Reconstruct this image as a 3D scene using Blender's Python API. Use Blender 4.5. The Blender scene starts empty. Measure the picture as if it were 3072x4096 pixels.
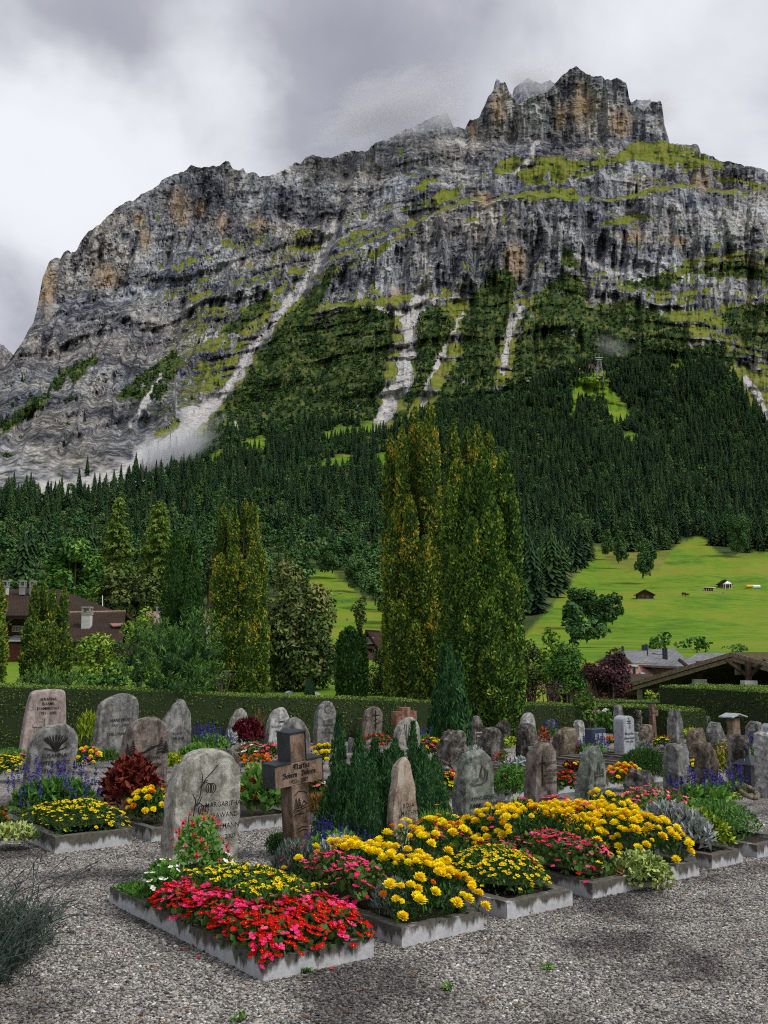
import bpy, bmesh, math, random
import numpy as np
from mathutils import Vector, Matrix, noise as mnoise

SC = bpy.context.scene
COL = SC.collection
R = math.radians
rng = np.random.default_rng(7)
random.seed(7)

# ------------------------------------------------------------------ camera
EYE = 1.6
FPX = 35.0 / 36.0 * 4096
HOR = 2620.0
PITCH = math.atan((HOR - 2048) / FPX)
cam_d = bpy.data.cameras.new('camera')
cam = bpy.data.objects.new('camera', cam_d)
COL.objects.link(cam)
cam_d.sensor_fit = 'VERTICAL'
cam_d.sensor_height = 36.0
cam_d.lens = 35.0
cam_d.clip_start = 0.05
cam_d.clip_end = 30000
cam.location = (0, 0, EYE)
cam.rotation_euler = (math.pi / 2 + PITCH, 0, 0)
SC.camera = cam

# ------------------------------------------------------------------ world: overcast sky over a Nishita base
SUN_EL, SUN_AZ = R(50), R(118)          # azimuth from +Y towards +X: behind and to the right
world = bpy.data.worlds.new('World')
SC.world = world
world.use_nodes = True
wt = world.node_tree
wt.nodes.clear()


def N(nt, t, **kw):
    n = nt.nodes.new(t)
    for k, v in kw.items():
        if hasattr(n, k):
            setattr(n, k, v)
        else:
            n.inputs[k].default_value = v
    return n


def ramp(nt, fac, stops, interp='LINEAR'):
    n = nt.nodes.new('ShaderNodeValToRGB')
    cr = n.color_ramp
    cr.interpolation = interp
    while len(cr.elements) > 1:
        cr.elements.remove(cr.elements[-1])
    for i, (p, c) in enumerate(stops):
        e = cr.elements[0] if i == 0 else cr.elements.new(p)
        e.position = p
        e.color = (c[0], c[1], c[2], 1) if hasattr(c, '__len__') else (c, c, c, 1)
    if fac is not None:
        nt.links.new(fac, n.inputs[0])
    return n.outputs[0]


def math_n(nt, op, a, b=None, c=None, clamp=False):
    n = nt.nodes.new('ShaderNodeMath')
    n.operation = op
    n.use_clamp = clamp
    for i, v in enumerate((a, b, c)):
        if v is None:
            continue
        if isinstance(v, (int, float)):
            n.inputs[i].default_value = v
        else:
            nt.links.new(v, n.inputs[i])
    return n.outputs[0]


def mixc(nt, fac, a, b, blend='MIX'):
    n = nt.nodes.new('ShaderNodeMix')
    n.data_type = 'RGBA'
    n.blend_type = blend
    n.clamp_factor = True
    for sock, v in ((n.inputs[0], fac), (n.inputs[6], a), (n.inputs[7], b)):
        if isinstance(v, (int, float)):
            sock.default_value = v
        elif isinstance(v, (tuple, list)):
            sock.default_value = (v[0], v[1], v[2], 1)
        else:
            nt.links.new(v, sock)
    return n.outputs[2]


def noise_n(nt, vec, scale, detail=4, rough=0.55, dist=0.0, out=0):
    n = nt.nodes.new('ShaderNodeTexNoise')
    n.inputs['Scale'].default_value = scale
    n.inputs['Detail'].default_value = detail
    n.inputs['Roughness'].default_value = rough
    n.inputs['Distortion'].default_value = dist
    if vec is not None:
        nt.links.new(vec, n.inputs['Vector'])
    return n.outputs[out]


def mapping(nt, vec, scale=(1, 1, 1), loc=(0, 0, 0), rot=(0, 0, 0)):
    n = nt.nodes.new('ShaderNodeMapping')
    n.inputs['Scale'].default_value = scale
    n.inputs['Location'].default_value = loc
    n.inputs['Rotation'].default_value = rot
    nt.links.new(vec, n.inputs['Vector'])
    return n.outputs[0]


def ray(px, py):
    dx = np.asarray(px, float) - 1536.0
    dv = 2048.0 - np.asarray(py, float)
    return dx, FPX * math.cos(PITCH) - dv * math.sin(PITCH), FPX * math.sin(PITCH) + dv * math.cos(PITCH)


def build_world():
    nt = wt
    tc = N(nt, 'ShaderNodeTexCoord')
    sep = N(nt, 'ShaderNodeSeparateXYZ')
    nt.links.new(tc.outputs['Generated'], sep.inputs[0])
    z = math_n(nt, 'MAXIMUM', sep.outputs[2], 0.0)
    zz = math_n(nt, 'ADD', z, 0.22)
    u = math_n(nt, 'DIVIDE', sep.outputs[0], zz)
    v = math_n(nt, 'DIVIDE', sep.outputs[1], zz)
    cv = N(nt, 'ShaderNodeCombineXYZ')
    nt.links.new(u, cv.inputs[0])
    nt.links.new(v, cv.inputs[1])
    n1 = noise_n(nt, mapping(nt, cv.outputs[0], (1, 1, 1), (3.1, 0.4, 0)), 1.15, 4, 0.5, 0.6)
    n2 = noise_n(nt, mapping(nt, cv.outputs[0], (1.2, 0.8, 1), (7.7, 2.4, 0)), 3.2, 6, 0.6, 0.5)
    d = math_n(nt, 'ADD', math_n(nt, 'MULTIPLY', n1, 0.55), math_n(nt, 'MULTIPLY', n2, 0.45))
    # banks of cloud that are seen in view: thick (dark) and thin (bright) masses at given directions
    acc = d

    def lump(px, py, rad, amt):
        nonlocal acc
        a = ray(px, py)
        L = math.sqrt(sum(float(q) ** 2 for q in a))
        dn = N(nt, 'ShaderNodeVectorMath', operation='DISTANCE')
        nt.links.new(wv, dn.inputs[0])
        dn.inputs[1].default_value = [float(q) / L for q in a]
        mr = N(nt, 'ShaderNodeMapRange', interpolation_type='SMOOTHSTEP')
        nt.links.new(dn.outputs['Value'], mr.inputs[0])
        mr.inputs[1].default_value = 0.0
        mr.inputs[2].default_value = rad
        mr.inputs[3].default_value = amt
        mr.inputs[4].default_value = 0.0
        acc = math_n(nt, 'ADD', acc, mr.outputs[0])
    # warped direction so the banks have ragged outlines
    wn = nt.nodes.new('ShaderNodeTexNoise')
    wn.inputs['Scale'].default_value = 5.0
    wn.inputs['Detail'].default_value = 5
    nt.links.new(tc.outputs['Generated'], wn.inputs['Vector'])
    wsub = N(nt, 'ShaderNodeVectorMath', operation='SUBTRACT')
    nt.links.new(wn.outputs['Color'], wsub.inputs[0])
    wsub.inputs[1].default_value = (0.5, 0.5, 0.5)
    wsc = N(nt, 'ShaderNodeVectorMath', operation='SCALE')
    nt.links.new(wsub.outputs[0], wsc.inputs[0])
    wsc.inputs['Scale'].default_value = 0.3
    wadd = N(nt, 'ShaderNodeVectorMath', operation='ADD')
    nt.links.new(tc.outputs['Generated'], wadd.inputs[0])
    nt.links.new(wsc.outputs[0], wadd.inputs[1])
    wv = wadd.outputs[0]
    for L in SKY_LUMPS:
        lump(*L)
    col = ramp(nt, acc, [(0.05, (0.76, 0.775, 0.80)), (0.30, (0.70, 0.715, 0.745)), (0.44, (0.60, 0.61, 0.645)), (0.56, (0.48, 0.485, 0.525)),
                         (0.70, (0.35, 0.353, 0.40)), (0.95, (0.25, 0.253, 0.30))])
    sky = N(nt, 'ShaderNodeTexSky', sky_type='NISHITA')
    sky.sun_disc = False
    sky.sun_elevation = SUN_EL
    sky.sun_rotation = SUN_AZ
    b1 = N(nt, 'ShaderNodeBackground')
    b1.inputs[1].default_value = 0.1
    nt.links.new(sky.outputs[0], b1.inputs[0])
    b2 = N(nt, 'ShaderNodeBackground')
    b2.inputs[1].default_value = 0.70
    nt.links.new(col, b2.inputs[0])
    ms = N(nt, 'ShaderNodeMixShader')
    ms.inputs[0].default_value = 0.94
    nt.links.new(b1.outputs[0], ms.inputs[1])
    nt.links.new(b2.outputs[0], ms.inputs[2])
    out = N(nt, 'ShaderNodeOutputWorld')
    nt.links.new(ms.outputs[0], out.inputs[0])


SKY_LUMPS = [  # px, py, radius, amount (+ thicker/darker cloud, - thinner/brighter)
    (470, 330, 0.15, 0.34), (250, 120, 0.14, 0.12), (1350, 420, 0.20, 0.24), (1800, 300, 0.22, 0.18),
    (700, 560, 0.15, -0.16), (120, 800, 0.22, -0.22), (950, 330, 0.10, -0.20), (30, 1300, 0.09, 0.20),
    (2850, 420, 0.16, 0.06), (2500, 60, 0.16, -0.10), (300, 30, 0.10, -0.06), (1150, 60, 0.16, -0.04), (2950, 650, 0.08, -0.12), (2600, 200, 0.3, -0.08),
    (450, 700, 0.12, -0.14),
]
build_world()

sun_d = bpy.data.lights.new('sun', 'SUN')
sun_d.energy = 1.5
sun_d.angle = R(18)
sun_d.color = (1.0, 0.97, 0.93)
sun = bpy.data.objects.new('sun', sun_d)
COL.objects.link(sun)
sdir = Vector((math.sin(SUN_AZ) * math.cos(SUN_EL), math.cos(SUN_AZ) * math.cos(SUN_EL), math.sin(SUN_EL)))
sun.rotation_euler = sdir.to_track_quat('Z', 'Y').to_euler()
sun.location = sdir * 60

vs = SC.view_settings
vs.view_transform = 'Standard'
vs.look = 'None'
vs.exposure = 0.85
vs.gamma = 1.0
vs.use_curve_mapping = False
SC.cycles.use_denoising = False
SC.cycles.filter_width = 1.1
SC.cycles.sample_clamp_indirect = 4.0
SC.cycles.max_bounces = 6
SC.cycles.diffuse_bounces = 3
SC.cycles.transparent_max_bounces = 8
SC.cycles.volume_bounces = 1


# ------------------------------------------------------------------ helpers
def W(px, py, D):
    """photo pixel at forward distance D -> world point"""
    a, b, c = ray(px, py)
    return a / b * D, D + 0 * a, EYE + c / b * D


def WV(px, py, D):
    x, y, z = W(px, py, D)
    return Vector((float(x), float(y), float(z)))


def G(px, py, z=0.0):
    a, b, c = ray(px, py)
    t = (z - EYE) / c
    return Vector((float(a * t), float(b * t), z))


def mpp(D):
    return D / FPX


def tag(o, label=None, cat=None, group=None, kind=None):
    if label:
        o['label'] = label
    if cat:
        o['category'] = cat
    if group:
        o['group'] = group
    if kind:
        o['kind'] = kind
    return o


def empty(name, loc=(0, 0, 0), rz=0.0):
    o = bpy.data.objects.new(name, None)
    o.empty_display_size = 0.1
    o.location = loc
    o.rotation_euler = (0, 0, rz)
    COL.objects.link(o)
    return o


def link(name, me, parent=None, loc=None, rz=None):
    o = bpy.data.objects.new(name, me)
    COL.objects.link(o)
    if parent is not None:
        o.parent = parent
    if loc is not None:
        o.location = loc
    if rz is not None:
        o.rotation_euler = (0, 0, rz)
    return o


def np_mesh(name, V, F, mats, midx=None, smooth=False, attrs=None):
    """V (n,3), F (m,3|4) arrays -> mesh; mats a list; attrs {name: per-vertex float or (n,4) array}"""
    V = np.asarray(V, np.float32)
    F = np.asarray(F, np.int32)
    me = bpy.data.meshes.new(name)
    k = F.shape[1]
    me.vertices.add(len(V))
    me.vertices.foreach_set('co', V.ravel())
    me.loops.add(F.size)
    me.loops.foreach_set('vertex_index', F.ravel())
    me.polygons.add(len(F))
    me.polygons.foreach_set('loop_start', np.arange(0, F.size, k, dtype=np.int32))
    me.polygons.foreach_set('loop_total', np.full(len(F), k, np.int32))
    if midx is not None:
        me.polygons.foreach_set('material_index', np.asarray(midx, np.int32))
    if smooth:
        me.polygons.foreach_set('use_smooth', np.ones(len(F), bool))
    for m in (mats if isinstance(mats, (list, tuple)) else [mats]):
        me.materials.append(m)
    for an, av in (attrs or {}).items():
        av = np.asarray(av, np.float32)
        if av.ndim == 2:
            a = me.attributes.new(an, 'FLOAT_COLOR', 'POINT')
            a.data.foreach_set('color', av.ravel())
        else:
            a = me.attributes.new(an, 'FLOAT', 'POINT')
            a.data.foreach_set('value', av)
    me.update(calc_edges=True)
    me.validate()
    return me


class MB:
    """small polygon collector for built things"""
    def __init__(self):
        self.v, self.f, self.m = [], [], []

    def quad(self, *p, m=0):
        i = len(self.v)
        self.v += [tuple(q) for q in p]
        self.f.append(tuple(range(i, i + len(p))))
        self.m.append(m)

    def box(self, c, s, rz=0.0, m=0, rot=None, taper=1.0):
        i = len(self.v)
        M = rot if rot is not None else Matrix.Rotation(rz, 3, 'Z')
        for sz in (-1, 1):
            k = taper if sz > 0 else 1.0
            for sx, sy in ((-1, -1), (1, -1), (1, 1), (-1, 1)):
                q = M @ Vector((sx * s[0] / 2 * k, sy * s[1] / 2 * k, sz * s[2] / 2)) + Vector(c)
                self.v.append(tuple(q))
        for f in ((3, 2, 1, 0), (4, 5, 6, 7), (0, 1, 5, 4), (1, 2, 6, 5), (2, 3, 7, 6), (3, 0, 4, 7)):
            self.f.append(tuple(i + j for j in f))
            self.m.append(m)
        return self

    def prism(self, poly, axis, m=0):
        """closed polygon (3d points) extruded by vector axis"""
        i = len(self.v)
        n = len(poly)
        a = Vector(axis)
        self.v += [tuple(Vector(p)) for p in poly] + [tuple(Vector(p) + a) for p in poly]
        self.f.append(tuple(range(i, i + n))[::-1])
        self.f.append(tuple(range(i + n, i + 2 * n)))
        self.m += [m, m]
        for k in range(n):
            j = (k + 1) % n
            self.f.append((i + k, i + j, i + n + j, i + n + k))
            self.m.append(m)
        return self

    def tube(self, pts, rad, n=6, m=0):
        pts = [Vector(p) for p in pts]
        rad = rad if hasattr(rad, '__len__') else [rad] * len(pts)
        i0 = len(self.v)
        for k, p in enumerate(pts):
            t = (pts[min(k + 1, len(pts) - 1)] - pts[max(k - 1, 0)])
            t = t.normalized() if t.length > 1e-9 else Vector((0, 0, 1))
            a = t.orthogonal().normalized()
            b = t.cross(a)
            for j in range(n):
                an = 2 * math.pi * j / n
                self.v.append(tuple(p + (a * math.cos(an) + b * math.sin(an)) * rad[k]))
        for k in range(len(pts) - 1):
            for j in range(n):
                j2 = (j + 1) % n
                self.f.append((i0 + k * n + j, i0 + k * n + j2, i0 + (k + 1) * n + j2, i0 + (k + 1) * n + j))
                self.m.append(m)
        self.f.append(tuple(i0 + j for j in range(n))[::-1])
        e = i0 + (len(pts) - 1) * n
        self.f.append(tuple(e + j for j in range(n)))
        self.m += [m, m]
        return self

    def mesh(self, name, mats, smooth=False):
        me = bpy.data.meshes.new(name)
        me.from_pydata(self.v, [], self.f)
        for mm in (mats if isinstance(mats, (list, tuple)) else [mats]):
            me.materials.append(mm)
        me.polygons.foreach_set('material_index', np.asarray(self.m, np.int32))
        if smooth:
            me.polygons.foreach_set('use_smooth', np.ones(len(self.f), bool))
        me.update()
        return me

    def build(self, name, mats, parent=None, smooth=False, loc=None, rz=None, bevel=0.0):
        me = self.mesh(name, mats, smooth)
        if bevel > 0:
            bm = bmesh.new()
            bm.from_mesh(me)
            bmesh.ops.bevel(bm, geom=bm.edges[:], offset=bevel, segments=1, affect='EDGES')
            bm.to_mesh(me)
            bm.free()
        return link(name, me, parent, loc, rz)


# vectorised gradient noise
def _hash(ix, iy, iz, seed):
    h = (ix.astype(np.int64) * 374761393 + iy.astype(np.int64) * 668265263 + iz.astype(np.int64) * 2147483647 + seed * 974711) & 0xFFFFFFFF
    h = ((h ^ (h >> 13)) * 1274126177) & 0xFFFFFFFF
    return (h ^ (h >> 16)) & 0xFFFF


def pn(x, y, z=0.0, seed=0):
    x, y, z = np.broadcast_arrays(np.asarray(x, float), np.asarray(y, float), np.asarray(z, float))
    ix, iy, iz = np.floor(x).astype(np.int64), np.floor(y).astype(np.int64), np.floor(z).astype(np.int64)
    fx, fy, fz = x - ix, y - iy, z - iz
    ux, uy, uz = [t * t * t * (t * (t * 6 - 15) + 10) for t in (fx, fy, fz)]

    def g(a, b, c):
        h = _hash(ix + a, iy + b, iz + c, seed)
        th = h * (2 * np.pi / 65536.0) * 7.0
        zz = (h % 256) / 127.5 - 1.0
        r = np.sqrt(np.maximum(0, 1 - zz * zz))
        return np.cos(th) * r * (fx - a) + np.sin(th) * r * (fy - b) + zz * (fz - c)
    def lerp(a, b, t):
        return a + (b - a) * t
    return 1.5 * lerp(lerp(lerp(g(0, 0, 0), g(1, 0, 0), ux), lerp(g(0, 1, 0), g(1, 1, 0), ux), uy),
                lerp(lerp(g(0, 0, 1), g(1, 0, 1), ux), lerp(g(0, 1, 1), g(1, 1, 1), ux), uy), uz)


def fbm(x, y, z=0.0, seed=0, oct=4, rough=0.5):
    s, a, t = 0.0, 1.0, 0.0
    for o in range(oct):
        s = s + a * pn(np.asarray(x) * 2 ** o, np.asarray(y) * 2 ** o, np.asarray(z) * 2 ** o, seed + o)
        t += a
        a *= rough
    return s / t


def sstep(a, b, x):
    t = np.clip((x - a) / (b - a), 0, 1)
    return t * t * (3 - 2 * t)


def inpoly(px, py, poly):
    px = np.asarray(px, float)
    py = np.asarray(py, float)
    r = np.zeros(px.shape, bool)
    n = len(poly)
    for i in range(n):
        x0, y0 = poly[i]
        x1, y1 = poly[(i + 1) % n]
        c = ((y0 > py) != (y1 > py)) & (px < (x1 - x0) * (py - y0) / (y1 - y0 + 1e-12) + x0)
        r ^= c
    return r


def seg_dist(px, py, pts):
    best = np.full(np.shape(px), 1e9)
    for (x0, y0), (x1, y1) in zip(pts[:-1], pts[1:]):
        dx, dy = x1 - x0, y1 - y0
        t = np.clip(((px - x0) * dx + (py - y0) * dy) / (dx * dx + dy * dy), 0, 1)
        best = np.minimum(best, np.hypot(px - x0 - t * dx, py - y0 - t * dy))
    return best


# ------------------------------------------------------------------ material helpers
def new_mat(name):
    m = bpy.data.materials.new(name)
    m.use_nodes = True
    nt = m.node_tree
    nt.nodes.clear()
    out = nt.nodes.new('ShaderNodeOutputMaterial')
    p = nt.nodes.new('ShaderNodeBsdfPrincipled')
    nt.links.new(p.outputs[0], out.inputs[0])
    p.inputs['Roughness'].default_value = 0.85
    p.inputs['Specular IOR Level'].default_value = 0.25
    return m, nt, p


def setin(nt, p, name, v):
    s = p.inputs[name]
    if isinstance(v, (int, float)):
        s.default_value = v
    elif isinstance(v, (tuple, list)):
        s.default_value = (v[0], v[1], v[2], 1)
    else:
        nt.links.new(v, s)


def bump(nt, p, h, strength=0.5, dist=0.02):
    b = nt.nodes.new('ShaderNodeBump')
    b.inputs['Strength'].default_value = strength
    b.inputs['Distance'].default_value = dist
    nt.links.new(h, b.inputs['Height'])
    nt.links.new(b.outputs[0], p.inputs['Normal'])


def leaf_mat(name, cols, rough=0.6, spec=0.3, nscale=0.0, obj_var=0.3, trans=0.0, br=2.1):
    """foliage colour varies leaf by leaf (attribute 'lv') and plant by plant"""
    m, nt, p = new_mat(name)
    at = N(nt, 'ShaderNodeAttribute', attribute_name='lv')
    oi = N(nt, 'ShaderNodeObjectInfo')
    f = at.outputs['Fac']
    f = math_n(nt, 'ADD', f, math_n(nt, 'MULTIPLY', math_n(nt, 'SUBTRACT', oi.outputs['Random'], 0.5), obj_var), clamp=True)
    cols = [tuple(min(0.9, q * br) for q in c) for c in cols]
    k = len(cols)
    c = ramp(nt, f, [(i / (k - 1), q) for i, q in enumerate(cols)])
    setin(nt, p, 'Base Color', c)
    setin(nt, p, 'Roughness', max(rough, 0.7))
    setin(nt, p, 'Specular IOR Level', spec * 0.3)
    if trans > 0:
        out = [n for n in nt.nodes if n.type == 'OUTPUT_MATERIAL'][0]
        tr = N(nt, 'ShaderNodeBsdfTranslucent')
        nt.links.new(c, tr.inputs[0])
        mx = N(nt, 'ShaderNodeMixShader')
        mx.inputs[0].default_value = trans
        nt.links.new(p.outputs[0], mx.inputs[1])
        nt.links.new(tr.outputs[0], mx.inputs[2])
        nt.links.new(mx.outputs[0], out.inputs[0])
    return m
# ------------------------------------------------------------------ the mountain side
SKYLINE = [(-900, 1930), (-400, 1760), (-120, 1570), (0, 1490), (72, 1396), (134, 1288), (152, 1215), (170, 1114), (195, 1049), (224, 1031),
           (242, 1035), (253, 1013), (273, 1000), (283, 1013), (307, 1002), (325, 962), (354, 926), (391, 904), (427, 868), (470, 828),
           (499, 807), (532, 807), (560, 778), (615, 756), (651, 720), (694, 698), (730, 687), (767, 662), (796, 669), (839, 666), (879, 662),
           (900, 642), (915, 640), (922, 650), (929, 677), (958, 680), (973, 671), (984, 691), (1002, 691), (1020, 685), (1038, 705), (1078, 702),
           (1114, 691), (1150, 669), (1186, 651), (1200, 655), (1226, 631), (1252, 617), (1282, 631), (1332, 631), (1378, 605), (1471, 601),
           (1498, 575), (1557, 555), (1630, 515), (1683, 495), (1736, 462), (1790, 455), (1816, 508), (1862, 515), (1879, 479), (1892, 482),
           (1915, 475), (1935, 429), (1955, 383), (1988, 343), (2002, 328), (2021, 326), (2035, 369), (2055, 383), (2071, 422), (2112, 395),
           (2183, 372), (2225, 327), (2253, 299), (2281, 278), (2306, 269), (2324, 276), (2345, 295), (2380, 306), (2412, 307), (2419, 319),
           (2444, 317), (2465, 312), (2486, 317), (2507, 334), (2511, 362), (2518, 405), (2536, 419), (2557, 433), (2578, 444), (2589, 426),
           (2606, 408), (2631, 403), (2645, 403), (2650, 433), (2656, 483), (2666, 567), (2691, 574), (2734, 581), (2758, 581), (2783, 574),
           (2794, 581), (2804, 610), (2847, 624), (2889, 649), (2924, 645), (2953, 659), (3002, 666), (3044, 670), (3072, 691), (3300, 780),
           (3600, 950), (4000, 1150)]
SKX = np.array([p[0] for p in SKYLINE], float)
SKY = np.array([p[1] for p in SKYLINE], float)
LAWN0 = 19.5


def crest(px):
    c = np.interp(px, SKX, SKY)
    return c + 7.0 * pn(np.asarray(px) / 22.0, 3.3, 0, 5) + 3.5 * pn(np.asarray(px) / 8.0, 9.3, 0, 6)


PYB = np.array([2622, 2560, 2480, 2400, 2300, 2200, 2000, 1800, 1600, 1450, 1200, 1000, 800, 600, 270], float)[::-1]
DB = np.array([105, 250, 330, 420, 560, 740, 1100, 1480, 1880, 2130, 2480, 2680, 2880, 3030, 3180], float)[::-1]
PAST = [  # pasture clearings, photo pixels
    [(2050, 2640), (2100, 2540), (2285, 2335), (2385, 2190), (2450, 2260), (2560, 2290), (2640, 2280), (2700, 2180), (2800, 2150), (2900, 2230), (3072, 2210),
     (3400, 2230), (3400, 2640), (2050, 2640)],
    [(1250, 2280), (1320, 2285), (1400, 2345), (1450, 2400), (1540, 2430), (1560, 2560), (1400, 2600), (1300, 2560), (1230, 2380)],
    [(1455, 2195), (1560, 2165), (1560, 2260), (1500, 2260)],
    [(968, 1790), (975, 1765), (1060, 1735), (1065, 1800), (1010, 1830)], [(770, 1850), (900, 1800), (940, 1790), (860, 1860)],
    [(1275, 1735), (1360, 1712), (1440, 1705), (1480, 1690), (1550, 1700), (1470, 1735), (1330, 1760), (1280, 1760)],
    [(1330, 1830), (1400, 1815), (1420, 1850), (1370, 1880), (1230, 1890), (1220, 1870)], [(1500, 1830), (1560, 1800), (1560, 1900), (1520, 1900)],
    [(2290, 1560), (2310, 1500), (2420, 1480), (2440, 1560), (2500, 1620), (2530, 1680), (2480, 1700), (2440, 1680), (2420, 1600), (2310, 1600), (2290, 1700), (2280, 1690)],
    [(2480, 1750), (2530, 1720), (2560, 1740), (2500, 1790)], [(2680, 1460), (2720, 1440), (2740, 1470), (2700, 1490)], [(0, 2640), (60, 2560), (200, 2560), (260, 2640)]]
SHRUB = [
    [(1000, 1480), (1120, 1310), (1290, 1110), (1335, 1060), (1340, 1110), (1230, 1300), (1290, 1270), (1450, 1215), (1580, 1235), (1575, 1330), (1540, 1480), (1505, 1690),
     (1200, 1700), (900, 1790), (700, 1850), (800, 1740), (880, 1640)],
    [(1650, 1400), (1660, 1260), (1740, 1215), (1800, 1240), (1820, 1290), (1780, 1400), (1720, 1520), (1660, 1600), (1600, 1690), (1560, 1720), (1640, 1560)],
    [(1850, 1290), (1900, 1180), (1960, 1085), (2030, 1070), (2060, 1120), (2050, 1230), (2010, 1330), (1980, 1450), (1960, 1600), (1720, 1700), (1760, 1560), (1850, 1420)],
    [(2040, 1500), (2090, 1280), (2150, 1180), (2250, 1090), (2330, 1120), (2340, 1230), (2520, 1200), (2700, 1290), (2760, 1340), (2760, 1480), (2300, 1540), (2000, 1620)],
    [(2880, 1270), (2980, 1205), (3072, 1220), (3200, 1300), (3200, 1420), (3000, 1390), (2930, 1330)],
    [(450, 1590), (640, 1440), (700, 1400), (730, 1440), (640, 1600), (560, 1600)], [(0, 1690), (200, 1560), (240, 1480), (270, 1520), (120, 1670), (0, 1740)],
    [(880, 1330), (1050, 1190), (1090, 1165), (1080, 1230), (950, 1340)], [(250, 1480), (380, 1420), (400, 1440), (300, 1530)],
    [(2240, 1060), (2260, 980), (2300, 1010), (2330, 1080)], [(2700, 1420), (2850, 1360), (2950, 1400), (2900, 1520), (2760, 1500)], [(2480, 1130), (2700, 1090), (2740, 1120), (2600, 1180)],
    [(2750, 1090), (2900, 1050), (3072, 1060), (3072, 1120), (2850, 1110)]]
FOREST = [
    [(-200, 2060), (0, 1995), (200, 1950), (420, 1890), (560, 1855), (720, 1800), (900, 1740), (1200, 1690), (1500, 1690), (1570, 1740), (1570, 2420), (1250, 2300), (1200, 2420), (900, 2480), (-200, 2480)],
    [(1560, 1720), (1720, 1640), (2000, 1580), (2230, 1490), (2330, 1450), (2500, 1430), (2680, 1385), (2830, 1420), (2950, 1520), (3000, 1620), (3072, 1680), (3400, 1750),
     (3400, 2240), (3072, 2210), (2880, 2225), (2790, 2140), (2680, 2190), (2560, 2210), (2390, 2190), (2360, 2340), (2150, 2540), (2050, 2600), (1560, 2560)]]
SCREE = [([(1340, 900), (1290, 1000), (1220, 1140), (1160, 1200), (1100, 1280), (1060, 1330), (950, 1500), (880, 1590), (800, 1660)], 17),
         ([(800, 1660), (700, 1760), (600, 1830), (470, 1905), (330, 1945), (180, 1965)], 42), ([(700, 1860), (560, 1930), (480, 1960)], 16),
         ([(1720, 880), (1700, 980), (1702, 1100), (1690, 1170), (1690, 1240)], 11), ([(1690, 1180), (1640, 1290), (1630, 1400), (1620, 1500), (1560, 1590), (1520, 1700)], 30),
         ([(1850, 1250), (1810, 1340), (1760, 1430), (1720, 1520), (1690, 1620)], 12), ([(2085, 1230), (2045, 1310), (2030, 1380), (2010, 1490)], 12),
         ([(1660, 1240), (1580, 1260), (1500, 1225)], 8), ([(2990, 1520), (3030, 1580), (3072, 1680)], 16), ([(2300, 1020), (2450, 1090), (2560, 1120)], 9),
         ([(2150, 560), (2120, 640), (2060, 690)], 9), ([(640, 1500), (560, 1640), (520, 1700)], 8), ([(1530, 1700), (1500, 1720)], 20), ([(940, 1690), (950, 1740)], 10)]
OCHRE = [(2330, 420, 55, 80), (2480, 490, 55, 60), (2240, 470, 25, 60), (1990, 440, 30, 70), (720, 830, 45, 80), (420, 1110, 75, 60), (190, 1150, 40, 110), (800, 830, 25, 40), (885, 890, 22, 50),
         (1040, 900, 35, 50), (2060, 1050, 45, 90), (1584, 1178, 40, 40), (2535, 950, 50, 30), (2710, 960, 40, 25), (560, 880, 30, 40), (1890, 520, 20, 40), (1930, 800, 40, 40), (580, 960, 30, 50), (2800, 720, 40, 50)]
GRASS = [
    [(2000, 640), (2150, 620), (2350, 650), (2500, 610), (2530, 560), (2680, 570), (2780, 600), (2850, 640), (2900, 670), (2750, 690), (2600, 640), (2480, 655), (2250, 730), (2150, 745), (2050, 700), (1960, 680)],
    [(1590, 840), (1750, 770), (1850, 735), (1835, 790), (1730, 835), (1630, 850)], [(1120, 1000), (1180, 930), (1250, 915), (1290, 980), (1270, 1010)], [(300, 1215), (400, 1175), (415, 1195), (310, 1228)],
    [(2420, 800), (2600, 760), (2660, 765), (2500, 800)], [(2860, 690), (3072, 740), (3072, 760), (2880, 720)], [(2640, 1090), (2850, 1010), (3072, 1000), (3200, 1040), (2900, 1070), (2700, 1110)],
    [(1260, 1100), (1400, 1040), (1560, 960), (1690, 900), (1600, 970), (1420, 1070), (1280, 1130)], [(1380, 1240), (1560, 1190), (1640, 1190), (1500, 1225)], [(2560, 1330), (2700, 1240), (2900, 1290), (2850, 1330), (2650, 1360)],
    [(1650, 760), (1720, 700), (1780, 690), (1700, 760)], [(2380, 900), (2560, 850), (2640, 870), (2500, 900)], [(2050, 780), (2300, 750), (2330, 790), (2100, 820)], [(1750, 1310), (1800, 1190), (1900, 1180), (1830, 1330)]]


def soft(px, py, polys, wob=26.0, scale=60.0, seed=11):
    qx = px + wob * fbm(px / scale, py / scale, 0, seed, 3)
    qy = py + wob * fbm(px / scale, py / scale, 4.4, seed + 9, 3)
    r = np.zeros(np.shape(px), bool)
    for P in polys:
        r |= inpoly(qx, qy, P)
    return r


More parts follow.
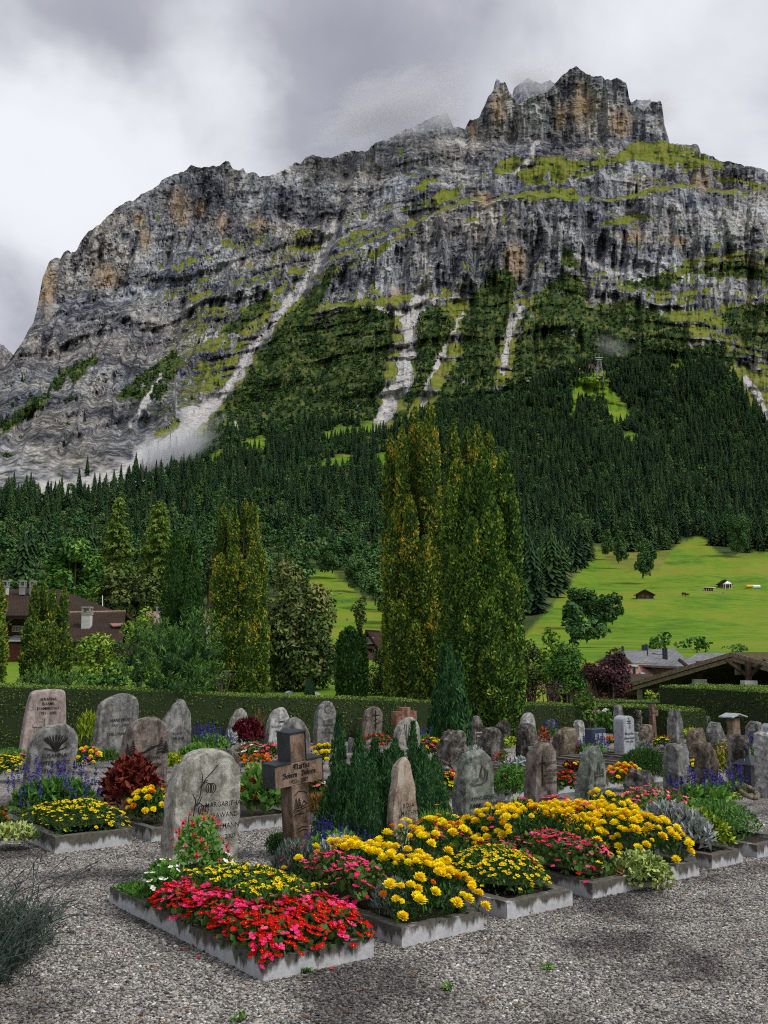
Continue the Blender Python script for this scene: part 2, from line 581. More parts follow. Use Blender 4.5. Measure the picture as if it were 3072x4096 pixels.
def Dfun(px, py):
    """forward distance of the slope at a photo direction"""
    px = np.asarray(px, float)
    py = np.asarray(py, float)
    rocky = sstep(1750, 1350, py + np.where(px < 700, -230, 0))
    # strata: long ledges that climb to the right
    wx = px + 60 * fbm(px / 300, py / 300, 0, 21, 3)
    wy = py + 45 * fbm(px / 260, py / 260, 2.2, 22, 3)
    dip = np.interp(wx, [-200, 1200, 1700, 2300, 3200], [0.30, 0.42, 0.25, -0.02, -0.10])
    base = np.interp(wx, [-200, 1200, 1700, 2300, 3200], [-60, 360, 470, 520, 430])
    q = wy + base + dip * 0
    off = 0.0
    for per, amp, sd in ((190.0, 0.30, 1), (74.0, 0.40, 2), (27.0, 0.42, 3)):
        ph = q / per + 0.7 * fbm(px / (per * 3), py / (per * 3), 0, 40 + sd, 2)
        fr = ph - np.floor(ph)
        st = np.floor(ph) + sstep(0.62, 1.0, fr)          # flat wall for 62 %, then a ledge
        mod = 0.55 + 0.9 * np.clip(fbm(px / 260, py / 160, 7.7, 60 + sd, 2) + 0.25, 0, 1)
        off = off + amp * mod * (ph - st) * per * (1 - (0.8 if per < 50 else 0.35) * sstep(1250, 1400, py) * sstep(1000, 700, px))
    D = np.interp(py + rocky * off, PYB, DB)
    # upright cliff bands with terraces on top, and the big corner left of the centre
    for xb, yb, xt, yt, amt in (([1200, 1600, 2000, 2400, 2900, 3100], [1250, 1185, 1195, 1085, 1025, 960], [1200, 1600, 1850, 2100, 2450, 2700, 3100], [1100, 910, 810, 780, 800, 750, 770], 0.62),
                                ([100, 420, 700, 1000, 1280, 1340], [1310, 1205, 1015, 965, 850, 780], [100, 1340], [500, 500], 0.6),
                                ([2000, 2450, 2750, 3100], [770, 690, 745, 800], [2000, 2450, 2750, 3100], [745, 660, 640, 690], 0.5)):
        wv = 34 * fbm(px / 80, py / 200, 0, 35, 4)
        b_, t_ = np.interp(px, xb, yb) + wv, np.interp(px, xt, yt) + wv
        mk = sstep(b_ + 5, b_ - 8, py) * sstep(t_ - 8, t_ + 5, py) * sstep(xb[0] - 30, xb[0] + 60, px) * sstep(xb[-1] + 30, xb[-1] - 30, px) * amt
        D = D * (1 - mk) + mk * (np.interp(b_, PYB, DB) + 0.12 * (b_ - py))
    edge = px - np.interp(py, [560, 900, 1000, 1140, 1330, 1600, 1750], [1420, 1350, 1300, 1230, 1070, 890, 800]) - 16 * fbm(px / 60, py / 60, 0, 36, 3)
    D = D - 75 * sstep(-10, 40, edge) * sstep(1720, 1500, py) * sstep(480, 640, py)
    # the left wall stands closer and steeper, the summit towers stand upright
    left = sstep(900, 100, px) * sstep(1980, 1500, py)
    D = D - left * 160 * sstep(700, 1900, py) + 0
    tower = sstep(1860, 1960, px) * sstep(2740, 2660, px) * sstep(610, 540, py)
    D = D * (1 - tower) + tower * (3010 + 0.12 * (560 - py))
    # ribs and gullies that run down the fall line
    sl = px + 0.35 * (py - 900) * np.where(px < 1500, 1.0, 0.25)
    r1 = 1 - np.abs(fbm(sl / 210, py / 620, 1.5, 71, 3)) * 2.4
    r2 = 1 - np.abs(fbm(sl / 62, py / 260, 4.5, 72, 3)) * 2.2
    r3 = 1 - np.abs(fbm(sl / 19, py / 95, 8.5, 73, 2)) * 2.0
    rib = 100 * r1 + 52 * r2 + 15 * r3
    D = D - rocky * rib * (0.55 + 0.45 * sstep(500, 1000, py)) + 60 * rocky
    D = D + rocky * (16 * fbm(px / 34, py / 26, 0, 81, 3) + 5 * pn(px / 10, py / 8, 0, 82))
    # gullies cut in
    for pts, w in SCREE[:7]:
        D = D + 22 * sstep(w * 2.4, 0, seg_dist(px, py, pts))
    # undulating lower slopes
    low = 1 - rocky
    D = D * (1 + low * (0.075 * fbm(px / 420, py / 170, 0, 91, 4) + 0.012 * fbm(px / 90, py / 45, 0, 92, 2)) * sstep(2630, 2480, py))
    return D


def lawn_z(D, px=0.0):
    """meadow beyond the hedge: rises on the left, drops away below the wall on the right"""
    a = np.clip(0.042 * (D - 22.0), -0.03, 1.42)
    b = np.where(D < 62, -0.03 - 3.2 * sstep(25, 30, D), -3.23 + 4.65 * sstep(62, 104, D))
    w = sstep(1650, 2200, px)
    return a * (1 - w) + b * w


def slope_pt(px, py):
    D = Dfun(px, py)
    return np.stack(np.broadcast_arrays(*W(px, py, D)), -1)


def build_terrain():
    cols = np.concatenate([np.arange(-900, -40, 30), np.arange(-40, 3112, 6.0), np.arange(3112, 4001, 30)])
    nl = 10
    nb = 4
    cr = crest(cols)
    rows = np.concatenate([np.linspace(2622, 1650, 105), np.linspace(1645, 262, 325)])
    nr = len(rows)
    PX = np.repeat(cols[None], nr, 0)
    PY = np.maximum(rows[:, None], cr[None])       # rows that would pass the crest end on it
    P = slope_pt(PX, PY)
    # bottom joins the lawn
    Dl = np.array([19.5, 22, 24.5, 26, 27.5, 29, 31, 36, 48, 62, 72, 82, 92, 104.0])
    nl = len(Dl)
    a, b, c = ray(cols, np.full(cols.shape, 2622.0))
    L = np.stack([np.stack([a / b * d, np.full(cols.shape, d), lawn_z(np.full(cols.shape, d), cols)], -1) for d in Dl], 0)
    last = P[-1]
    hd = last.copy()
    hd[:, 2] = 0
    hd /= np.linalg.norm(hd, axis=1)[:, None]
    B = []
    for k, (dd, dz) in enumerate(((25, -6), (120, -110), (500, -500), (1500, -1500))):
        q = last + hd * dd
        q[:, 2] += dz
        B.append(q)
    V = np.concatenate([L, P, np.stack(B)], 0)
    nrow, ncol = V.shape[:2]
    idx = np.arange(nrow * ncol).reshape(nrow, ncol)
    F = np.stack([idx[:-1, :-1], idx[:-1, 1:], idx[1:, 1:], idx[1:, :-1]], -1).reshape(-1, 4)
    # masks
    e1 = np.gradient(V, axis=1)
    e0 = np.gradient(V, axis=0)
    nn = np.cross(e1, e0)
    nn /= np.linalg.norm(nn, axis=-1)[..., None] + 1e-9
    nz = nn[..., 2]
    PXa = np.concatenate([np.repeat(cols[None], nl, 0), PX, np.repeat(cols[None], nb, 0)], 0)
    PYa = np.concatenate([np.full((nl, ncol), 2700.0), PY, np.repeat(cr[None], nb, 0)], 0)
    nzs = nz.copy()
    for _ in range(2):
        nzs[1:-1] = (nzs[:-2] + nzs[1:-1] * 2 + nzs[2:]) / 4
    zone = np.interp(PYa, [500, 640, 900, 1150, 1300, 1500], [-0.2, 0.25, 0.18, 0.35, 0.65, 0.9])
    gn = fbm(PXa / 90, PYa / 50, 0, 101, 4)
    gn2 = fbm(PXa / 24, PYa / 9, 0, 131, 3)
    g = sstep(0.62, 0.86, nzs + 0.30 * gn + 0.32 * (zone - 0.5) + 0.1)
    g = np.maximum(g, soft(PXa, PYa, GRASS, 30, 45) * sstep(-0.3, 0.0, nzs - 0.35 + 0.25 * gn + 0.3 * gn2))
    left = sstep(800, 300, PXa)
    g = g * (1 - 0.62 * sstep(1300, 500, PXa) * sstep(1100, 1250, PYa)) * np.where((PXa > 1850) & (PXa < 2690) & (PYa < 560), 0.15, 1.0) * (1 - 0.5 * left * sstep(1500, 1300, PYa))
    low = np.maximum(sstep(1560, 1720, PYa + 50 * gn - 330 * left), soft(PXa, PYa, FOREST, 20, 60))
    sh = soft(PXa, PYa, SHRUB, 30, 50).astype(float)
    fl = (soft(PXa, PYa, FOREST, 24, 60, 31)).astype(float)
    g = np.maximum(g, sh * sstep(-0.3, 0.25, gn + 0.25))
    g = np.maximum(g, low)
    sc = np.zeros(PXa.shape)
    wq = 20 * fbm(PXa / 38, PYa / 38, 0, 111, 4)
    for pts, w in SCREE:
        wm = w * (0.55 + 0.9 * np.clip(0.5 + fbm(PXa / 90, PYa / 70, 0, 113, 2), 0, 1))
        sc = np.maximum(sc, sstep(wm * 1.5, wm * 0.5, seg_dist(PXa + wq, PYa + wq, pts)))
    sc *= sstep(-0.5, -0.05, fbm(PXa / 20, PYa / 26, 0, 112, 3) + 0.12)
    oc = np.zeros(PXa.shape)
    for x, y, w, h in OCHRE:
        oc = np.maximum(oc, 1 - np.hypot((PXa + 18 * gn - x) / (w * 1.25), (PYa + 40 * gn - y) / (h * 1.25)))
    oc = np.clip(oc * 1.5, 0, 1)
    pas = soft(PXa, PYa, PAST, 12, 70, 15).astype(float)
    pas[:nl] = 1
    g[:nl] = 1
    for _ in range(1):
        pas[1:-1] = (pas[:-2] + pas[1:-1] * 2 + pas[2:]) / 4
    msk = np.stack([g, np.maximum(sh, fl) * (1 - sc), sc, oc], -1).reshape(-1, 4)
    me = np_mesh('hillside', V.reshape(-1, 3), F, [terrain_mat()], smooth=True, attrs={'msk': msk, 'past': pas.ravel()})
    me.polygons.foreach_set('use_smooth', (PYa[:-1, :-1].ravel() > 1640) | (np.abs(PXa[:-1, :-1].ravel() - 1536) > 1600))
    o = link('hillside', me)
    tag(o, kind='structure')
    return o


def terrain_mat():
    m, nt, p = new_mat('alpine rock and grass')
    geo = N(nt, 'ShaderNodeNewGeometry')
    pos = geo.outputs['Position']
    msk = N(nt, 'ShaderNodeAttribute', attribute_name='msk')
    sep = N(nt, 'ShaderNodeSeparateColor')
    nt.links.new(msk.outputs['Color'], sep.inputs[0])
    past = N(nt, 'ShaderNodeAttribute', attribute_name='past').outputs['Fac']
    # limestone: broad tone, dark water streaks that hang down, thin beds
    big = noise_n(nt, pos, 0.006, 5, 0.6)
    streak = noise_n(nt, mapping(nt, pos, (0.06, 0.06, 0.0042)), 1.0, 7, 0.66, 0.4)
    fine = noise_n(nt, mapping(nt, pos, (1, 1, 1.3)), 0.09, 5, 0.65)
    beds = noise_n(nt, mapping(nt, pos, (0.006, 0.006, 0.11), rot=(0.15, -0.22, 0)), 1.0, 5, 0.6, 0.3)
    f = math_n(nt, 'ADD', math_n(nt, 'MULTIPLY', streak, 0.56), math_n(nt, 'ADD', math_n(nt, 'MULTIPLY', beds, 0.20), math_n(nt, 'MULTIPLY', fine, 0.24)))
    f = math_n(nt, 'ADD', f, math_n(nt, 'MULTIPLY', math_n(nt, 'SUBTRACT', big, 0.5), 0.55))
    rock = ramp(nt, f, [(0.37, (0.020, 0.023, 0.032)), (0.44, (0.072, 0.076, 0.090)), (0.50, (0.165, 0.167, 0.178)), (0.56, (0.285, 0.284, 0.282)), (0.64, (0.50, 0.497, 0.49))])
    rock = mixc(nt, 1.0, rock, ramp(nt, noise_n(nt, pos, 0.0035, 4, 0.6), [(0.38, (0.90, 0.96, 1.06)), (0.62, (1.05, 0.98, 0.89))]), 'MULTIPLY')
    ocm = math_n(nt, 'MULTIPLY', msk.outputs['Alpha'], ramp(nt, streak, [(0.36, 0.0), (0.52, 1.0)]))
    rock = mixc(nt, ocm, rock, mixc(nt, big, (0.29, 0.205, 0.125), (0.40, 0.30, 0.20)))
    # scree and slab
    scol = ramp(nt, noise_n(nt, pos, 0.12, 5, 0.7), [(0.32, (0.20, 0.19, 0.18)), (0.5, (0.44, 0.425, 0.405)), (0.68, (0.66, 0.65, 0.63))])
    rock = mixc(nt, sep.outputs[2], rock, scol)
    # grass
    gnz = noise_n(nt, pos, 0.03, 6, 0.65)
    gcol = ramp(nt, gnz, [(0.3, (0.055, 0.078, 0.012)), (0.48, (0.125, 0.15, 0.020)), (0.58, (0.17, 0.17, 0.032)), (0.72, (0.20, 0.165, 0.06))])
    pcol_f = math_n(nt, 'ADD', math_n(nt, 'MULTIPLY', noise_n(nt, mapping(nt, pos, (1, 1, 2.5)), 0.018, 6, 0.66), 0.55), math_n(nt, 'MULTIPLY', noise_n(nt, pos, 0.16, 6, 0.75), 0.45))
    pcol = ramp(nt, pcol_f, [(0.37, (0.045, 0.10, 0.008)), (0.45, (0.085, 0.18, 0.011)), (0.52, (0.14, 0.215, 0.014)), (0.58, (0.19, 0.20, 0.022)), (0.66, (0.19, 0.145, 0.04))])
    gcol = mixc(nt, sep.outputs[1], gcol, ramp(nt, gnz, [(0.38, (0.018, 0.036, 0.010)), (0.52, (0.045, 0.072, 0.016)), (0.64, (0.13, 0.13, 0.035))]))
    gcol = mixc(nt, past, gcol, pcol)
    gm = math_n(nt, 'MULTIPLY', sep.outputs[0], math_n(nt, 'SUBTRACT', 1.0, math_n(nt, 'MULTIPLY', sep.outputs[2], 0.9)))
    edge = math_n(nt, 'ADD', gm, math_n(nt, 'MULTIPLY', math_n(nt, 'SUBTRACT', noise_n(nt, pos, 0.07, 5, 0.7), 0.5), 1.1))
    gsel = ramp(nt, edge, [(0.42, 0.0), (0.58, 1.0)])
    gsel = math_n(nt, 'MAXIMUM', gsel, past)
    col = mixc(nt, gsel, rock, gcol)
    setin(nt, p, 'Base Color', col)
    setin(nt, p, 'Roughness', 0.95)
    setin(nt, p, 'Specular IOR Level', 0.1)
    h = math_n(nt, 'ADD', math_n(nt, 'MULTIPLY', noise_n(nt, mapping(nt, pos, (1, 1, 0.45)), 0.05, 8, 0.7), 1.0), math_n(nt, 'MULTIPLY', beds, 0.6))
    hb = math_n(nt, 'MULTIPLY', h, math_n(nt, 'SUBTRACT', 1.0, math_n(nt, 'MULTIPLY', gsel, 0.93)))
    bump(nt, p, hb, 0.8, 11.0)
    return m


terrain = build_terrain()

# ------------------------------------------------------------------ foliage tools
def unit(v):
    return v / (np.linalg.norm(v, axis=-1, keepdims=True) + 1e-9)


def leaves(C, A, Nr, length, width, r, kind='quad'):
    """leaf blades: C centres, A long axes, Nr face normals -> V,F (kite quads)"""
    C = np.asarray(C, float)
    n = len(C)
    A = unit(A)
    S = unit(np.cross(A, Nr))
    length = np.broadcast_to(length, (n,))[:, None]
    width = np.broadcast_to(width, (n,))[:, None]
    b = C - A * length * 0.5
    t = C + A * length * 0.5
    m = C + A * length * 0.06
    V = np.stack([b, m + S * width * 0.5, t, m - S * width * 0.5], 1).reshape(-1, 3)
    F = np.arange(n * 4).reshape(n, 4)
    return V, F


def rand_dirs(n, r):
    v = r.normal(size=(n, 3))
    return unit(v)


def sphere_pts(n, r, zmin=-1.0):
    z = r.uniform(zmin, 1, n)
    a = r.uniform(0, 2 * np.pi, n)
    q = np.sqrt(1 - z * z)
    return np.stack([q * np.cos(a), q * np.sin(a), z], -1)


def join(parts):
    V, F, L, o = [], [], [], 0
    for v, f, l in parts:
        V.append(v)
        F.append(f + o)
        L.append(l)
        o += len(v)
    return np.concatenate(V), np.concatenate(F), np.concatenate(L)


def rep(l, k=4):
    return np.repeat(np.clip(l, 0, 1), k)


def spire_foliage(spires, ll, lw, dens, r, up=0.6, gold=0.0, lump=0.26, lump_s=0.24, shag=0.10, pw=5.0, out=1.0, base_taper=0.8):
    """upright conifer columns: sprays of scale leaves standing on a lumpy column; spires (x,y,z0,h,rad)"""
    parts = []
    for k, (x0, y0, z0, h, w) in enumerate(spires):
        n = int(dens * 2 * math.pi * w * h * 0.9)
        t = r.uniform(0, 1, n) ** 0.95
        a = r.uniform(0, 2 * np.pi, n)
        prof = w * (1 - t ** pw) ** 0.62 * (base_taper + (1 - base_taper) * np.minimum(1, t * 3.5))
        cx, sy = np.cos(a), np.sin(a)
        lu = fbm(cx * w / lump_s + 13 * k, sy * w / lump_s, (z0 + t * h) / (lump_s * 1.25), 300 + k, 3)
        rad = prof * (1 + lump * 2.2 * lu) - r.uniform(0, 1, n) ** 2 * shag
        rad = np.maximum(rad, 0.02)
        P = np.stack([x0 + rad * cx, y0 + rad * sy, z0 + t * h + 0.15 * w * lu], -1)
        o = np.stack([cx, sy, 0.2 + t ** 6 * 2], -1)
        A = unit(o * out * (1 - up * 0.5) + np.array([0, 0, 1.0]) * up + 0.55 * r.normal(size=(n, 3)))
        Nr = unit(o + 0.8 * r.normal(size=(n, 3)))
        s = r.uniform(0.6, 1.3, n)
        V, F = leaves(P, A, Nr, ll * s, lw * s, r)
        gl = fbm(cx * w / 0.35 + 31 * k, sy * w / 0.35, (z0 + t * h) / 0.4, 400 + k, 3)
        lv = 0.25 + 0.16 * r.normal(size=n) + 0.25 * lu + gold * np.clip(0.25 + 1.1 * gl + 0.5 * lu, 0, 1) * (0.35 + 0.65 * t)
        parts.append((V, F, rep(lv)))
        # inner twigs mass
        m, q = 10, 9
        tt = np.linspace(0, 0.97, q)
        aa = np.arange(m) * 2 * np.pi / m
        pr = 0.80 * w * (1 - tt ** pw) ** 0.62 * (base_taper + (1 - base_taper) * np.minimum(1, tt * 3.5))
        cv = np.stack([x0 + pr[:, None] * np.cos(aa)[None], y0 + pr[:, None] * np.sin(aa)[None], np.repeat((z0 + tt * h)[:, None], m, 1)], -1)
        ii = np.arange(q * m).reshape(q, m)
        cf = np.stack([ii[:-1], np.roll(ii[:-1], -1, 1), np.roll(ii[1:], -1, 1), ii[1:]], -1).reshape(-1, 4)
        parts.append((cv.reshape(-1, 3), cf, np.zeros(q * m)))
    return join(parts)


def blob_foliage(blobs, ll, lw, dens, r, droop=0.0, shell=0.35, zmin=-0.7, flat=0.5):
    """broadleaf crown: leaves in the outer shell of many clumps; blobs (x,y,z,rx,rz)"""
    parts = []
    for k, (x, y, z, rx, rz) in enumerate(blobs):
        n = max(8, int(dens * 4 * math.pi * rx * rz))
        d = sphere_pts(n, r, zmin)
        rr = 1 - shell * r.uniform(0, 1, n) ** 1.5
        rr = rr * (1 + 0.22 * fbm(d[:, 0] * 2.2 + k, d[:, 1] * 2.2, d[:, 2] * 2.2, 500 + k, 2))
        P = np.array([x, y, z]) + d * rr[:, None] * np.array([rx, rx, rz])
        Nr = unit(d * (1 - flat) + np.array([0, 0, flat]) + 0.5 * r.normal(size=(n, 3)))
        A = unit(np.cross(Nr, r.normal(size=(n, 3)))) + np.array([0, 0, -droop])
        s = r.uniform(0.6, 1.35, n)
        V, F = leaves(P, A, Nr, ll * s, lw * s, r)
        lv = 0.45 + 0.16 * r.normal(size=n) + 0.18 * r.normal()
        parts.append((V, F, rep(lv)))
    return join(parts)


BARK = None


def bark_mat():
    m, nt, p = new_mat('bark')
    geo = N(nt, 'ShaderNodeTexCoord')
    f = noise_n(nt, mapping(nt, geo.outputs['Object'], (6, 6, 1.2)), 2.0, 5, 0.6)
    setin(nt, p, 'Base Color', ramp(nt, f, [(0.3, (0.03, 0.022, 0.016)), (0.7, (0.12, 0.09, 0.065))]))
    bump(nt, p, f, 0.6, 0.03)
    return m


BARK = bark_mat()
M_SPRUCE = leaf_mat('spruce needles', [(0.008, 0.020, 0.010), (0.014, 0.032, 0.014), (0.022, 0.046, 0.016), (0.034, 0.062, 0.018)], 0.7, 0.15, obj_var=0.9, br=1.45)
M_BROAD = leaf_mat('broad leaves', [(0.016, 0.040, 0.014), (0.028, 0.062, 0.020), (0.044, 0.086, 0.026), (0.070, 0.115, 0.034)], 0.6, 0.2, obj_var=0.6)
M_SHRUB = leaf_mat('mountain pine leaves', [(0.010, 0.026, 0.012), (0.018, 0.042, 0.015), (0.030, 0.060, 0.018), (0.050, 0.085, 0.022)], 0.7, 0.15, obj_var=0.7)


def spruce_mesh(name, h, w, seed, whorls=15, mat=None):
    r = np.random.default_rng(seed)
    V, F, L = [], [], []
    for k in range(whorls):
        t = k / whorls
        z = h * (0.06 + 0.94 * t)
        rad = w * (1 - t) ** 0.85 * r.uniform(0.82, 1.15) + 0.12
        m = 9 if t < 0.6 else 7
        top = z + h * 0.94 / whorls * 1.7
        a0 = r.uniform(0, 6.28)
        for j in range(m):
            a = a0 + (j + r.uniform(-0.3, 0.3)) * 2 * math.pi / m
            da = math.pi / m * r.uniform(0.8, 1.2)
            R1 = rad * r.uniform(0.72, 1.2)
            dz = -h * 0.035 * r.uniform(0.4, 1.6)
            tip = (R1 * math.cos(a), R1 * math.sin(a), z + dz)
            l = (0.62 * R1 * math.cos(a - da), 0.62 * R1 * math.sin(a - da), z + dz * 0.1 + 0.02 * h)
            q = (0.62 * R1 * math.cos(a + da), 0.62 * R1 * math.sin(a + da), z + dz * 0.1 + 0.02 * h)
            i = len(V)
            V += [(0, 0, top), l, tip, q]
            F.append((i, i + 1, i + 2, i + 3))
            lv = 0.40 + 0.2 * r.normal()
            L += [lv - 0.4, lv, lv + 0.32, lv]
    i = len(V)
    tr = 0.022 * h
    for z, rr in ((0, tr), (h * 0.5, tr * 0.6)):
        for j in range(5):
            V.append((rr * math.cos(j * 1.2566), rr * math.sin(j * 1.2566), z))
            L.append(0)
    mi = [0] * len(F)
    for j in range(5):
        F.append((i + j, i + (j + 1) % 5, i + 5 + (j + 1) % 5, i + 5 + j))
        mi.append(1)
    return np_mesh(name, V, F, [mat or M_SPRUCE, BARK], mi, attrs={'lv': np.clip(L, 0, 1)})


def broad_mesh(name, h, w, seed, nb=16, dens=0.55, ll=1.5, mat=None, trunk=0.25, up=1.0):
    r = np.random.default_rng(seed)
    bl = []
    for k in range(nb):
        d = sphere_pts(1, r, -0.75)[0]
        q = r.uniform(0.25, 0.72)
        s = r.uniform(0.30, 0.46)
        bl.append((d[0] * w * q, d[1] * w * q, h * (trunk + (1 - trunk) * 0.5) + d[2] * h * (1 - trunk) * 0.5 * q * up, w * s, h * 0.5 * s * 0.72))
    V, F, L = blob_foliage(bl, ll, ll * 0.75, dens, r)
    mi = [0] * len(F)
    nV = len(V)
    tv, tf = [], []
    for z, rr in ((0, 0.03 * h), (h * 0.6, 0.012 * h)):
        for j in range(5):
            tv.append((rr * math.cos(j * 1.2566), rr * math.sin(j * 1.2566), z))
    for j in range(5):
        tf.append((nV + j, nV + (j + 1) % 5, nV + 5 + (j + 1) % 5, nV + 5 + j))
    V = np.concatenate([V, tv])
    F = np.concatenate([F, tf])
    L = np.concatenate([L, np.zeros(10)])
    return np_mesh(name, V, F, [mat or M_BROAD, BARK], mi + [1] * 5, attrs={'lv': L})


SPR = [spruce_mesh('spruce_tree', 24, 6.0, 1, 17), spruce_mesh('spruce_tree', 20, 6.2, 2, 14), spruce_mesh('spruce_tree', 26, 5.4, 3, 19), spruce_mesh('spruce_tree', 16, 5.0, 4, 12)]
BRO = [broad_mesh('broadleaf_tree', 15, 5.6, 5), broad_mesh('broadleaf_tree', 13, 6.0, 6), broad_mesh('broadleaf_tree', 17, 5.0, 7)]
M_SHRUB2 = M_SHRUB
SHR = [broad_mesh('mountain_shrub', 7, 5.0, 8, 7, 0.5, 2.2, M_SHRUB, 0.05), broad_mesh('mountain_shrub', 9, 4.4, 9, 7, 0.5, 2.2, M_SHRUB, 0.08), spruce_mesh('mountain_shrub', 12, 3.2, 10, 9)]


def gn_scatter(name, protos, pts, rot, scl, idx):
    me = bpy.data.meshes.new(name)
    me.vertices.add(len(pts))
    me.vertices.foreach_set('co', np.asarray(pts, np.float32).ravel())
    for an, ty, av in (('rz', 'FLOAT', rot), ('sc', 'FLOAT', scl), ('ix', 'INT', idx)):
        a = me.attributes.new(an, ty, 'POINT')
        a.data.foreach_set('value', np.asarray(av, np.int32 if ty == 'INT' else np.float32))
    o = link(name, me)
    ng = bpy.data.node_groups.new(name + ' scatter', 'GeometryNodeTree')
    ng.interface.new_socket('Geometry', in_out='INPUT', socket_type='NodeSocketGeometry')
    ng.interface.new_socket('Geometry', in_out='OUTPUT', socket_type='NodeSocketGeometry')
    gi = ng.nodes.new('NodeGroupInput')
    go = ng.nodes.new('NodeGroupOutput')
    m2p = ng.nodes.new('GeometryNodeMeshToPoints')
    ip = ng.nodes.new('GeometryNodeInstanceOnPoints')
    jn = ng.nodes.new('GeometryNodeGeometryToInstance')
    for pr in reversed(protos):
        oi = ng.nodes.new('GeometryNodeObjectInfo')
        oi.inputs[0].default_value = pr
        oi.transform_space = 'ORIGINAL'
        ng.links.new(oi.outputs['Geometry'], jn.inputs[0])

    def na(nm, ty):
        n = ng.nodes.new('GeometryNodeInputNamedAttribute')
        n.data_type = ty
        n.inputs['Name'].default_value = nm
        return n.outputs['Attribute']
    ng.links.new(gi.outputs[0], m2p.inputs[0])
    ng.links.new(m2p.outputs[0], ip.inputs['Points'])
    ng.links.new(jn.outputs[0], ip.inputs['Instance'])
    ip.inputs['Pick Instance'].default_value = True
    ng.links.new(na('ix', 'INT'), ip.inputs['Instance Index'])
    cx = ng.nodes.new('ShaderNodeCombineXYZ')
    ng.links.new(na('rz', 'FLOAT'), cx.inputs[2])
    er = ng.nodes.new('FunctionNodeEulerToRotation')
    ng.links.new(cx.outputs[0], er.inputs[0])
    ng.links.new(er.outputs[0], ip.inputs['Rotation'])
    ng.links.new(na('sc', 'FLOAT'), ip.inputs['Scale'])
    ng.links.new(ip.outputs[0], go.inputs[0])
    md = o.modifiers.new('scatter', 'NODES')
    md.node_group = ng
    return o


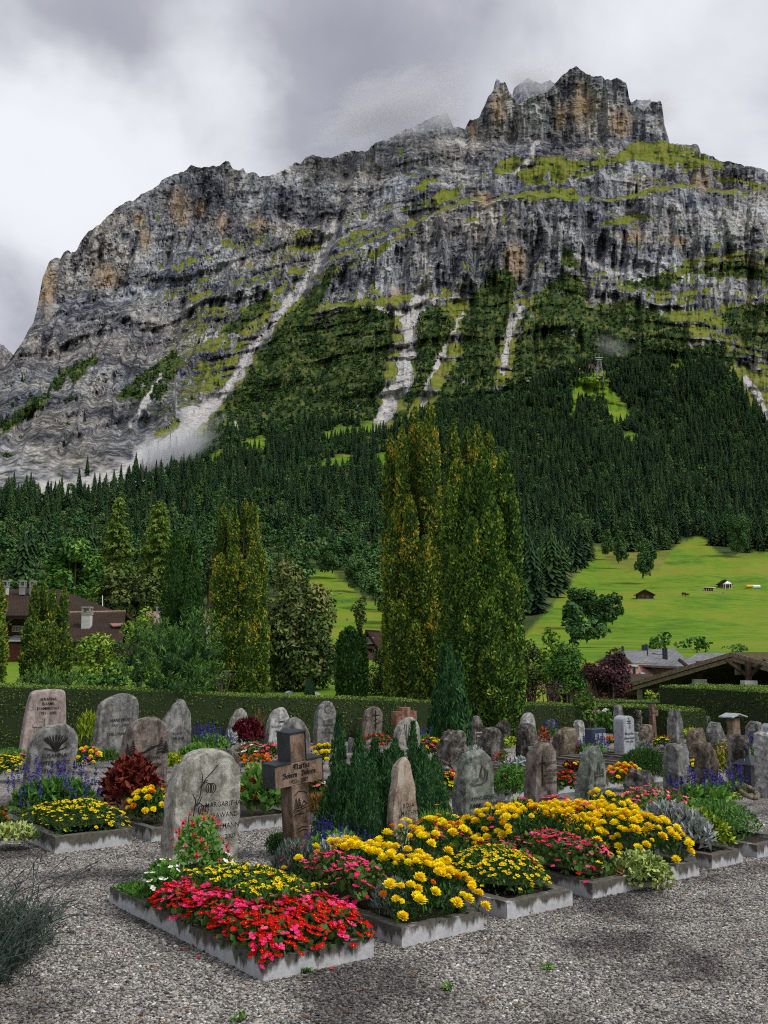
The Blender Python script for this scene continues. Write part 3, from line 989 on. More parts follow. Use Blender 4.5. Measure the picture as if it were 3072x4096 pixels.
def plant_forest():
    r = np.random.default_rng(21)
    C = []
    py = 2600.0
    while py > 1370:
        D = float(np.interp(py, PYB, DB))
        dx = max(8.0, 6.4 / D * FPX)
        dy = max(4.5, 3.5 / D * FPX)
        xs = np.arange(-180, 3320, dx)
        C.append(np.stack([xs + r.uniform(-0.5, 0.5, len(xs)) * dx, py + r.uniform(-0.5, 0.5, len(xs)) * dy], -1))
        py -= dy
    C = np.concatenate(C)
    px, py = C[:, 0], C[:, 1]
    inside = soft(px, py, FOREST, 24, 60, 31) & ~soft(px, py, PAST, 12, 70, 15)
    inside &= r.uniform(size=len(px)) < np.where(py > 1450, 0.93, 0.7)
    for pts, w in SCREE:
        inside &= seg_dist(px, py, pts) > w * 0.8
    px, py = px[inside], py[inside]
    pos = slope_pt(px, py)
    # broadleaf share: lower left wood, wood edges and gullies
    mix = fbm(px / 130, py / 110, 0, 41, 3)
    pb = np.clip(0.12 + 1.3 * mix + 0.65 * sstep(1980, 2200, py) * (px < 1600) + 0.5 * sstep(2230, 2330, py), 0.02, 0.92)
    isb = r.uniform(size=len(px)) < pb
    spr_idx = r.integers(0, 4, len(px))
    bro_idx = r.integers(0, 3, len(px))
    scl = r.uniform(0.55, 1.22, len(px)) * np.where(isb, 0.95, 1.0) * np.interp(py, [1350, 1500, 2000, 2600], [0.62, 0.92, 1.12, 1.2])
    rot = r.uniform(0, 6.28, len(px))
    pos[:, 2] -= 0.5
    size = scl * np.where(isb, 15, 22) / pos[:, 1]
    inv = (px > 0) & (px < 3072)
    # those hidden by the near trees stay in the mass
    hid = ((px > 1530) & (px < 2090) & (py > 1700)) | ((px > 820) & (px < 1090) & (py > 2080)) | ((px > 1050) & (px < 1350) & (py > 2290)) | ((px < 820) & (py > 2250))
    out = []
    single = np.zeros(len(px), bool)
    protos = {}
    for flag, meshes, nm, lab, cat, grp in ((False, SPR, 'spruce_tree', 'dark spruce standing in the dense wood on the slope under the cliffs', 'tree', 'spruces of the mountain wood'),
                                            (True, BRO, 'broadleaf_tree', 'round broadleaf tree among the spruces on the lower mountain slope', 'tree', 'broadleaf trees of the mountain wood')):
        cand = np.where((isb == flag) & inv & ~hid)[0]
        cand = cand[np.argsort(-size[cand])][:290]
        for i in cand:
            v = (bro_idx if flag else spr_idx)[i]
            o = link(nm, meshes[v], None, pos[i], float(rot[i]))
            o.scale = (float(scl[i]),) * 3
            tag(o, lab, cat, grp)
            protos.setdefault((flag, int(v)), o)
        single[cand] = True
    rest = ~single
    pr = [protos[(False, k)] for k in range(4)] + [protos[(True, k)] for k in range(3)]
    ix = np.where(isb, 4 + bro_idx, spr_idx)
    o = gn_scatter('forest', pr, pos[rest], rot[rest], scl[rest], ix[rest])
    tag(o, 'dense dark spruce and broadleaf forest covering the mountain slope', 'forest', kind='stuff')
    # scrub on the ledges and ribs under the walls
    n = 24000
    px = r.uniform(-100, 3200, n)
    py = r.uniform(960, 1860, n)
    ins = soft(px, py, SHRUB, 30, 50) & (r.uniform(size=n) < sstep(-0.25, 0.15, fbm(px / 45, py / 40, 0, 51, 3) + 0.16))
    ins |= soft(px, py, GRASS + [[(0, 1500), (900, 1250), (1500, 1180), (3072, 1050), (3072, 1450), (0, 1900)]], 30, 50) & (fbm(px / 60, py / 24, 0, 52, 3) > 0.30) & (r.uniform(size=n) < 0.30) & (py > 1180)
    for pts, w in SCREE:
        ins &= seg_dist(px, py, pts) > w * 0.8
    px, py = px[ins], py[ins]
    pos = slope_pt(px, py)
    pos[:, 2] -= 0.8
    n = len(px)
    sc = r.uniform(0.4, 1.2, n) * np.interp(py, [1000, 1500], [0.75, 1.1])
    sh = []
    for k, me in enumerate(SHR):
        i = int(np.argmax(sc * (py > 1300) - 9 * (np.abs(px - 1300 - 300 * k) > 90)))
        s = link('mountain_shrub', me, None, pos[i], 0.3)
        s.scale = (float(sc[i]),) * 3
        tag(s, 'dark mountain pine scrub clinging to the ribs below the cliff', 'shrub', 'scrub below the cliff')
        sh.append(s)
    o = gn_scatter('mountain_scrub', sh, pos, r.uniform(0, 6.28, n), sc, r.integers(0, 3, n))
    tag(o, 'dark green scrub covering the ribs and ledges below the cliffs', 'scrub', kind='stuff')
    print('forest', int(rest.sum()), 'scrub', n)


plant_forest()
# ------------------------------------------------------------------ ground of the cemetery
E1 = Vector((0.8, 0.6, 0))       # along a row of graves
E2 = Vector((-0.6, 0.8, 0))      # towards the head of a grave
ROWA = math.atan2(0.6, 0.8)


def gravel_mat():
    m, nt, p = new_mat('grey gravel')
    geo = N(nt, 'ShaderNodeNewGeometry')
    pos = geo.outputs['Position']
    vo = N(nt, 'ShaderNodeTexVoronoi')
    vo.inputs['Scale'].default_value = 95.0
    nt.links.new(pos, vo.inputs['Vector'])
    sc = N(nt, 'ShaderNodeSeparateColor')
    nt.links.new(vo.outputs['Color'], sc.inputs[0])
    c = ramp(nt, sc.outputs[0], [(0.0, (0.045, 0.042, 0.038)), (0.35, (0.16, 0.15, 0.136)), (0.7, (0.31, 0.295, 0.27)), (0.93, (0.46, 0.44, 0.405)), (1.0, (0.70, 0.68, 0.64))])
    wet = ramp(nt, noise_n(nt, pos, 1.1, 5, 0.6, 0.4), [(0.36, 0.40), (0.52, 1.0)])
    c = mixc(nt, 1.0, c, wet, 'MULTIPLY')
    c = mixc(nt, ramp(nt, noise_n(nt, pos, 2.3, 4, 0.6), [(0.56, 0.0), (0.72, 0.4)]), c, (0.07, 0.045, 0.028))
    setin(nt, p, 'Base Color', c)
    setin(nt, p, 'Roughness', 0.8)
    h = math_n(nt, 'SUBTRACT', 1.0, vo.outputs['Distance'])
    bump(nt, p, h, 1.0, 0.012)
    return m


M_GRAVEL = gravel_mat()
b = MB()
b.quad((-60, -25, 0), (60, -25, 0), (60, 24.6, 0), (-60, 24.6, 0))
ground = b.build('ground', M_GRAVEL)
tag(ground, kind='structure')


def grass_mat():
    m, nt, p = new_mat('meadow grass')
    geo = N(nt, 'ShaderNodeNewGeometry')
    f = noise_n(nt, geo.outputs['Position'], 0.05, 8, 0.7)
    setin(nt, p, 'Base Color', ramp(nt, f, [(0.3, (0.05, 0.085, 0.013)), (0.5, (0.09, 0.14, 0.018)), (0.7, (0.15, 0.16, 0.035))]))
    return m


M_GRASS = grass_mat()
b = MB()
nn_ = 48
b.f.append(tuple(range(nn_)))
b.m.append(0)
b.v += [(9000 * math.cos(2 * math.pi * k / nn_), 9000 * math.sin(2 * math.pi * k / nn_), -4.2) for k in range(nn_)]
tag(b.build('valley_floor', M_GRASS), kind='structure')


# ------------------------------------------------------------------ hedges
M_HEDGE = leaf_mat('clipped hedge leaves', [(0.010, 0.020, 0.005), (0.020, 0.038, 0.008), (0.038, 0.062, 0.011), (0.085, 0.11, 0.020)], 0.55, 0.3, obj_var=0.1, br=3.4)
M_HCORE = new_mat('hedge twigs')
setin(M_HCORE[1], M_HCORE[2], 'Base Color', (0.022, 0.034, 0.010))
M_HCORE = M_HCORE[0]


def hedge(name, label, path, thick, dens=1700, ll=0.036, seed=1):
    """path: list of (x, y, height) along the front foot of the hedge, left to right"""
    r = np.random.default_rng(seed)
    P = np.array(path, float)
    root = empty(name, (P[0, 0], P[0, 1], 0))
    tag(root, label, 'hedge')
    o0 = np.array([P[0, 0], P[0, 1], 0])
    b = MB()
    allv, allf, alll = [], [], []
    bk = []
    for i in range(len(P)):
        t = P[min(i + 1, len(P) - 1), :2] - P[max(i - 1, 0), :2]
        t /= np.linalg.norm(t)
        bk.append(P[i, :2] + np.array([-t[1], t[0]]) * thick)
    for i in range(len(P) - 1):
        a0, a1, b0, b1 = P[i, :2], P[i + 1, :2], bk[i], bk[i + 1]
        h0, h1 = P[i, 2], P[i + 1, 2]
        L = np.linalg.norm(a1 - a0)
        ins = 0.03

        def q(p, z):
            return Vector((p[0], p[1], z)) - Vector(o0)
        b.quad(q(a0, 0), q(a1, 0), q(a1, h1 - ins), q(a0, h0 - ins))
        b.quad(q(a0, h0 - ins), q(a1, h1 - ins), q(b1, h1 - ins), q(b0, h0 - ins))
        b.quad(q(b1, 0), q(b0, 0), q(b0, h0 - ins), q(b1, h1 - ins))
        hm = (h0 + h1) / 2
        dirn = np.array([(a1 - a0)[0], (a1 - a0)[1], 0]) / L
        nrm = np.array([dirn[1], -dirn[0], 0])
        for face, area in (('f', L * hm), ('t', L * thick), ('b', L * hm * 0.3)):
            n = int(area * dens * (1.5 if face == 't' else 1.0))
            u = r.uniform(0, 1, n)
            v = r.uniform(0, 1, n)
            hh = h0 + (h1 - h0) * u
            base = a0[None] + (a1 - a0)[None] * u[:, None]
            back = b0[None] + (b1 - b0)[None] * u[:, None]
            if face == 'f':
                C = np.stack([base[:, 0], base[:, 1], v * hh], -1)
                nv = nrm
            elif face == 't':
                xy = base + (back - base) * v[:, None]
                C = np.stack([xy[:, 0], xy[:, 1], hh], -1)
                nv = np.array([0, 0, 1.0])
            else:
                C = np.stack([back[:, 0], back[:, 1], v * hh], -1)
                nv = -nrm
            und = 0.06 * fbm(C[:, 0] / 0.5, C[:, 1] / 0.5, C[:, 2] / 0.4, 600 + seed, 3)
            C = C + nv * (und[:, None] + r.uniform(-0.035, 0.025, n)[:, None]) - o0
            Nr = unit(nv + 0.75 * r.normal(size=(n, 3)))
            A = unit(np.cross(Nr, r.normal(size=(n, 3))) + np.array([0, 0, 0.5]))
            s = r.uniform(0.6, 1.3, n)
            V, F = leaves(C, A, Nr, ll * s, ll * 0.55 * s, r)
            lv = 0.36 + 0.18 * r.normal(size=n) + (0.30 if face == 't' else 0.0) + 0.28 * fbm(C[:, 0] / 0.8, C[:, 1] / 0.8, C[:, 2] / 0.5, 650 + seed, 3)  # top leaves lighter: fresh growth, plus light from above put into the colour
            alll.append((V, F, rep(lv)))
    for p, k, h in ((P[0, :2], bk[0], P[0, 2]), (P[-1, :2], bk[-1], P[-1, 2])):
        n = int(thick * h * dens)
        u, v = r.uniform(0, 1, n), r.uniform(0, 1, n)
        xy = p[None] + (k - p)[None] * u[:, None]
        C = np.stack([xy[:, 0], xy[:, 1], v * h], -1) - o0
        V, F = leaves(C, rand_dirs(n, r), rand_dirs(n, r), ll, ll * 0.55, r)
        alll.append((V, F, rep(0.35 + 0.15 * r.normal(size=n))))
        b.quad(Vector((p[0], p[1], 0)) - Vector(o0), Vector((k[0], k[1], 0)) - Vector(o0), Vector((k[0], k[1], h - 0.03)) - Vector(o0), Vector((p[0], p[1], h - 0.03)) - Vector(o0))
    V, F, L = join(alll)
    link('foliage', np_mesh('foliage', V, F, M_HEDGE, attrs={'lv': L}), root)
    b.build('twigs', M_HCORE, root)
    return root


def hedge_pts(lst):
    """(px, top_py, D) -> x, y, height"""
    out = []
    for px, py, D in lst:
        p = WV(px, py, D)
        out.append((p.x, p.y, p.z))
    return out


hedge('clipped_hedge', 'long low clipped hedge closing the cemetery behind the back row of gravestones',
      hedge_pts([(-420, 2735, 17.3), (0, 2743, 17.2), (540, 2757, 17.6), (1000, 2783, 18.2), (1300, 2789, 18.8), (1720, 2805, 20.0), (2100, 2817, 20.8), (2300, 2820, 21.2),
                 (2450, 2822, 21.0), (2560, 2827, 20.4), (2640, 2833, 19.8), (2690, 2842, 19.4)]), 0.75, seed=1)
hedge('clipped_hedge', 'taller broad clipped hedge in front of the open timber hall',
      hedge_pts([(2636, 2744, 23.2), (2760, 2748, 22.0), (2900, 2756, 20.6), (3072, 2766, 19.0), (3330, 2790, 17.4)]), 1.7, seed=2)
hedge('clipped_hedge', 'short far piece of clipped hedge between the copper-leaved tree and the taller hedge',
      hedge_pts([(2400, 2802, 27.0), (2550, 2806, 27.0), (2680, 2806, 26.5)]), 0.9, 700, seed=3)


# ------------------------------------------------------------------ near trees
M_THUJA_G = leaf_mat('golden thuja sprays', [(0.010, 0.018, 0.004), (0.026, 0.050, 0.008), (0.058, 0.088, 0.011), (0.14, 0.125, 0.014), (0.25, 0.15, 0.022)], 0.6, 0.25, obj_var=0.05, br=2.6)
M_THUJA_M = leaf_mat('green and gold thuja sprays', [(0.008, 0.018, 0.004), (0.020, 0.045, 0.008), (0.042, 0.080, 0.011), (0.10, 0.12, 0.014), (0.18, 0.125, 0.02)], 0.6, 0.25, obj_var=0.05, br=2.7)
M_THUJA = leaf_mat('green thuja sprays', [(0.008, 0.020, 0.005), (0.018, 0.045, 0.009), (0.036, 0.076, 0.012), (0.070, 0.115, 0.018)], 0.6, 0.25, obj_var=0.1)
M_YEW = leaf_mat('dwarf cypress sprays', [(0.008, 0.022, 0.009), (0.018, 0.050, 0.014), (0.036, 0.088, 0.021), (0.075, 0.15, 0.034)], 0.6, 0.25, obj_var=0.1)
M_PINE = leaf_mat('mugo pine needles', [(0.010, 0.026, 0.009), (0.022, 0.054, 0.014), (0.044, 0.092, 0.020), (0.09, 0.15, 0.034)], 0.55, 0.25, obj_var=0.1)
M_LARCH = leaf_mat('larch needles', [(0.022, 0.045, 0.010), (0.045, 0.078, 0.014), (0.075, 0.11, 0.02), (0.11, 0.14, 0.03)], 0.7, 0.15, obj_var=0.1)
M_SYC = leaf_mat('sycamore leaves', [(0.014, 0.040, 0.010), (0.028, 0.070, 0.014), (0.048, 0.10, 0.018), (0.085, 0.15, 0.03)], 0.55, 0.25, obj_var=0.1)
M_WHITEB = leaf_mat('whitebeam leaves', [(0.014, 0.030, 0.010), (0.032, 0.055, 0.016), (0.062, 0.075, 0.022), (0.13, 0.13, 0.045)], 0.55, 0.25, obj_var=0.05)
M_LIME = leaf_mat('fresh green leaves', [(0.025, 0.055, 0.010), (0.06, 0.11, 0.014), (0.11, 0.17, 0.02), (0.19, 0.22, 0.035)], 0.55, 0.25, obj_var=0.1)
M_COPPER = leaf_mat('copper leaves', [(0.012, 0.007, 0.009), (0.026, 0.013, 0.016), (0.045, 0.020, 0.022), (0.075, 0.035, 0.032)], 0.5, 0.3, obj_var=0.1)
M_OLIVE = leaf_mat('dull green leaves', [(0.012, 0.022, 0.009), (0.026, 0.040, 0.013), (0.045, 0.062, 0.018), (0.08, 0.095, 0.03)], 0.6, 0.2, obj_var=0.2)


def base_z(px, D):
    return float(lawn_z(np.array(float(D)), np.array(float(px)))) if D > 19 else 0.0


def trunk_part(root, h, rad, lean=(0, 0)):
    b = MB()
    b.tube([(0, 0, -0.1), (lean[0] * 0.4, lean[1] * 0.4, h * 0.5), (lean[0], lean[1], h)], [rad, rad * 0.7, rad * 0.25], 8)
    b.build('trunk', BARK, root, True)


def crown_part(root, V, F, L, mat, name='crown'):
    return link(name, np_mesh(name, V, F, mat, attrs={'lv': L}), root)


def thuja(name, label, D, spires, mat, gold=0.0, ll=0.085, lw=0.042, dens=260, seed=1, zb=None, cat='tree', group=None, **kw):
    kw.setdefault('pw', 9.0)
    """spires: (px centre, top py, half width px, depth offset[, bottom py])"""
    r = np.random.default_rng(seed)
    cx = float(np.mean([s[0] for s in spires]))
    z0 = base_z(cx, D) if zb is None else zb
    p0 = WV(cx, 2620, D)
    root = empty(name, (p0.x, D, z0))
    tag(root, label, cat, group)
    sp = []
    for s in spires:
        d = D + s[3]
        t = WV(s[0], s[1] - 16, d)
        zb_ = 0.0 if len(s) < 5 else max(0.0, WV(s[0], s[4], d).z - z0)
        sp.append((t.x - p0.x, s[3], zb_, t.z - z0 - zb_, s[2] * mpp(d)))
    V, F, L = spire_foliage(sp, ll, lw, dens, r, gold=gold, **kw)
    crown_part(root, V, F, L, mat)
    trunk_part(root, max(q[3] for q in sp) * 0.85, max(0.04, max(q[4] for q in sp) * 0.18))
    return root


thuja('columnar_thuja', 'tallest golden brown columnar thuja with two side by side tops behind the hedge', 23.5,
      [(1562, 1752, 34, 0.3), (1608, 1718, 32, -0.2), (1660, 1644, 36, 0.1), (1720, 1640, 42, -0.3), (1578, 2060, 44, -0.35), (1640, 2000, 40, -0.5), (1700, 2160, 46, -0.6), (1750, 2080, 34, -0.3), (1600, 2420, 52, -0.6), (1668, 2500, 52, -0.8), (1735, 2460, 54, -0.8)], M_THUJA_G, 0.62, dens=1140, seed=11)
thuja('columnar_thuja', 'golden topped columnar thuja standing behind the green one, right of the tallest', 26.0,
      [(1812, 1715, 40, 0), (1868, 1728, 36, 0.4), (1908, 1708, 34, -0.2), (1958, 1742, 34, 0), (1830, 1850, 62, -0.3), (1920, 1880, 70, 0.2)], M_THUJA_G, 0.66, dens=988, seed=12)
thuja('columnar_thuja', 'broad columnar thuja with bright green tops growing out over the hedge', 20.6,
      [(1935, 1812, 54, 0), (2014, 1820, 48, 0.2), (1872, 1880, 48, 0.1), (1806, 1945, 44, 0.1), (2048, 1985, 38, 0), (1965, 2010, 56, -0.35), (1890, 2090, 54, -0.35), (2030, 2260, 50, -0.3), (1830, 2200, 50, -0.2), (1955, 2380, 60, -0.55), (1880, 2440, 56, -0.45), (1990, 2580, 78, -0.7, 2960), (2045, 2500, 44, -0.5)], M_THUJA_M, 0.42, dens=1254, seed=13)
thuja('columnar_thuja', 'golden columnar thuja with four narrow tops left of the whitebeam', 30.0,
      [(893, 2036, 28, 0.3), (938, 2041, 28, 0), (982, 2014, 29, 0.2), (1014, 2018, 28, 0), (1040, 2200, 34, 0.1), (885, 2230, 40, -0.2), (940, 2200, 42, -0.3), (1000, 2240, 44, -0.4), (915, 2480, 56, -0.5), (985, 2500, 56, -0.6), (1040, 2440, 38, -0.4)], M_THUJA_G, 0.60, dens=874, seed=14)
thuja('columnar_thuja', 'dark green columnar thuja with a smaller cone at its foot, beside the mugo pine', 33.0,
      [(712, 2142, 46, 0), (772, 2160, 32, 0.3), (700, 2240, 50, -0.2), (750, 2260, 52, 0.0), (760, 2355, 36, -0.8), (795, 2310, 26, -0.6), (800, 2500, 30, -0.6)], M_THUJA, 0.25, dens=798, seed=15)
thuja('columnar_thuja', 'group of narrow thuja columns in front of the brown roofed chalet', 27.0,
      [(140, 2352, 24, 0.1), (178, 2346, 22, 0.3), (212, 2372, 24, 0), (258, 2366, 22, 0.1), (135, 2480, 44, -0.3), (190, 2500, 55, -0.4), (255, 2540, 40, -0.2), (170, 2560, 70, -0.5)], M_THUJA_G, 0.35, dens=988, seed=16)
thuja('columnar_thuja', 'thuja column cut by the left edge of the picture', 25.0, [(-28, 2280, 48, 0), (-5, 2350, 36, 0.2), (-30, 2480, 60, -0.3)], M_THUJA_G, 0.5, dens=988, seed=17)
thuja('cone_thuja', 'small dense bright green thuja cone below the dark chalet gable', 27.0,
      [(1398, 2526, 48, 0), (1440, 2535, 30, 0.2), (1370, 2545, 28, 0.1), (1410, 2620, 64, -0.1)], M_THUJA, 0.15, ll=0.12, lw=0.06, dens=420, lump=0.06, seed=18)
thuja('cone_thuja', 'tiny blue green cone shrub peeking over the hedge under the whitebeam', 24.0, [(1240, 2728, 26, 0)], M_YEW, 0, ll=0.1, lw=0.03, dens=400, seed=19)
# inside the cemetery
thuja('columnar_yew', 'tall dark blue green columnar yew standing in front of the hedge', 18.0,
      [(1770, 2605, 34, 0.1), (1800, 2588, 36, 0), (1830, 2640, 34, 0.1), (1760, 2720, 46, -0.1), (1820, 2730, 52, -0.2), (1795, 2700, 58, 0.0), (1858, 2790, 34, -0.1), (1742, 2810, 34, -0.1), (1785, 2650, 30, -0.2), (1815, 2690, 34, -0.25)],
      M_YEW, 0.1, pw=2.6, ll=0.13, lw=0.03, dens=900, up=1.3, out=0.6, lump=0.2, lump_s=0.2, zb=0, seed=20)


def conifer_bush(name, label, px, py_base, spires, seed, dens=5200, ll=0.045, lw=0.010, group=None):
    g = G(px, py_base)
    r = np.random.default_rng(seed)
    root = empty(name, g)
    tag(root, label, 'shrub', group)
    sp = []
    for s in spires:
        t = WV(s[0], s[1], g.y + s[3])
        sp.append((t.x - g.x, s[3], 0.02, t.z, s[2] * 1.45 * mpp(g.y)))
    V, F, L = spire_foliage(sp, ll, lw, dens, r, up=1.4, out=0.7, lump=0.34, lump_s=0.10, shag=0.05, pw=2.0, base_taper=0.95)
    crown_part(root, V, F, L, M_YEW)
    trunk_part(root, sp[0][3] * 0.7, 0.02)
    return root


conifer_bush('dwarf_cypress', 'wide dark green dwarf cypress with many upright tips behind the wooden cross', 1440, 3375,
             [(1356, 2865, 30, 0.15), (1438, 2930, 36, 0.05), (1500, 2965, 40, 0.1), (1545, 3010, 36, 0.05), (1370, 3060, 62, 0), (1450, 3040, 84, -0.05), (1540, 3080, 64, 0), (1330, 3160, 52, 0),
              (1410, 3200, 70, -0.12), (1490, 3150, 80, -0.14), (1570, 3140, 44, 0.05), (1585, 3200, 32, 0)], 31)
conifer_bush('dwarf_cypress', 'second dwarf cypress half hidden behind the brown streaked slab', 1700, 3265,
             [(1652, 2895, 24, 0), (1690, 2985, 36, 0), (1740, 3030, 34, 0.02), (1700, 3050, 62, -0.05), (1735, 3100, 42, -0.05), (1660, 3060, 34, 0)], 32)
conifer_bush('dwarf_cypress', 'small dwarf cypress spire between the two larger ones', 1584, 3240, [(1580, 2962, 28, 0), (1566, 3000, 24, 0.02), (1605, 3010, 26, 0)], 33)
conifer_bush('dwarf_cypress', 'narrow little green cone growing before the double pointed rock', 2838, 3000, [(2838, 2888, 13, 0)], 34, 1500, 0.07, 0.02)


def pine_tufts(root, blobs, ll, nt_, r, mat):
    """mugo pine: upright candles set with radiating needles"""
    parts = []
    for (x, y, z, rx, rz) in blobs:
        n = int(nt_ * rx * rx * 14)
        d = sphere_pts(n, r, -0.5)
        C0 = np.array([x, y, z]) + d * np.array([rx, rx, rz]) * (1 - 0.45 * r.uniform(0, 1, (n, 1)) ** 2)
        ax = unit(d * 0.6 + np.array([0, 0, 1.0]) + 0.25 * r.normal(size=(n, 3)))
        k = 16
        t = r.uniform(0, 1, (n, k))
        A = unit(ax[:, None] * 1.3 + 0.62 * r.normal(size=(n, k, 3)))
        C = C0[:, None] + ax[:, None] * t[..., None] * ll * 2.2 + A * ll * 0.4
        s = r.uniform(0.7, 1.2, n * k)
        V, F = leaves(C.reshape(-1, 3), A.reshape(-1, 3), rand_dirs(n * k, r), ll * s, ll * 0.16 * s, r)
        lv = 0.22 + 0.55 * t.ravel() + 0.12 * r.normal(size=n * k) + np.repeat(0.1 * r.normal(size=n), k)
        parts.append((V, F, rep(lv)))
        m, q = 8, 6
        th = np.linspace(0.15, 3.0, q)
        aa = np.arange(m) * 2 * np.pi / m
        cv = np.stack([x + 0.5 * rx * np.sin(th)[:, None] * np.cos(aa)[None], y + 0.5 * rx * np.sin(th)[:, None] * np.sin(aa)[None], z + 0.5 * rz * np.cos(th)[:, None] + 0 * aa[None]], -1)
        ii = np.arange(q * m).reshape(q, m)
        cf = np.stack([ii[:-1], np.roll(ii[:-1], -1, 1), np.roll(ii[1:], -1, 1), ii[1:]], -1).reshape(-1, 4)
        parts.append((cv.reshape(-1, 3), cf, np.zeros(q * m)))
    V, F, L = join(parts)
    crown_part(root, V, F, L, mat)


def pxblobs(D, p0, lst):
    out = []
    for px, py, rx, ry, dy in lst:
        q = WV(px, py, D + dy)
        out.append((q.x - p0.x, dy, q.z - p0.z, rx * mpp(D), ry * mpp(D)))
    return out


def pine():
    r = np.random.default_rng(41)
    D = 18.6
    p0 = Vector((WV(690, 2620, D).x, D, 0.0))
    root = empty('mugo_pine', p0)
    tag(root, 'big bushy blue green mugo pine leaning over the hedge behind the gravestones', 'tree')
    pine_tufts(root, pxblobs(D, p0, [(790, 2540, 62, 70, 0), (830, 2610, 50, 70, 0), (740, 2600, 66, 70, -0.2), (640, 2590, 60, 70, 0), (560, 2610, 62, 60, 0.1), (600, 2560, 50, 50, 0.2), (690, 2650, 90, 80, -0.3),
                                     (550, 2700, 60, 60, 0), (620, 2740, 70, 60, -0.3), (800, 2700, 70, 80, -0.2), (720, 2760, 110, 70, -0.4), (520, 2640, 40, 50, 0.1), (650, 2820, 60, 50, -0.5), (770, 2830, 50, 50, -0.5)]),
               0.11, 30, r, M_PINE)
    trunk_part(root, 1.5, 0.08)
    D = 20.5
    p0 = Vector((WV(190, 2620, D).x, D, 0.0))
    root = empty('mugo_pine', p0)
    tag(root, 'low spreading pine shrub just behind the hedge in front of the thuja columns', 'shrub')
    pine_tufts(root, pxblobs(D, p0, [(130, 2750, 46, 36, 0), (190, 2730, 50, 42, 0), (250, 2745, 46, 36, 0), (100, 2775, 30, 30, 0), (285, 2765, 30, 30, 0)]), 0.10, 20, r, M_PINE)
    trunk_part(root, 0.5, 0.04)


pine()


def leafy(name, label, D, blobs, mat, ll, lw, dens, seed, cat='tree', trunk=None, zb=None, **kw):
    r = np.random.default_rng(seed)
    cx = float(np.mean([q[0] for q in blobs]))
    p0 = Vector((WV(cx, 2620, D).x, D, base_z(cx, D) if zb is None else zb))
    root = empty(name, p0)
    tag(root, label, cat)
    bl = pxblobs(D, p0, blobs)
    V, F, L = blob_foliage(bl, ll, lw, dens, r, **kw)
    crown_part(root, V, F, L, mat)
    zt = max(q[2] for q in bl)
    b = MB()
    tr = trunk or 0.02 * zt + 0.03
    b.tube([(0, 0, -0.1), (0.02 * zt, 0, zt * 0.45), (0, 0, zt * 0.95)], [tr, tr * 0.7, tr * 0.2], 8)
    for q in bl[::2]:
        b.tube([(0, 0, zt * 0.25), (q[0] * 0.5, q[1] * 0.5, (zt * 0.3 + q[2]) / 2), (q[0], q[1], q[2])], [tr * 0.45, tr * 0.3, tr * 0.1], 5)
    b.build('trunk', BARK, root, True)
    return root


def cluster(cx, cy, w, h, n, seed, s=(0.28, 0.45), dsp=0.5, lo=-1.0):
    """n blob specs filling an ellipse of the photo, round in depth too"""
    r = np.random.default_rng(seed)
    out = []
    for k in range(n):
        d = sphere_pts(1, r, lo)[0]
        q = r.uniform(0.0, 1.0) ** 0.35 * 0.86
        sz = r.uniform(*s) * 1.15
        out.append((cx + d[0] * w * q, cy - d[2] * h * q, w * sz, h * sz * 0.85, d[1] * dsp * q))
    return out


leafy('sycamore_tree', 'large full green sycamore rising behind the chalet roofs', 78, cluster(285, 2330, 130, 190, 46, 51, dsp=2.4, s=(0.2, 0.34)), M_SYC, 0.34, 0.26, 18, 51)
leafy('whitebeam_tree', 'round dense tree with silvery undersides beside the golden thuja', 33, cluster(1195, 2530, 160, 275, 60, 52, s=(0.22, 0.36), dsp=1.3) + cluster(1195, 2700, 150, 110, 20, 152, s=(0.3, 0.4), dsp=1.0), M_WHITEB, 0.17, 0.085, 75, 52, droop=0.4)
leafy('leafy_bush', 'yellow green bush under the brown roof with the white chimney', 25, cluster(390, 2640, 115, 120, 18, 53, s=(0.24, 0.4), dsp=0.7), M_LIME, 0.10, 0.06, 130, 53, cat='bush')
leafy('leafy_bush', 'tall yellow green shrub between the chalet roof and the mugo pine', 27, cluster(560, 2500, 75, 80, 14, 54, s=(0.26, 0.42), dsp=0.5), M_LIME, 0.11, 0.06, 110, 54, cat='bush')
leafy('leafy_bush', 'dark leafy bush mass behind the hedge left of the mugo pine', 23, cluster(420, 2720, 120, 80, 14, 55, s=(0.3, 0.45), dsp=0.5), M_SYC, 0.10, 0.06, 120, 55, cat='bush')
leafy('leafy_bush', 'low sunny yellow twigged shrub behind the hedge at the foot of the golden thuja', 22, cluster(880, 2720, 60, 50, 8, 56, s=(0.3, 0.45), dsp=0.3), M_OLIVE, 0.09, 0.05, 90, 56, cat='bush')
leafy('grey_poplar', 'slim grey green tree on the meadow above the chalet gable', 150, cluster(1440, 2460, 34, 75, 10, 57, dsp=1.0), M_OLIVE, 0.5, 0.4, 5, 57)
leafy('thin_pine', 'thin dark pine between the chalet and the tall thuja', 31, cluster(1530, 2690, 72, 135, 28, 58, s=(0.22, 0.35), dsp=0.6), M_OLIVE, 0.12, 0.04, 190, 58)
leafy('silver_birch', 'pale slender tree behind the golden thuja tops', 60, cluster(830, 2270, 40, 110, 12, 59, s=(0.25, 0.4), dsp=0.7), M_OLIVE, 0.25, 0.14, 26, 59)
leafy('dark_pine', 'dark pine behind the hedge just right of the tall thujas', 34, cluster(2115, 2700, 66, 120, 22, 60, s=(0.25, 0.4), dsp=0.7), M_OLIVE, 0.12, 0.05, 170, 60)
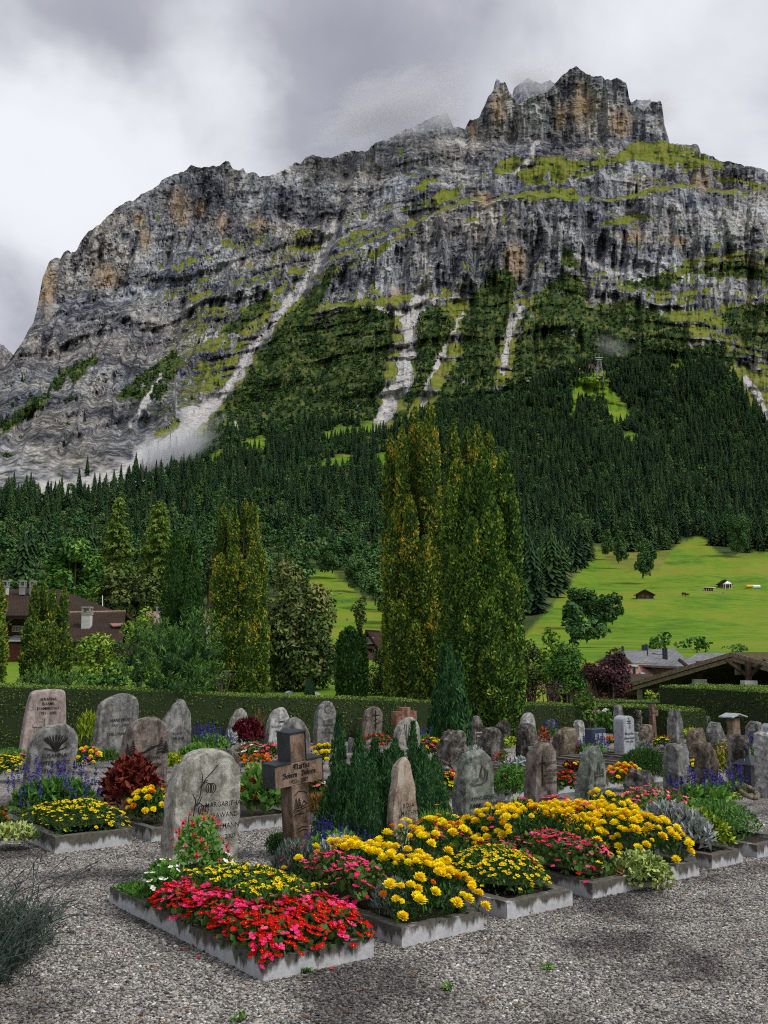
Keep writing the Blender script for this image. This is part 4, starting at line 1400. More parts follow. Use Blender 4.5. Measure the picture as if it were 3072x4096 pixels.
leafy('maple_tree', 'light green young tree between the dark pines and the copper-leaved tree', 36, cluster(2195, 2640, 56, 110, 20, 61, s=(0.26, 0.42), dsp=0.6), M_LIME, 0.15, 0.10, 80, 61)
leafy('dark_pine', 'dark round pine left of the copper-leaved tree', 33, cluster(2265, 2690, 82, 120, 30, 62, s=(0.25, 0.4), dsp=0.7), M_SYC, 0.11, 0.05, 190, 62)
leafy('copper_tree', 'purple copper-leaved tree in front of the red roofed house', 31, cluster(2425, 2700, 95, 112, 32, 63, s=(0.22, 0.36), dsp=0.8), M_COPPER, 0.11, 0.07, 150, 63)
leafy('copper_tree', 'small bare looking reddish shrub under the dark pine by the hedge', 28, cluster(2180, 2765, 80, 45, 12, 64, s=(0.3, 0.45), dsp=0.4), M_COPPER, 0.08, 0.04, 130, 64, cat='shrub')
leafy('garden_shrub', 'fresh green upright shrub behind the white roses inside the cemetery', 18.5, cluster(2345, 2820, 52, 80, 14, 65, s=(0.26, 0.42), dsp=0.25), M_THUJA, 0.08, 0.04, 260, 65, cat='shrub', zb=0)
leafy('leafy_bush', 'small yellow green bush beside the tall hedge end before the log house', 28, cluster(2600, 2780, 36, 30, 6, 66, s=(0.3, 0.5), dsp=0.2), M_LIME, 0.08, 0.05, 150, 66, cat='bush')
leafy('leafy_bush', 'round bush behind the grey metal roof', 140, cluster(2640, 2565, 52, 42, 8, 67, dsp=1.5), M_SYC, 0.6, 0.5, 4, 67, cat='bush')
leafy('leafy_bush', 'spreading bush right of the grey metal roof', 130, cluster(2780, 2575, 70, 36, 9, 68, dsp=1.5), M_SYC, 0.6, 0.5, 4, 68, cat='bush')
leafy('leafy_bush', 'low bush on the meadow edge above the hall ridge', 135, cluster(2960, 2595, 60, 22, 7, 69, dsp=1.5), M_SYC, 0.6, 0.5, 4, 69, cat='bush')
for k, (px, py, w, h, sd, lb) in enumerate((
        (2580, 2235, 45, 80, 71, 'tall oval tree on the upper meadow above the dark hut'), (2485, 2200, 30, 55, 72, 'first of the two small trees left of the oval meadow tree'),
        (2425, 2170, 30, 50, 73, 'second and leftmost small tree at the top of the meadow'), (2330, 2425, 75, 75, 74, 'leafy tree at the top of the meadow thicket'),
        (2292, 2495, 50, 82, 75, 'pointed tree at the foot of the meadow thicket'), (2405, 2440, 55, 66, 76, 'slender tree in the right half of the meadow thicket'), (2456, 2430, 44, 64, 77, 'pale tree at the right end of the meadow thicket'),
        (2355, 2522, 80, 48, 78, 'dark bush in the middle of the meadow thicket'), (2960, 2130, 50, 80, 79, 'grey green tree at the wood edge above the tent hut'),
        (1500, 2345, 58, 75, 171, 'leafy tree between the sheep meadow and the tall thuja'), (1425, 2285, 60, 66, 172, 'broad tree at the top of the sheep meadow'), (1545, 2405, 40, 62, 173, 'lowest leafy tree at the sheep meadow edge by the tall thuja'),
        (1330, 2235, 60, 60, 174, 'round tree above the sheep meadow right of the whitebeam'))):
    Dk = float(Dfun(float(px), min(2600.0, py + h + 20.0)))
    foot = slope_pt(float(px), py + h + 8.0)
    leafy('meadow_tree', lb, Dk, cluster(px, py, w, h, 30, sd, s=(0.2, 0.34), dsp=w * mpp(Dk)), M_BROAD, 0.9, 0.7, 3.2, sd, zb=float(foot[2]))


def larch(label, px, top, w, base, D, seed):
    r = np.random.default_rng(seed)
    p0 = Vector((WV(px, 2620, D).x, D, base_z(px, D)))
    root = empty('larch_tree', p0)
    tag(root, label, 'tree')
    h = WV(px, top, D).z - p0.z
    zl = WV(px, base, D).z - p0.z
    wm = w * mpp(D)
    parts = []
    nb = 240
    for k in range(nb):
        t = r.uniform(0, 1) ** 0.85
        z = zl + (h - zl) * t
        L = 1.25 * wm * (1 - t) ** 0.7 * r.uniform(0.6, 1.15) + 0.15
        a = r.uniform(0, 6.283)
        n = int(16 + 60 * L / wm)
        u = r.uniform(0.1, 1, n)
        dirv = np.array([math.cos(a), math.sin(a), 0])
        P = np.array([0, 0, z]) + dirv * (L * u)[:, None] + np.array([0, 0, 1.0]) * ((0.10 * L * u - 0.28 * L * u * u)[:, None])
        P = P + r.normal(size=(n, 3)) * np.array([0.12, 0.12, 0.07]) * (0.5 + L * 0.25)
        A = unit(dirv * 0.7 + np.array([0, 0, -0.55]) + 0.5 * r.normal(size=(n, 3)))
        s = r.uniform(0.6, 1.3, n)
        V, F = leaves(P, A, rand_dirs(n, r), 0.40 * s, 0.13 * s, r)
        parts.append((V, F, rep(0.5 + 0.17 * r.normal(size=n) + 0.1 * r.normal() + 0.2 * (t - 0.4))))
    V, F, L = join(parts)
    crown_part(root, V, F, L, M_LARCH)
    trunk_part(root, h * 0.97, 0.22)


larch('left one of the two tall pale green larches behind the chalets', 452, 1995, 95, 2480, 88, 81)
larch('right and slightly taller larch behind the chalets', 622, 2005, 105, 2500, 82, 82)
leafy('broadleaf_tree_small', 'bushy dark tree between and below the two larches', 80, cluster(510, 2400, 140, 130, 34, 83, dsp=2.0, s=(0.22, 0.36)), M_OLIVE, 0.34, 0.22, 18, 83)
# ------------------------------------------------------------------ buildings
def plain(name, col, rough=0.8, scale=0.0, var=0.35, stretch=(1, 1, 1), bmp=0.0, spec=0.25, metal=0.0):
    m, nt, p = new_mat(name)
    setin(nt, p, 'Roughness', rough)
    setin(nt, p, 'Specular IOR Level', spec)
    setin(nt, p, 'Metallic', metal)
    if scale > 0:
        tc = N(nt, 'ShaderNodeTexCoord')
        f = noise_n(nt, mapping(nt, tc.outputs['Object'], stretch), scale, 6, 0.65)
        lo = tuple(c * (1 - var) for c in col)
        hi = tuple(min(1, c * (1 + var)) for c in col)
        setin(nt, p, 'Base Color', ramp(nt, f, [(0.32, lo), (0.5, col), (0.68, hi)]))
        if bmp > 0:
            bump(nt, p, f, 0.8, bmp)
    else:
        setin(nt, p, 'Base Color', col)
    return m


def roof_mat(name, col, course, moss=None, rot=(0, 0, 0), lichen=0.0):
    m, nt, p = new_mat(name)
    tc = N(nt, 'ShaderNodeTexCoord')
    v = mapping(nt, tc.outputs['Object'], (1, 1, 1), rot=rot)
    br = N(nt, 'ShaderNodeTexBrick')
    nt.links.new(v, br.inputs['Vector'])
    br.inputs['Scale'].default_value = 1.0
    br.inputs['Brick Width'].default_value = course * 0.8
    br.inputs['Row Height'].default_value = course
    br.inputs['Mortar Size'].default_value = course * 0.07
    br.inputs['Color1'].default_value = (*[c * 0.75 for c in col], 1)
    br.inputs['Color2'].default_value = (*[c * 1.3 for c in col], 1)
    br.inputs['Mortar'].default_value = (*[c * 0.35 for c in col], 1)
    c = mixc(nt, 0.5, br.outputs['Color'], ramp(nt, noise_n(nt, tc.outputs['Object'], 1.1, 6, 0.7), [(0.3, tuple(q * 0.6 for q in col)), (0.7, tuple(q * 1.45 for q in col))]))
    if moss:
        c = mixc(nt, ramp(nt, noise_n(nt, tc.outputs['Object'], 1.6, 6, 0.7), [(0.38, 0.0), (0.58, 0.9)]), c, moss)
    if lichen:
        c = mixc(nt, ramp(nt, noise_n(nt, tc.outputs['Object'], 6.0, 4, 0.8), [(0.66, 0.0), (0.74, lichen)]), c, (0.5, 0.5, 0.48))
    setin(nt, p, 'Base Color', c)
    setin(nt, p, 'Roughness', 0.95)
    setin(nt, p, 'Specular IOR Level', 0.05)
    bump(nt, p, br.outputs['Fac'], 0.5, -0.02)
    return m


M_TIMBER = plain('dark timber', (0.045, 0.026, 0.016), 0.8, 1.5, 0.5, (1, 1, 7), 0.01)
M_LOG = plain('warm log timber', (0.095, 0.046, 0.024), 0.75, 2.0, 0.4, (1, 1, 8), 0.01)
M_WEATH = plain('weathered fascia wood', (0.20, 0.155, 0.11), 0.85, 1.6, 0.5, (1, 9, 9), 0.01)
M_WHITE = plain('white render', (0.46, 0.455, 0.44), 0.85, 2.5, 0.15)
M_WIN = plain('window glass', (0.02, 0.025, 0.03), 0.08, spec=0.6)
M_SKYL = plain('skylight glass', (0.45, 0.5, 0.55), 0.05, spec=1.0)
M_ROOF_B = roof_mat('brown shingle roof', (0.045, 0.031, 0.023), 0.22, None, (R(0), 0, 0), 0.35)
M_ROOF_P = roof_mat('pinkish tile roof', (0.30, 0.17, 0.14), 0.28)
M_ROOF_G = roof_mat('grey slate panel roof', (0.18, 0.185, 0.195), 0.5, None, (0, 0, R(45)))
M_ROOF_M = roof_mat('mossy shingle roof', (0.10, 0.075, 0.05), 0.25, (0.075, 0.068, 0.02))
M_STONEW = plain('pale stone plinth', (0.24, 0.235, 0.225), 0.85, 5, 0.3, bmp=0.01)
M_RED = plain('red brown door paint', (0.16, 0.045, 0.03), 0.6)
M_YEL = plain('ochre carved trim', (0.36, 0.20, 0.05), 0.7)
M_METAL = plain('galvanised steel', (0.42, 0.44, 0.46), 0.45, metal=0.4)
M_SLATE = plain('dark lead', (0.03, 0.035, 0.042), 0.45, 3, 0.4)
M_CLOTH = plain('white tarpaulin', (0.80, 0.80, 0.82), 0.6)
M_YTARP = plain('yellow tarpaulin', (0.75, 0.42, 0.03), 0.6)


def roof_slab(b, q, th, m=0):
    """four corner points of a roof plane, thickened downwards along its normal"""
    q = [Vector(p) for p in q]
    n = (q[1] - q[0]).cross(q[3] - q[0]).normalized()
    if n.z < 0:
        n = -n
    b.prism([p - n * th for p in q], n * th, m)


def window(parent, c, w, h, face, depth=0.06, n=2, frame=M_WHITE, pane=M_WIN, name='window'):
    """window whose plane faces the unit vector face (horizontal)"""
    f = Vector(face).normalized()
    rz = math.atan2(f.x, -f.y)
    b = MB()
    t = max(0.05, w * 0.06)
    for s in (-1, 1):
        b.box((s * (w / 2 - t / 2), -depth / 2, 0), (t, depth, h))
        b.box((0, -depth / 2, s * (h / 2 - t / 2)), (w - 2 * t, depth, t))
    for k in range(1, n):
        b.box((-w / 2 + w * k / n, -depth / 2, 0), (t * 0.7, depth * 0.9, h - 2 * t))
    o = b.build(name, frame, parent)
    o.location = c
    o.rotation_euler = (0, 0, rz)
    g = MB()
    g.box((0, -depth * 0.3, 0), (w - 2 * t, depth * 0.2, h - 2 * t))
    g.build('pane', pane, o)
    return o


def chimney(parent, c, w, h, body=M_WHITE, cap=M_STONEW):
    b = MB()
    b.box((0, 0, h / 2), (w, w, h))
    o = b.build('chimney', body, parent)
    o.location = c
    q = MB()
    q.box((0, 0, h + 0.05), (w * 1.15, w * 1.15, 0.1))
    for sx in (-1, 1):
        for sy in (-1, 1):
            q.box((sx * w * 0.42, sy * w * 0.42, h + 0.22), (w * 0.2, w * 0.2, 0.24))
    q.box((0, 0, h + 0.36), (w * 1.1, w * 1.1, 0.08))
    q.build('chimney_cap', cap, o)
    return o


def chalet_left():
    D = 55.0
    z0 = base_z(100, D)
    p0 = Vector((WV(100, 2620, D).x, D, z0))
    root = empty('chalet', p0)
    tag(root, 'large dark timber chalet with brown hipped roof and three chimneys, far left behind the thujas', 'house')

    def q(px, py, d):
        return WV(px, py, d) - p0
    e0, e1 = q(-260, 2462, 53), q(345, 2462, 53)
    r0, r1 = q(-200, 2357, 59), q(236, 2357, 59)
    eb0, eb1 = Vector((e0.x, 12, e0.z)), Vector((e1.x, 12, e1.z))
    b = MB()
    roof_slab(b, (e0, e1, r1, r0), 0.18)
    roof_slab(b, (eb1, eb0, r0, r1), 0.18)
    n = (r1 - e1).cross(eb1 - e1).normalized()
    n = -n if n.z < 0 else n
    b.prism([e1 - n * 0.18, eb1 - n * 0.18, r1 - n * 0.18], n * 0.18)
    b.build('roof', M_ROOF_B, root)
    # walls
    wx0, wx1 = q(-180, 2600, 54.6).x, q(300, 2600, 54.6).x
    zt = e0.z - 0.1
    w = MB()
    w.box(((wx0 + wx1) / 2, 5.6, zt / 2 + 0.15), (wx1 - wx0, 11.0, zt + 0.3))
    w.build('wall', M_TIMBER, root)
    fy = 0.1
    # arched eave board
    a = MB()
    pts = [q(20 + k * 10, 2510 - 46 * math.sin(math.pi * k / 11) ** 0.7, 53.6) for k in range(12)]
    a.tube(pts, 0.07, 5)
    a.build('arch_board', M_WEATH, root)
    c = q(70, 2515, 55)
    window(root, (c.x, fy - 0.02, c.z), 0.55, 0.34, (0, -1, 0), 0.08, 3)
    for px in (47, 96):
        s = MB()
        cc = q(px, 2515, 55)
        s.box((cc.x, fy - 0.03, cc.z), (0.12, 0.04, 0.36))
        s.build('shutter', M_RED, root)
    s = MB()
    cc = q(40, 2497, 55)
    s.box((cc.x, fy - 0.02, cc.z), (0.14, 0.04, 0.09))
    s.build('sign_plate', M_WHITE, root)
    s = MB()
    cc = q(52, 2548, 55)
    s.box((cc.x, fy - 0.02, cc.z), (0.75, 0.04, 0.09))
    s.build('painted_band', M_STONEW, root)
    s = MB()
    c0, c1 = q(28, 2566, 54), q(84, 2566, 54)
    s.prism([(c0.x, -1.1, c0.z), (c1.x, -1.1, c1.z), (c1.x, fy, c1.z + 0.3), (c0.x, fy, c0.z + 0.3)], (0, 0, 0.06))
    s.build('awning', M_CLOTH, root)
    s = MB()
    cc = q(55, 2610, 55)
    s.box((cc.x, fy - 0.03, cc.z), (0.72, 0.06, 0.95))
    s.build('door', M_RED, root)
    s = MB()
    cc = q(82, 2610, 55)
    s.box((cc.x, fy - 0.02, cc.z), (0.20, 0.04, 0.95))
    s.build('door_post', M_WHITE, root)
    for px in (22, 91, 132):
        c = q(px, 2362, 57.5)
        chimney(root, (c.x, c.y, c.z - 0.25), 0.30, 0.42, M_STONEW if px > 50 else M_WHITE)


def barn_left():
    D = 50.0
    p0 = Vector((WV(395, 2620, D).x, D, base_z(395, D)))
    root = empty('barn', p0)
    tag(root, 'low outbuilding with long brown shingle roof and stout white chimney', 'house')

    def q(px, py, d):
        return WV(px, py, d) - p0
    e0, e1 = q(262, 2566, 47.5), q(490, 2571, 47.5)
    r0, r1 = q(262, 2453, 51.5), q(502, 2448, 51.5)
    b0, b1 = Vector((e0.x, 6, e0.z)), Vector((e1.x, 6, e1.z))
    b = MB()
    roof_slab(b, (e0, e1, r1, r0), 0.14)
    roof_slab(b, (b1, b0, r0, r1), 0.14)
    b.build('roof', M_ROOF_B, root)
    rd = MB()
    rd.tube([r0 + Vector((0, 0, 0.02)), r1 + Vector((0, 0, 0.02))], 0.07, 6)
    rd.build('ridge_cap', M_ROOF_P, root)
    w = MB()
    w.box(((e0.x + e1.x) / 2, 2.2, e0.z / 2 - 0.1), (e1.x - e0.x - 0.8, 5.6, e0.z + 0.1))
    w.build('wall', M_TIMBER, root)
    c = q(347, 2500, 49.4)
    chimney(root, (c.x, c.y, c.z - 0.35), 0.42, 0.85)
    s = MB()
    a = [q(440, 2500, 49.55), q(492, 2498, 49.55), q(494, 2508, 49.2), q(455, 2512, 49.15)]
    s.prism([p + Vector((0, -0.02, 0.03)) for p in a], (0, -0.03, 0.05))
    s.build('pale_tile_patch', M_ROOF_P, root)
    f = MB()
    f.tube([WV(410, 2470, 66), WV(410, 2382, 66)], [0.04, 0.03], 6)
    f.tube([WV(410, 2621, 66), WV(410, 2470, 66)], [0.05, 0.04], 6)
    o = f.build('flagpole', M_CLOTH)
    tag(o, 'thin white flagpole standing behind the brown outbuilding roof', 'flagpole')
    # further roof
    D = 62.0
    p1 = Vector((WV(700, 2620, D).x, D, base_z(700, D)))
    root = empty('house', p1)
    tag(root, 'house with pale scalloped roof and square white chimney half hidden by the green thuja', 'house')

    def q2(px, py, d):
        return WV(px, py, d) - p1
    e0, e1, r0, r1 = q2(575, 2490, 58), q2(850, 2490, 58), q2(585, 2446, 61), q2(845, 2442, 61)
    b = MB()
    roof_slab(b, (e0, e1, r1, r0), 0.14)
    roof_slab(b, ((e1.x, 5, e1.z), (e0.x, 5, e0.z), r0, r1), 0.14)
    b.build('roof', M_ROOF_P, root)
    w = MB()
    w.box(((e0.x + e1.x) / 2, 0.8, e0.z / 2 - 0.1), (e1.x - e0.x - 0.6, 7.0, e0.z + 0.2))
    w.build('wall', M_WHITE, root)
    c = q2(638, 2470, 59.4)
    chimney(root, (c.x, c.y, c.z - 0.2), 0.32, 0.45, M_WHITE, M_STONEW)


def chalet_mid():
    D = 58.0
    p0 = Vector((WV(1475, 2620, D).x, D, base_z(1475, D)))
    root = empty('chalet', p0)
    tag(root, 'narrow dark chalet gable with white windows peeping between thuja cone and thin pine', 'house')

    def q(px, py, d):
        return WV(px, py, d) - p0
    ap, l, rr = q(1464, 2518, D), q(1436, 2585, D), q(1516, 2598, D)
    ax = Vector((2.2, 6, 0))
    b = MB()
    roof_slab(b, (l, ap, ap + ax, l + ax), 0.10)
    roof_slab(b, (ap, rr, rr + ax, ap + ax), 0.10)
    b.build('roof', M_ROOF_B, root)
    w = MB()
    w.prism([(l.x + 0.1, 0.3, 0), (rr.x - 0.1, 0.3, 0), (rr.x - 0.1, 0.3, rr.z - 0.1), (ap.x, 0.3, ap.z - 0.16), (l.x + 0.1, 0.3, l.z - 0.1)], ax)
    w.build('wall', M_TIMBER, root)
    s = MB()
    a0, a1 = q(1468, 2630, D), q(1492, 2630, D)
    s.box(((a0.x + a1.x) / 2, 0.25, a0.z - 0.3), (a1.x - a0.x, 0.1, 1.5))
    s.build('white_wall', M_WHITE, root)
    for px, py in ((1471, 2562), (1487, 2562)):
        c = q(px, py, D)
        window(root, (c.x, 0.29, c.z), 0.2, 0.4, (0, -1, 0), 0.06, 1)
    c = q(1478, 2590, D)
    bl = MB()
    bl.box((c.x, 0.0, c.z), (0.6, 0.7, 0.12))
    bl.build('balcony', M_TIMBER, root)
    lo = MB()
    l0, l1 = q(1440, 2600, D - 1), q(1478, 2640, D - 1)
    roof_slab(lo, (l0, l1, l1 + Vector((0.6, 1.2, 0.1)), l0 + Vector((0.6, 1.2, 0.1))), 0.08)
    lo.build('porch_roof', M_ROOF_B, root)


def hall_right():
    A = WV(2935, 2608, 30.0)
    g = Vector((-0.74, 0.67, 0)).normalized()         # along the gable, to the left and away
    ax = Vector((0.67, 0.74, 0)).normalized()          # ridge direction
    zf = base_z(2935, 31)
    p0 = Vector((A.x, A.y, zf))
    root = empty('timber_hall', p0)
    tag(root, 'wide open timber hall with mossy gabled roof and white plinths behind the tall hedge', 'building')
    Lc = WV(2502, 2738, 33.6)
    g = Vector((Lc.x - A.x, Lc.y - A.y, 0))
    span = g.length
    g.normalize()
    ax = Vector((-g.y, g.x, 0))
    if ax.y < 0:
        ax = -ax
    ax = Vector((abs(g.y), abs(g.x), 0)).normalized()
    drop = A.z - Lc.z
    ap = A - p0
    lc = ap + g * span + Vector((0, 0, -drop))
    rc = ap - g * span * 0.8 + Vector((0, 0, -drop * 0.8))
    ln = ax * 14
    b = MB()
    roof_slab(b, (lc, ap, ap + ln, lc + ln), 0.10)
    roof_slab(b, (ap, rc, rc + ln, ap + ln), 0.10)
    b.build('roof', M_ROOF_M, root)
    dn = Vector((0, 0, -0.125))
    b = MB()
    roof_slab(b, (lc + dn, ap + dn, ap + ln + dn, lc + ln + dn), 0.03)
    roof_slab(b, (ap + dn, rc + dn, rc + ln + dn, ap + ln + dn), 0.03)
    b.build('shade_soffit', M_TIMBER, root)  # dark slabs added below the roof, putting the hall's interior shade into colour
    for side in (lc * 0.93 + ap * 0.07, rc * 0.93 + ap * 0.07):
        b = MB()
        b.prism([side + ax * 2.5 + Vector((0, 0, -0.25)), side + ax * 13.7 + Vector((0, 0, -0.25)), side + ax * 13.7 + Vector((0, 0, -3.2)), side + ax * 2.5 + Vector((0, 0, -3.2))], g * 0.1)
        b.build('light_block_wall', M_TIMBER, root)  # walls added along both sides to block light from the open hall
    for nm, a, c in (('fascia_board', lc, ap), ('fascia_board', ap, rc)):
        for k, (dz, th) in enumerate(((-0.13, 0.13), (-0.27, 0.12))):
            f = MB()
            off = -ax * (0.10 - 0.045 * k)
            f.prism([a + off + Vector((0, 0, dz)), c + off + Vector((0, 0, dz)), c + off + Vector((0, 0, dz + th)), a + off + Vector((0, 0, dz + th))], ax * 0.05)
            f.build(nm, M_WEATH, root)
    for d in (2.0, 5.0, 8.5, 12.0):
        for a, c in ((lc, ap), (ap, rc)):
            f = MB()
            o = ax * d + Vector((0, 0, -0.16))
            f.tube([a + o, c + o], 0.09, 4)
            f.build('rafter', M_TIMBER, root)
    f = MB()
    f.tube([ap + ax * 0.1 + Vector((0, 0, -0.22)), ap + ax * 13.5 + Vector((0, 0, -0.22))], 0.13, 4)
    f.build('ridge_beam', M_WEATH, root)
    f = MB()
    f.box(ap + ax * 0.15 + Vector((0, 0, -0.42)), (0.14, 0.14, 0.5))
    f.build('king_post', M_WEATH, root)
    f = MB()
    f.prism([lc + ax * 13.8 + Vector((0, 0, -2.6)), rc + ax * 13.8 + Vector((0, 0, -2.6)), rc + ax * 13.8 + Vector((0, 0, -0.3)), ap + ax * 13.8 + Vector((0, 0, -0.3)), lc + ax * 13.8 + Vector((0, 0, -0.3))], ax * 0.1)
    f.build('back_wall', M_TIMBER, root)
    for px, py, wd in ((2797, 2730, 46), (2995, 2735, 50)):
        d = 31.5 if px < 2900 else 29.4
        t = WV(px, 2716 if px < 2900 else 2722, d) - p0
        f = MB()
        f.box((t.x, t.y, (t.z - 0.1) / 2), (wd * mpp(d), wd * mpp(d), t.z + 0.1))
        pl = f.build('plinth', M_WHITE, root)
        f = MB()
        f.tube([(t.x, t.y, t.z), (t.x, t.y, t.z + 0.55)], 0.10, 4)
        f.build('post', M_TIMBER, root)
        f = MB()
        f.tube([(t.x, t.y, t.z + 0.1), (t.x - 0.5, t.y + 0.4, t.z + 0.6)], 0.06, 4)
        f.tube([(t.x, t.y, t.z + 0.1), (t.x + 0.4, t.y - 0.3, t.z + 0.6)], 0.06, 4)
        f.build('brace', M_TIMBER, root)
    f = MB()
    f.tube([lc + g * -0.6 + Vector((0, 0, -0.15)), lc + g * -0.6 + Vector((0, 0, -3))], 0.10, 4)
    f.build('post', M_WEATH, root)


def houses_right():
    # log house under the eave
    D = 36.0
    p0 = Vector((WV(2560, 2620, D).x, D, base_z(2560, D)))
    root = empty('log_house', p0)
    tag(root, 'warm brown log house with ochre carved trim low behind the hedge', 'house')

    def q(px, py, d=36.0):
        return WV(px, py, d) - p0
    w = MB()
    a, c = q(2480, 2755), q(2660, 2755)
    w.box(((a.x + c.x) / 2, 1.5, a.z / 2), (c.x - a.x, 3.0, a.z))
    w.build('wall', M_LOG, root)
    for k in range(5):
        t = MB()
        t.box(((a.x + c.x) / 2, -0.03, a.z - 0.1 - 0.12 * k), (c.x - a.x, 0.06, 0.09))
        t.build('log', M_LOG, root)
    t = MB()
    for k in range(18):
        x = a.x + (c.x - a.x) * (k + 0.5) / 18
        t.box((x, -0.09, a.z - 0.19), ((c.x - a.x) / 30, 0.05, 0.07))
    t.box(((a.x + c.x) / 2, -0.09, a.z - 0.12), (c.x - a.x, 0.05, 0.05))
    t.build('carved_trim', M_YEL, root)
    for px in (2520, 2575, 2625):
        cc = q(px, 2788)
        window(root, (cc.x, -0.05, cc.z), 0.22, 0.3, (0, -1, 0), 0.06, 2, M_LOG)
    rf = MB()
    e0, e1 = q(2470, 2752, 35.3), q(2670, 2752, 35.3)
    roof_slab(rf, (e0, e1, e1 + Vector((0, 2.0, 0.45)), e0 + Vector((0, 2.0, 0.45))), 0.08)
    rf.build('roof', M_TIMBER, root)
    # pink tile house
    D = 62.0
    p1 = Vector((WV(2540, 2620, D).x, D, base_z(2540, D)))
    root = empty('house', p1)
    tag(root, 'house with pinkish tiled roof and four roof windows behind the copper-leaved tree', 'house')

    def q1(px, py, d):
        return WV(px, py, d) - p1
    e0, e1, r0, r1 = q1(2350, 2722, 58), q1(2668, 2722, 58), q1(2365, 2660, 62), q1(2628, 2654, 62)
    b = MB()
    roof_slab(b, (e0, e1, r1, r0), 0.12)
    roof_slab(b, ((e1.x, 5, e1.z), (e0.x, 5, e0.z), r0, r1), 0.12)
    b.build('roof', M_ROOF_P, root)
    w = MB()
    w.box(((e0.x + e1.x) / 2, 0.5, e0.z / 2 - 0.05), (e1.x - e0.x - 0.5, 8.2, e0.z))
    w.build('wall', M_LOG, root)
    sl = (r0 - e0).normalized()
    nrm = Vector((0, -sl.z, sl.y)).normalized()
    for px, py in ((2500, 2672), (2537, 2672), (2487, 2705), (2573, 2702)):
        t = (2722 - py) / (2722 - 2657)
        c = q1(px, py, 58 + 4 * t)
        k = MB()
        M = Matrix((Vector((1, 0, 0)), Vector((0, sl.y, sl.z)), nrm)).transposed()
        k.box(Vector(c) + nrm * 0.05, (0.34, 0.6, 0.10), rot=M)
        o = k.build('roof_window', M_SLATE, root)
        k = MB()
        k.box(Vector(c) + nrm * 0.11, (0.26, 0.5, 0.03), rot=M)
        k.build('pane', M_SKYL, o)
    for px in (2537, 2624):
        c = q1(px, 2700, 59.5)
        k = MB()
        k.tube([c, c + Vector((0, 0, 0.5))], 0.09, 6)
        k.build('vent_pipe', M_SLATE, root)
    # grey roof house
    D = 82.0
    p2 = Vector((WV(2610, 2620, D).x, D, base_z(2610, D)))
    root = empty('house', p2)
    tag(root, 'house with large grey slate roof and dark flue at the foot of the meadow', 'house')

    def q2(px, py, d):
        return WV(px, py, d) - p2
    r0, r1, e0, e1 = q2(2478, 2603, 84), q2(2698, 2594, 86), q2(2532, 2652, 76), q2(2762, 2652, 78)
    b = MB()
    roof_slab(b, (e0, e1, r1, r0), 0.14)
    bk = Vector((0, 14, 0))
    roof_slab(b, (e1 + bk, e0 + bk, r0, r1), 0.14)
    b.build('roof', M_ROOF_G, root)
    w = MB()
    w.prism([(e0.x + 0.15, e0.y + 1, -0.3), (e0.x + 0.15, e0.y + 13, -0.3), (e0.x + 0.15, e0.y + 13, e0.z), (r0.x + 0.5, r0.y, r0.z - 0.25), (e0.x + 0.15, e0.y + 1, e0.z)], (e1.x - e0.x - 0.6, 0, 0))
    w.build('wall', M_LOG, root)
    t = 0.75
    c = e0 * 0.35 + r0 * 0.15 + e1 * 0.35 + r1 * 0.15
    for i, (u, v, hh, rr) in enumerate(((0.60, 0.25, 0.9, 0.10), (0.64, 0.22, 0.9, 0.10), (0.38, 0.5, 0.5, 0.05), (0.42, 0.95, 0.45, 0.16), (0.47, 0.95, 0.5, 0.16), (0.05, 0.96, 0.4, 0.12))):
        c = (e0 * (1 - u) + e1 * u) * (1 - v) + (r0 * (1 - u) + r1 * u) * v
        k = MB()
        k.tube([c + Vector((0, 0, -0.1)), c + Vector((0, 0, hh))], rr, 6)
        k.build('flue', M_SLATE, root)
    c = (e0 * 0.42 + e1 * 0.58) * 0.4 + (r0 * 0.42 + r1 * 0.58) * 0.6
    sl = (r0 - e0).normalized()
    nrm = (e1 - e0).cross(r0 - e0).normalized()
    nrm = -nrm if nrm.z < 0 else nrm
    k = MB()
    xa = (e1 - e0).normalized()
    M = Matrix((xa, nrm.cross(xa), nrm)).transposed()
    k.box(c + nrm * 0.04, (0.5, 0.7, 0.1), rot=M)
    o = k.build('roof_window', M_SLATE, root)
    k = MB()
    k.box(c + nrm * 0.10, (0.4, 0.6, 0.03), rot=M)
    k.build('pane', M_SKYL, o)
    # roof between
    D = 58.0
    p3 = Vector((WV(2800, 2620, D).x, D, base_z(2800, D)))
    root = empty('house', p3)
    tag(root, 'small house whose grey roof edge shows between the slate roof and the hall', 'house')

    def q3(px, py, d):
        return WV(px, py, d) - p3
    e0, e1, r0, r1 = q3(2700, 2665, 54), q3(2960, 2665, 54), q3(2790, 2614, 58), q3(2900, 2611, 59)
    b = MB()
    roof_slab(b, (e0, e1, r1, r0), 0.12)
    roof_slab(b, (e0, r0, r0 + Vector((0, 4, -0.8)), e0 + Vector((0, 8, 0))), 0.12)
    b.build('roof', M_ROOF_G, root)
    w = MB()
    w.box(((e0.x + e1.x) / 2, 0.5, e0.z / 2 - 0.1), (e1.x - e0.x - 0.8, 7.0, e0.z))
    w.build('wall', M_LOG, root)


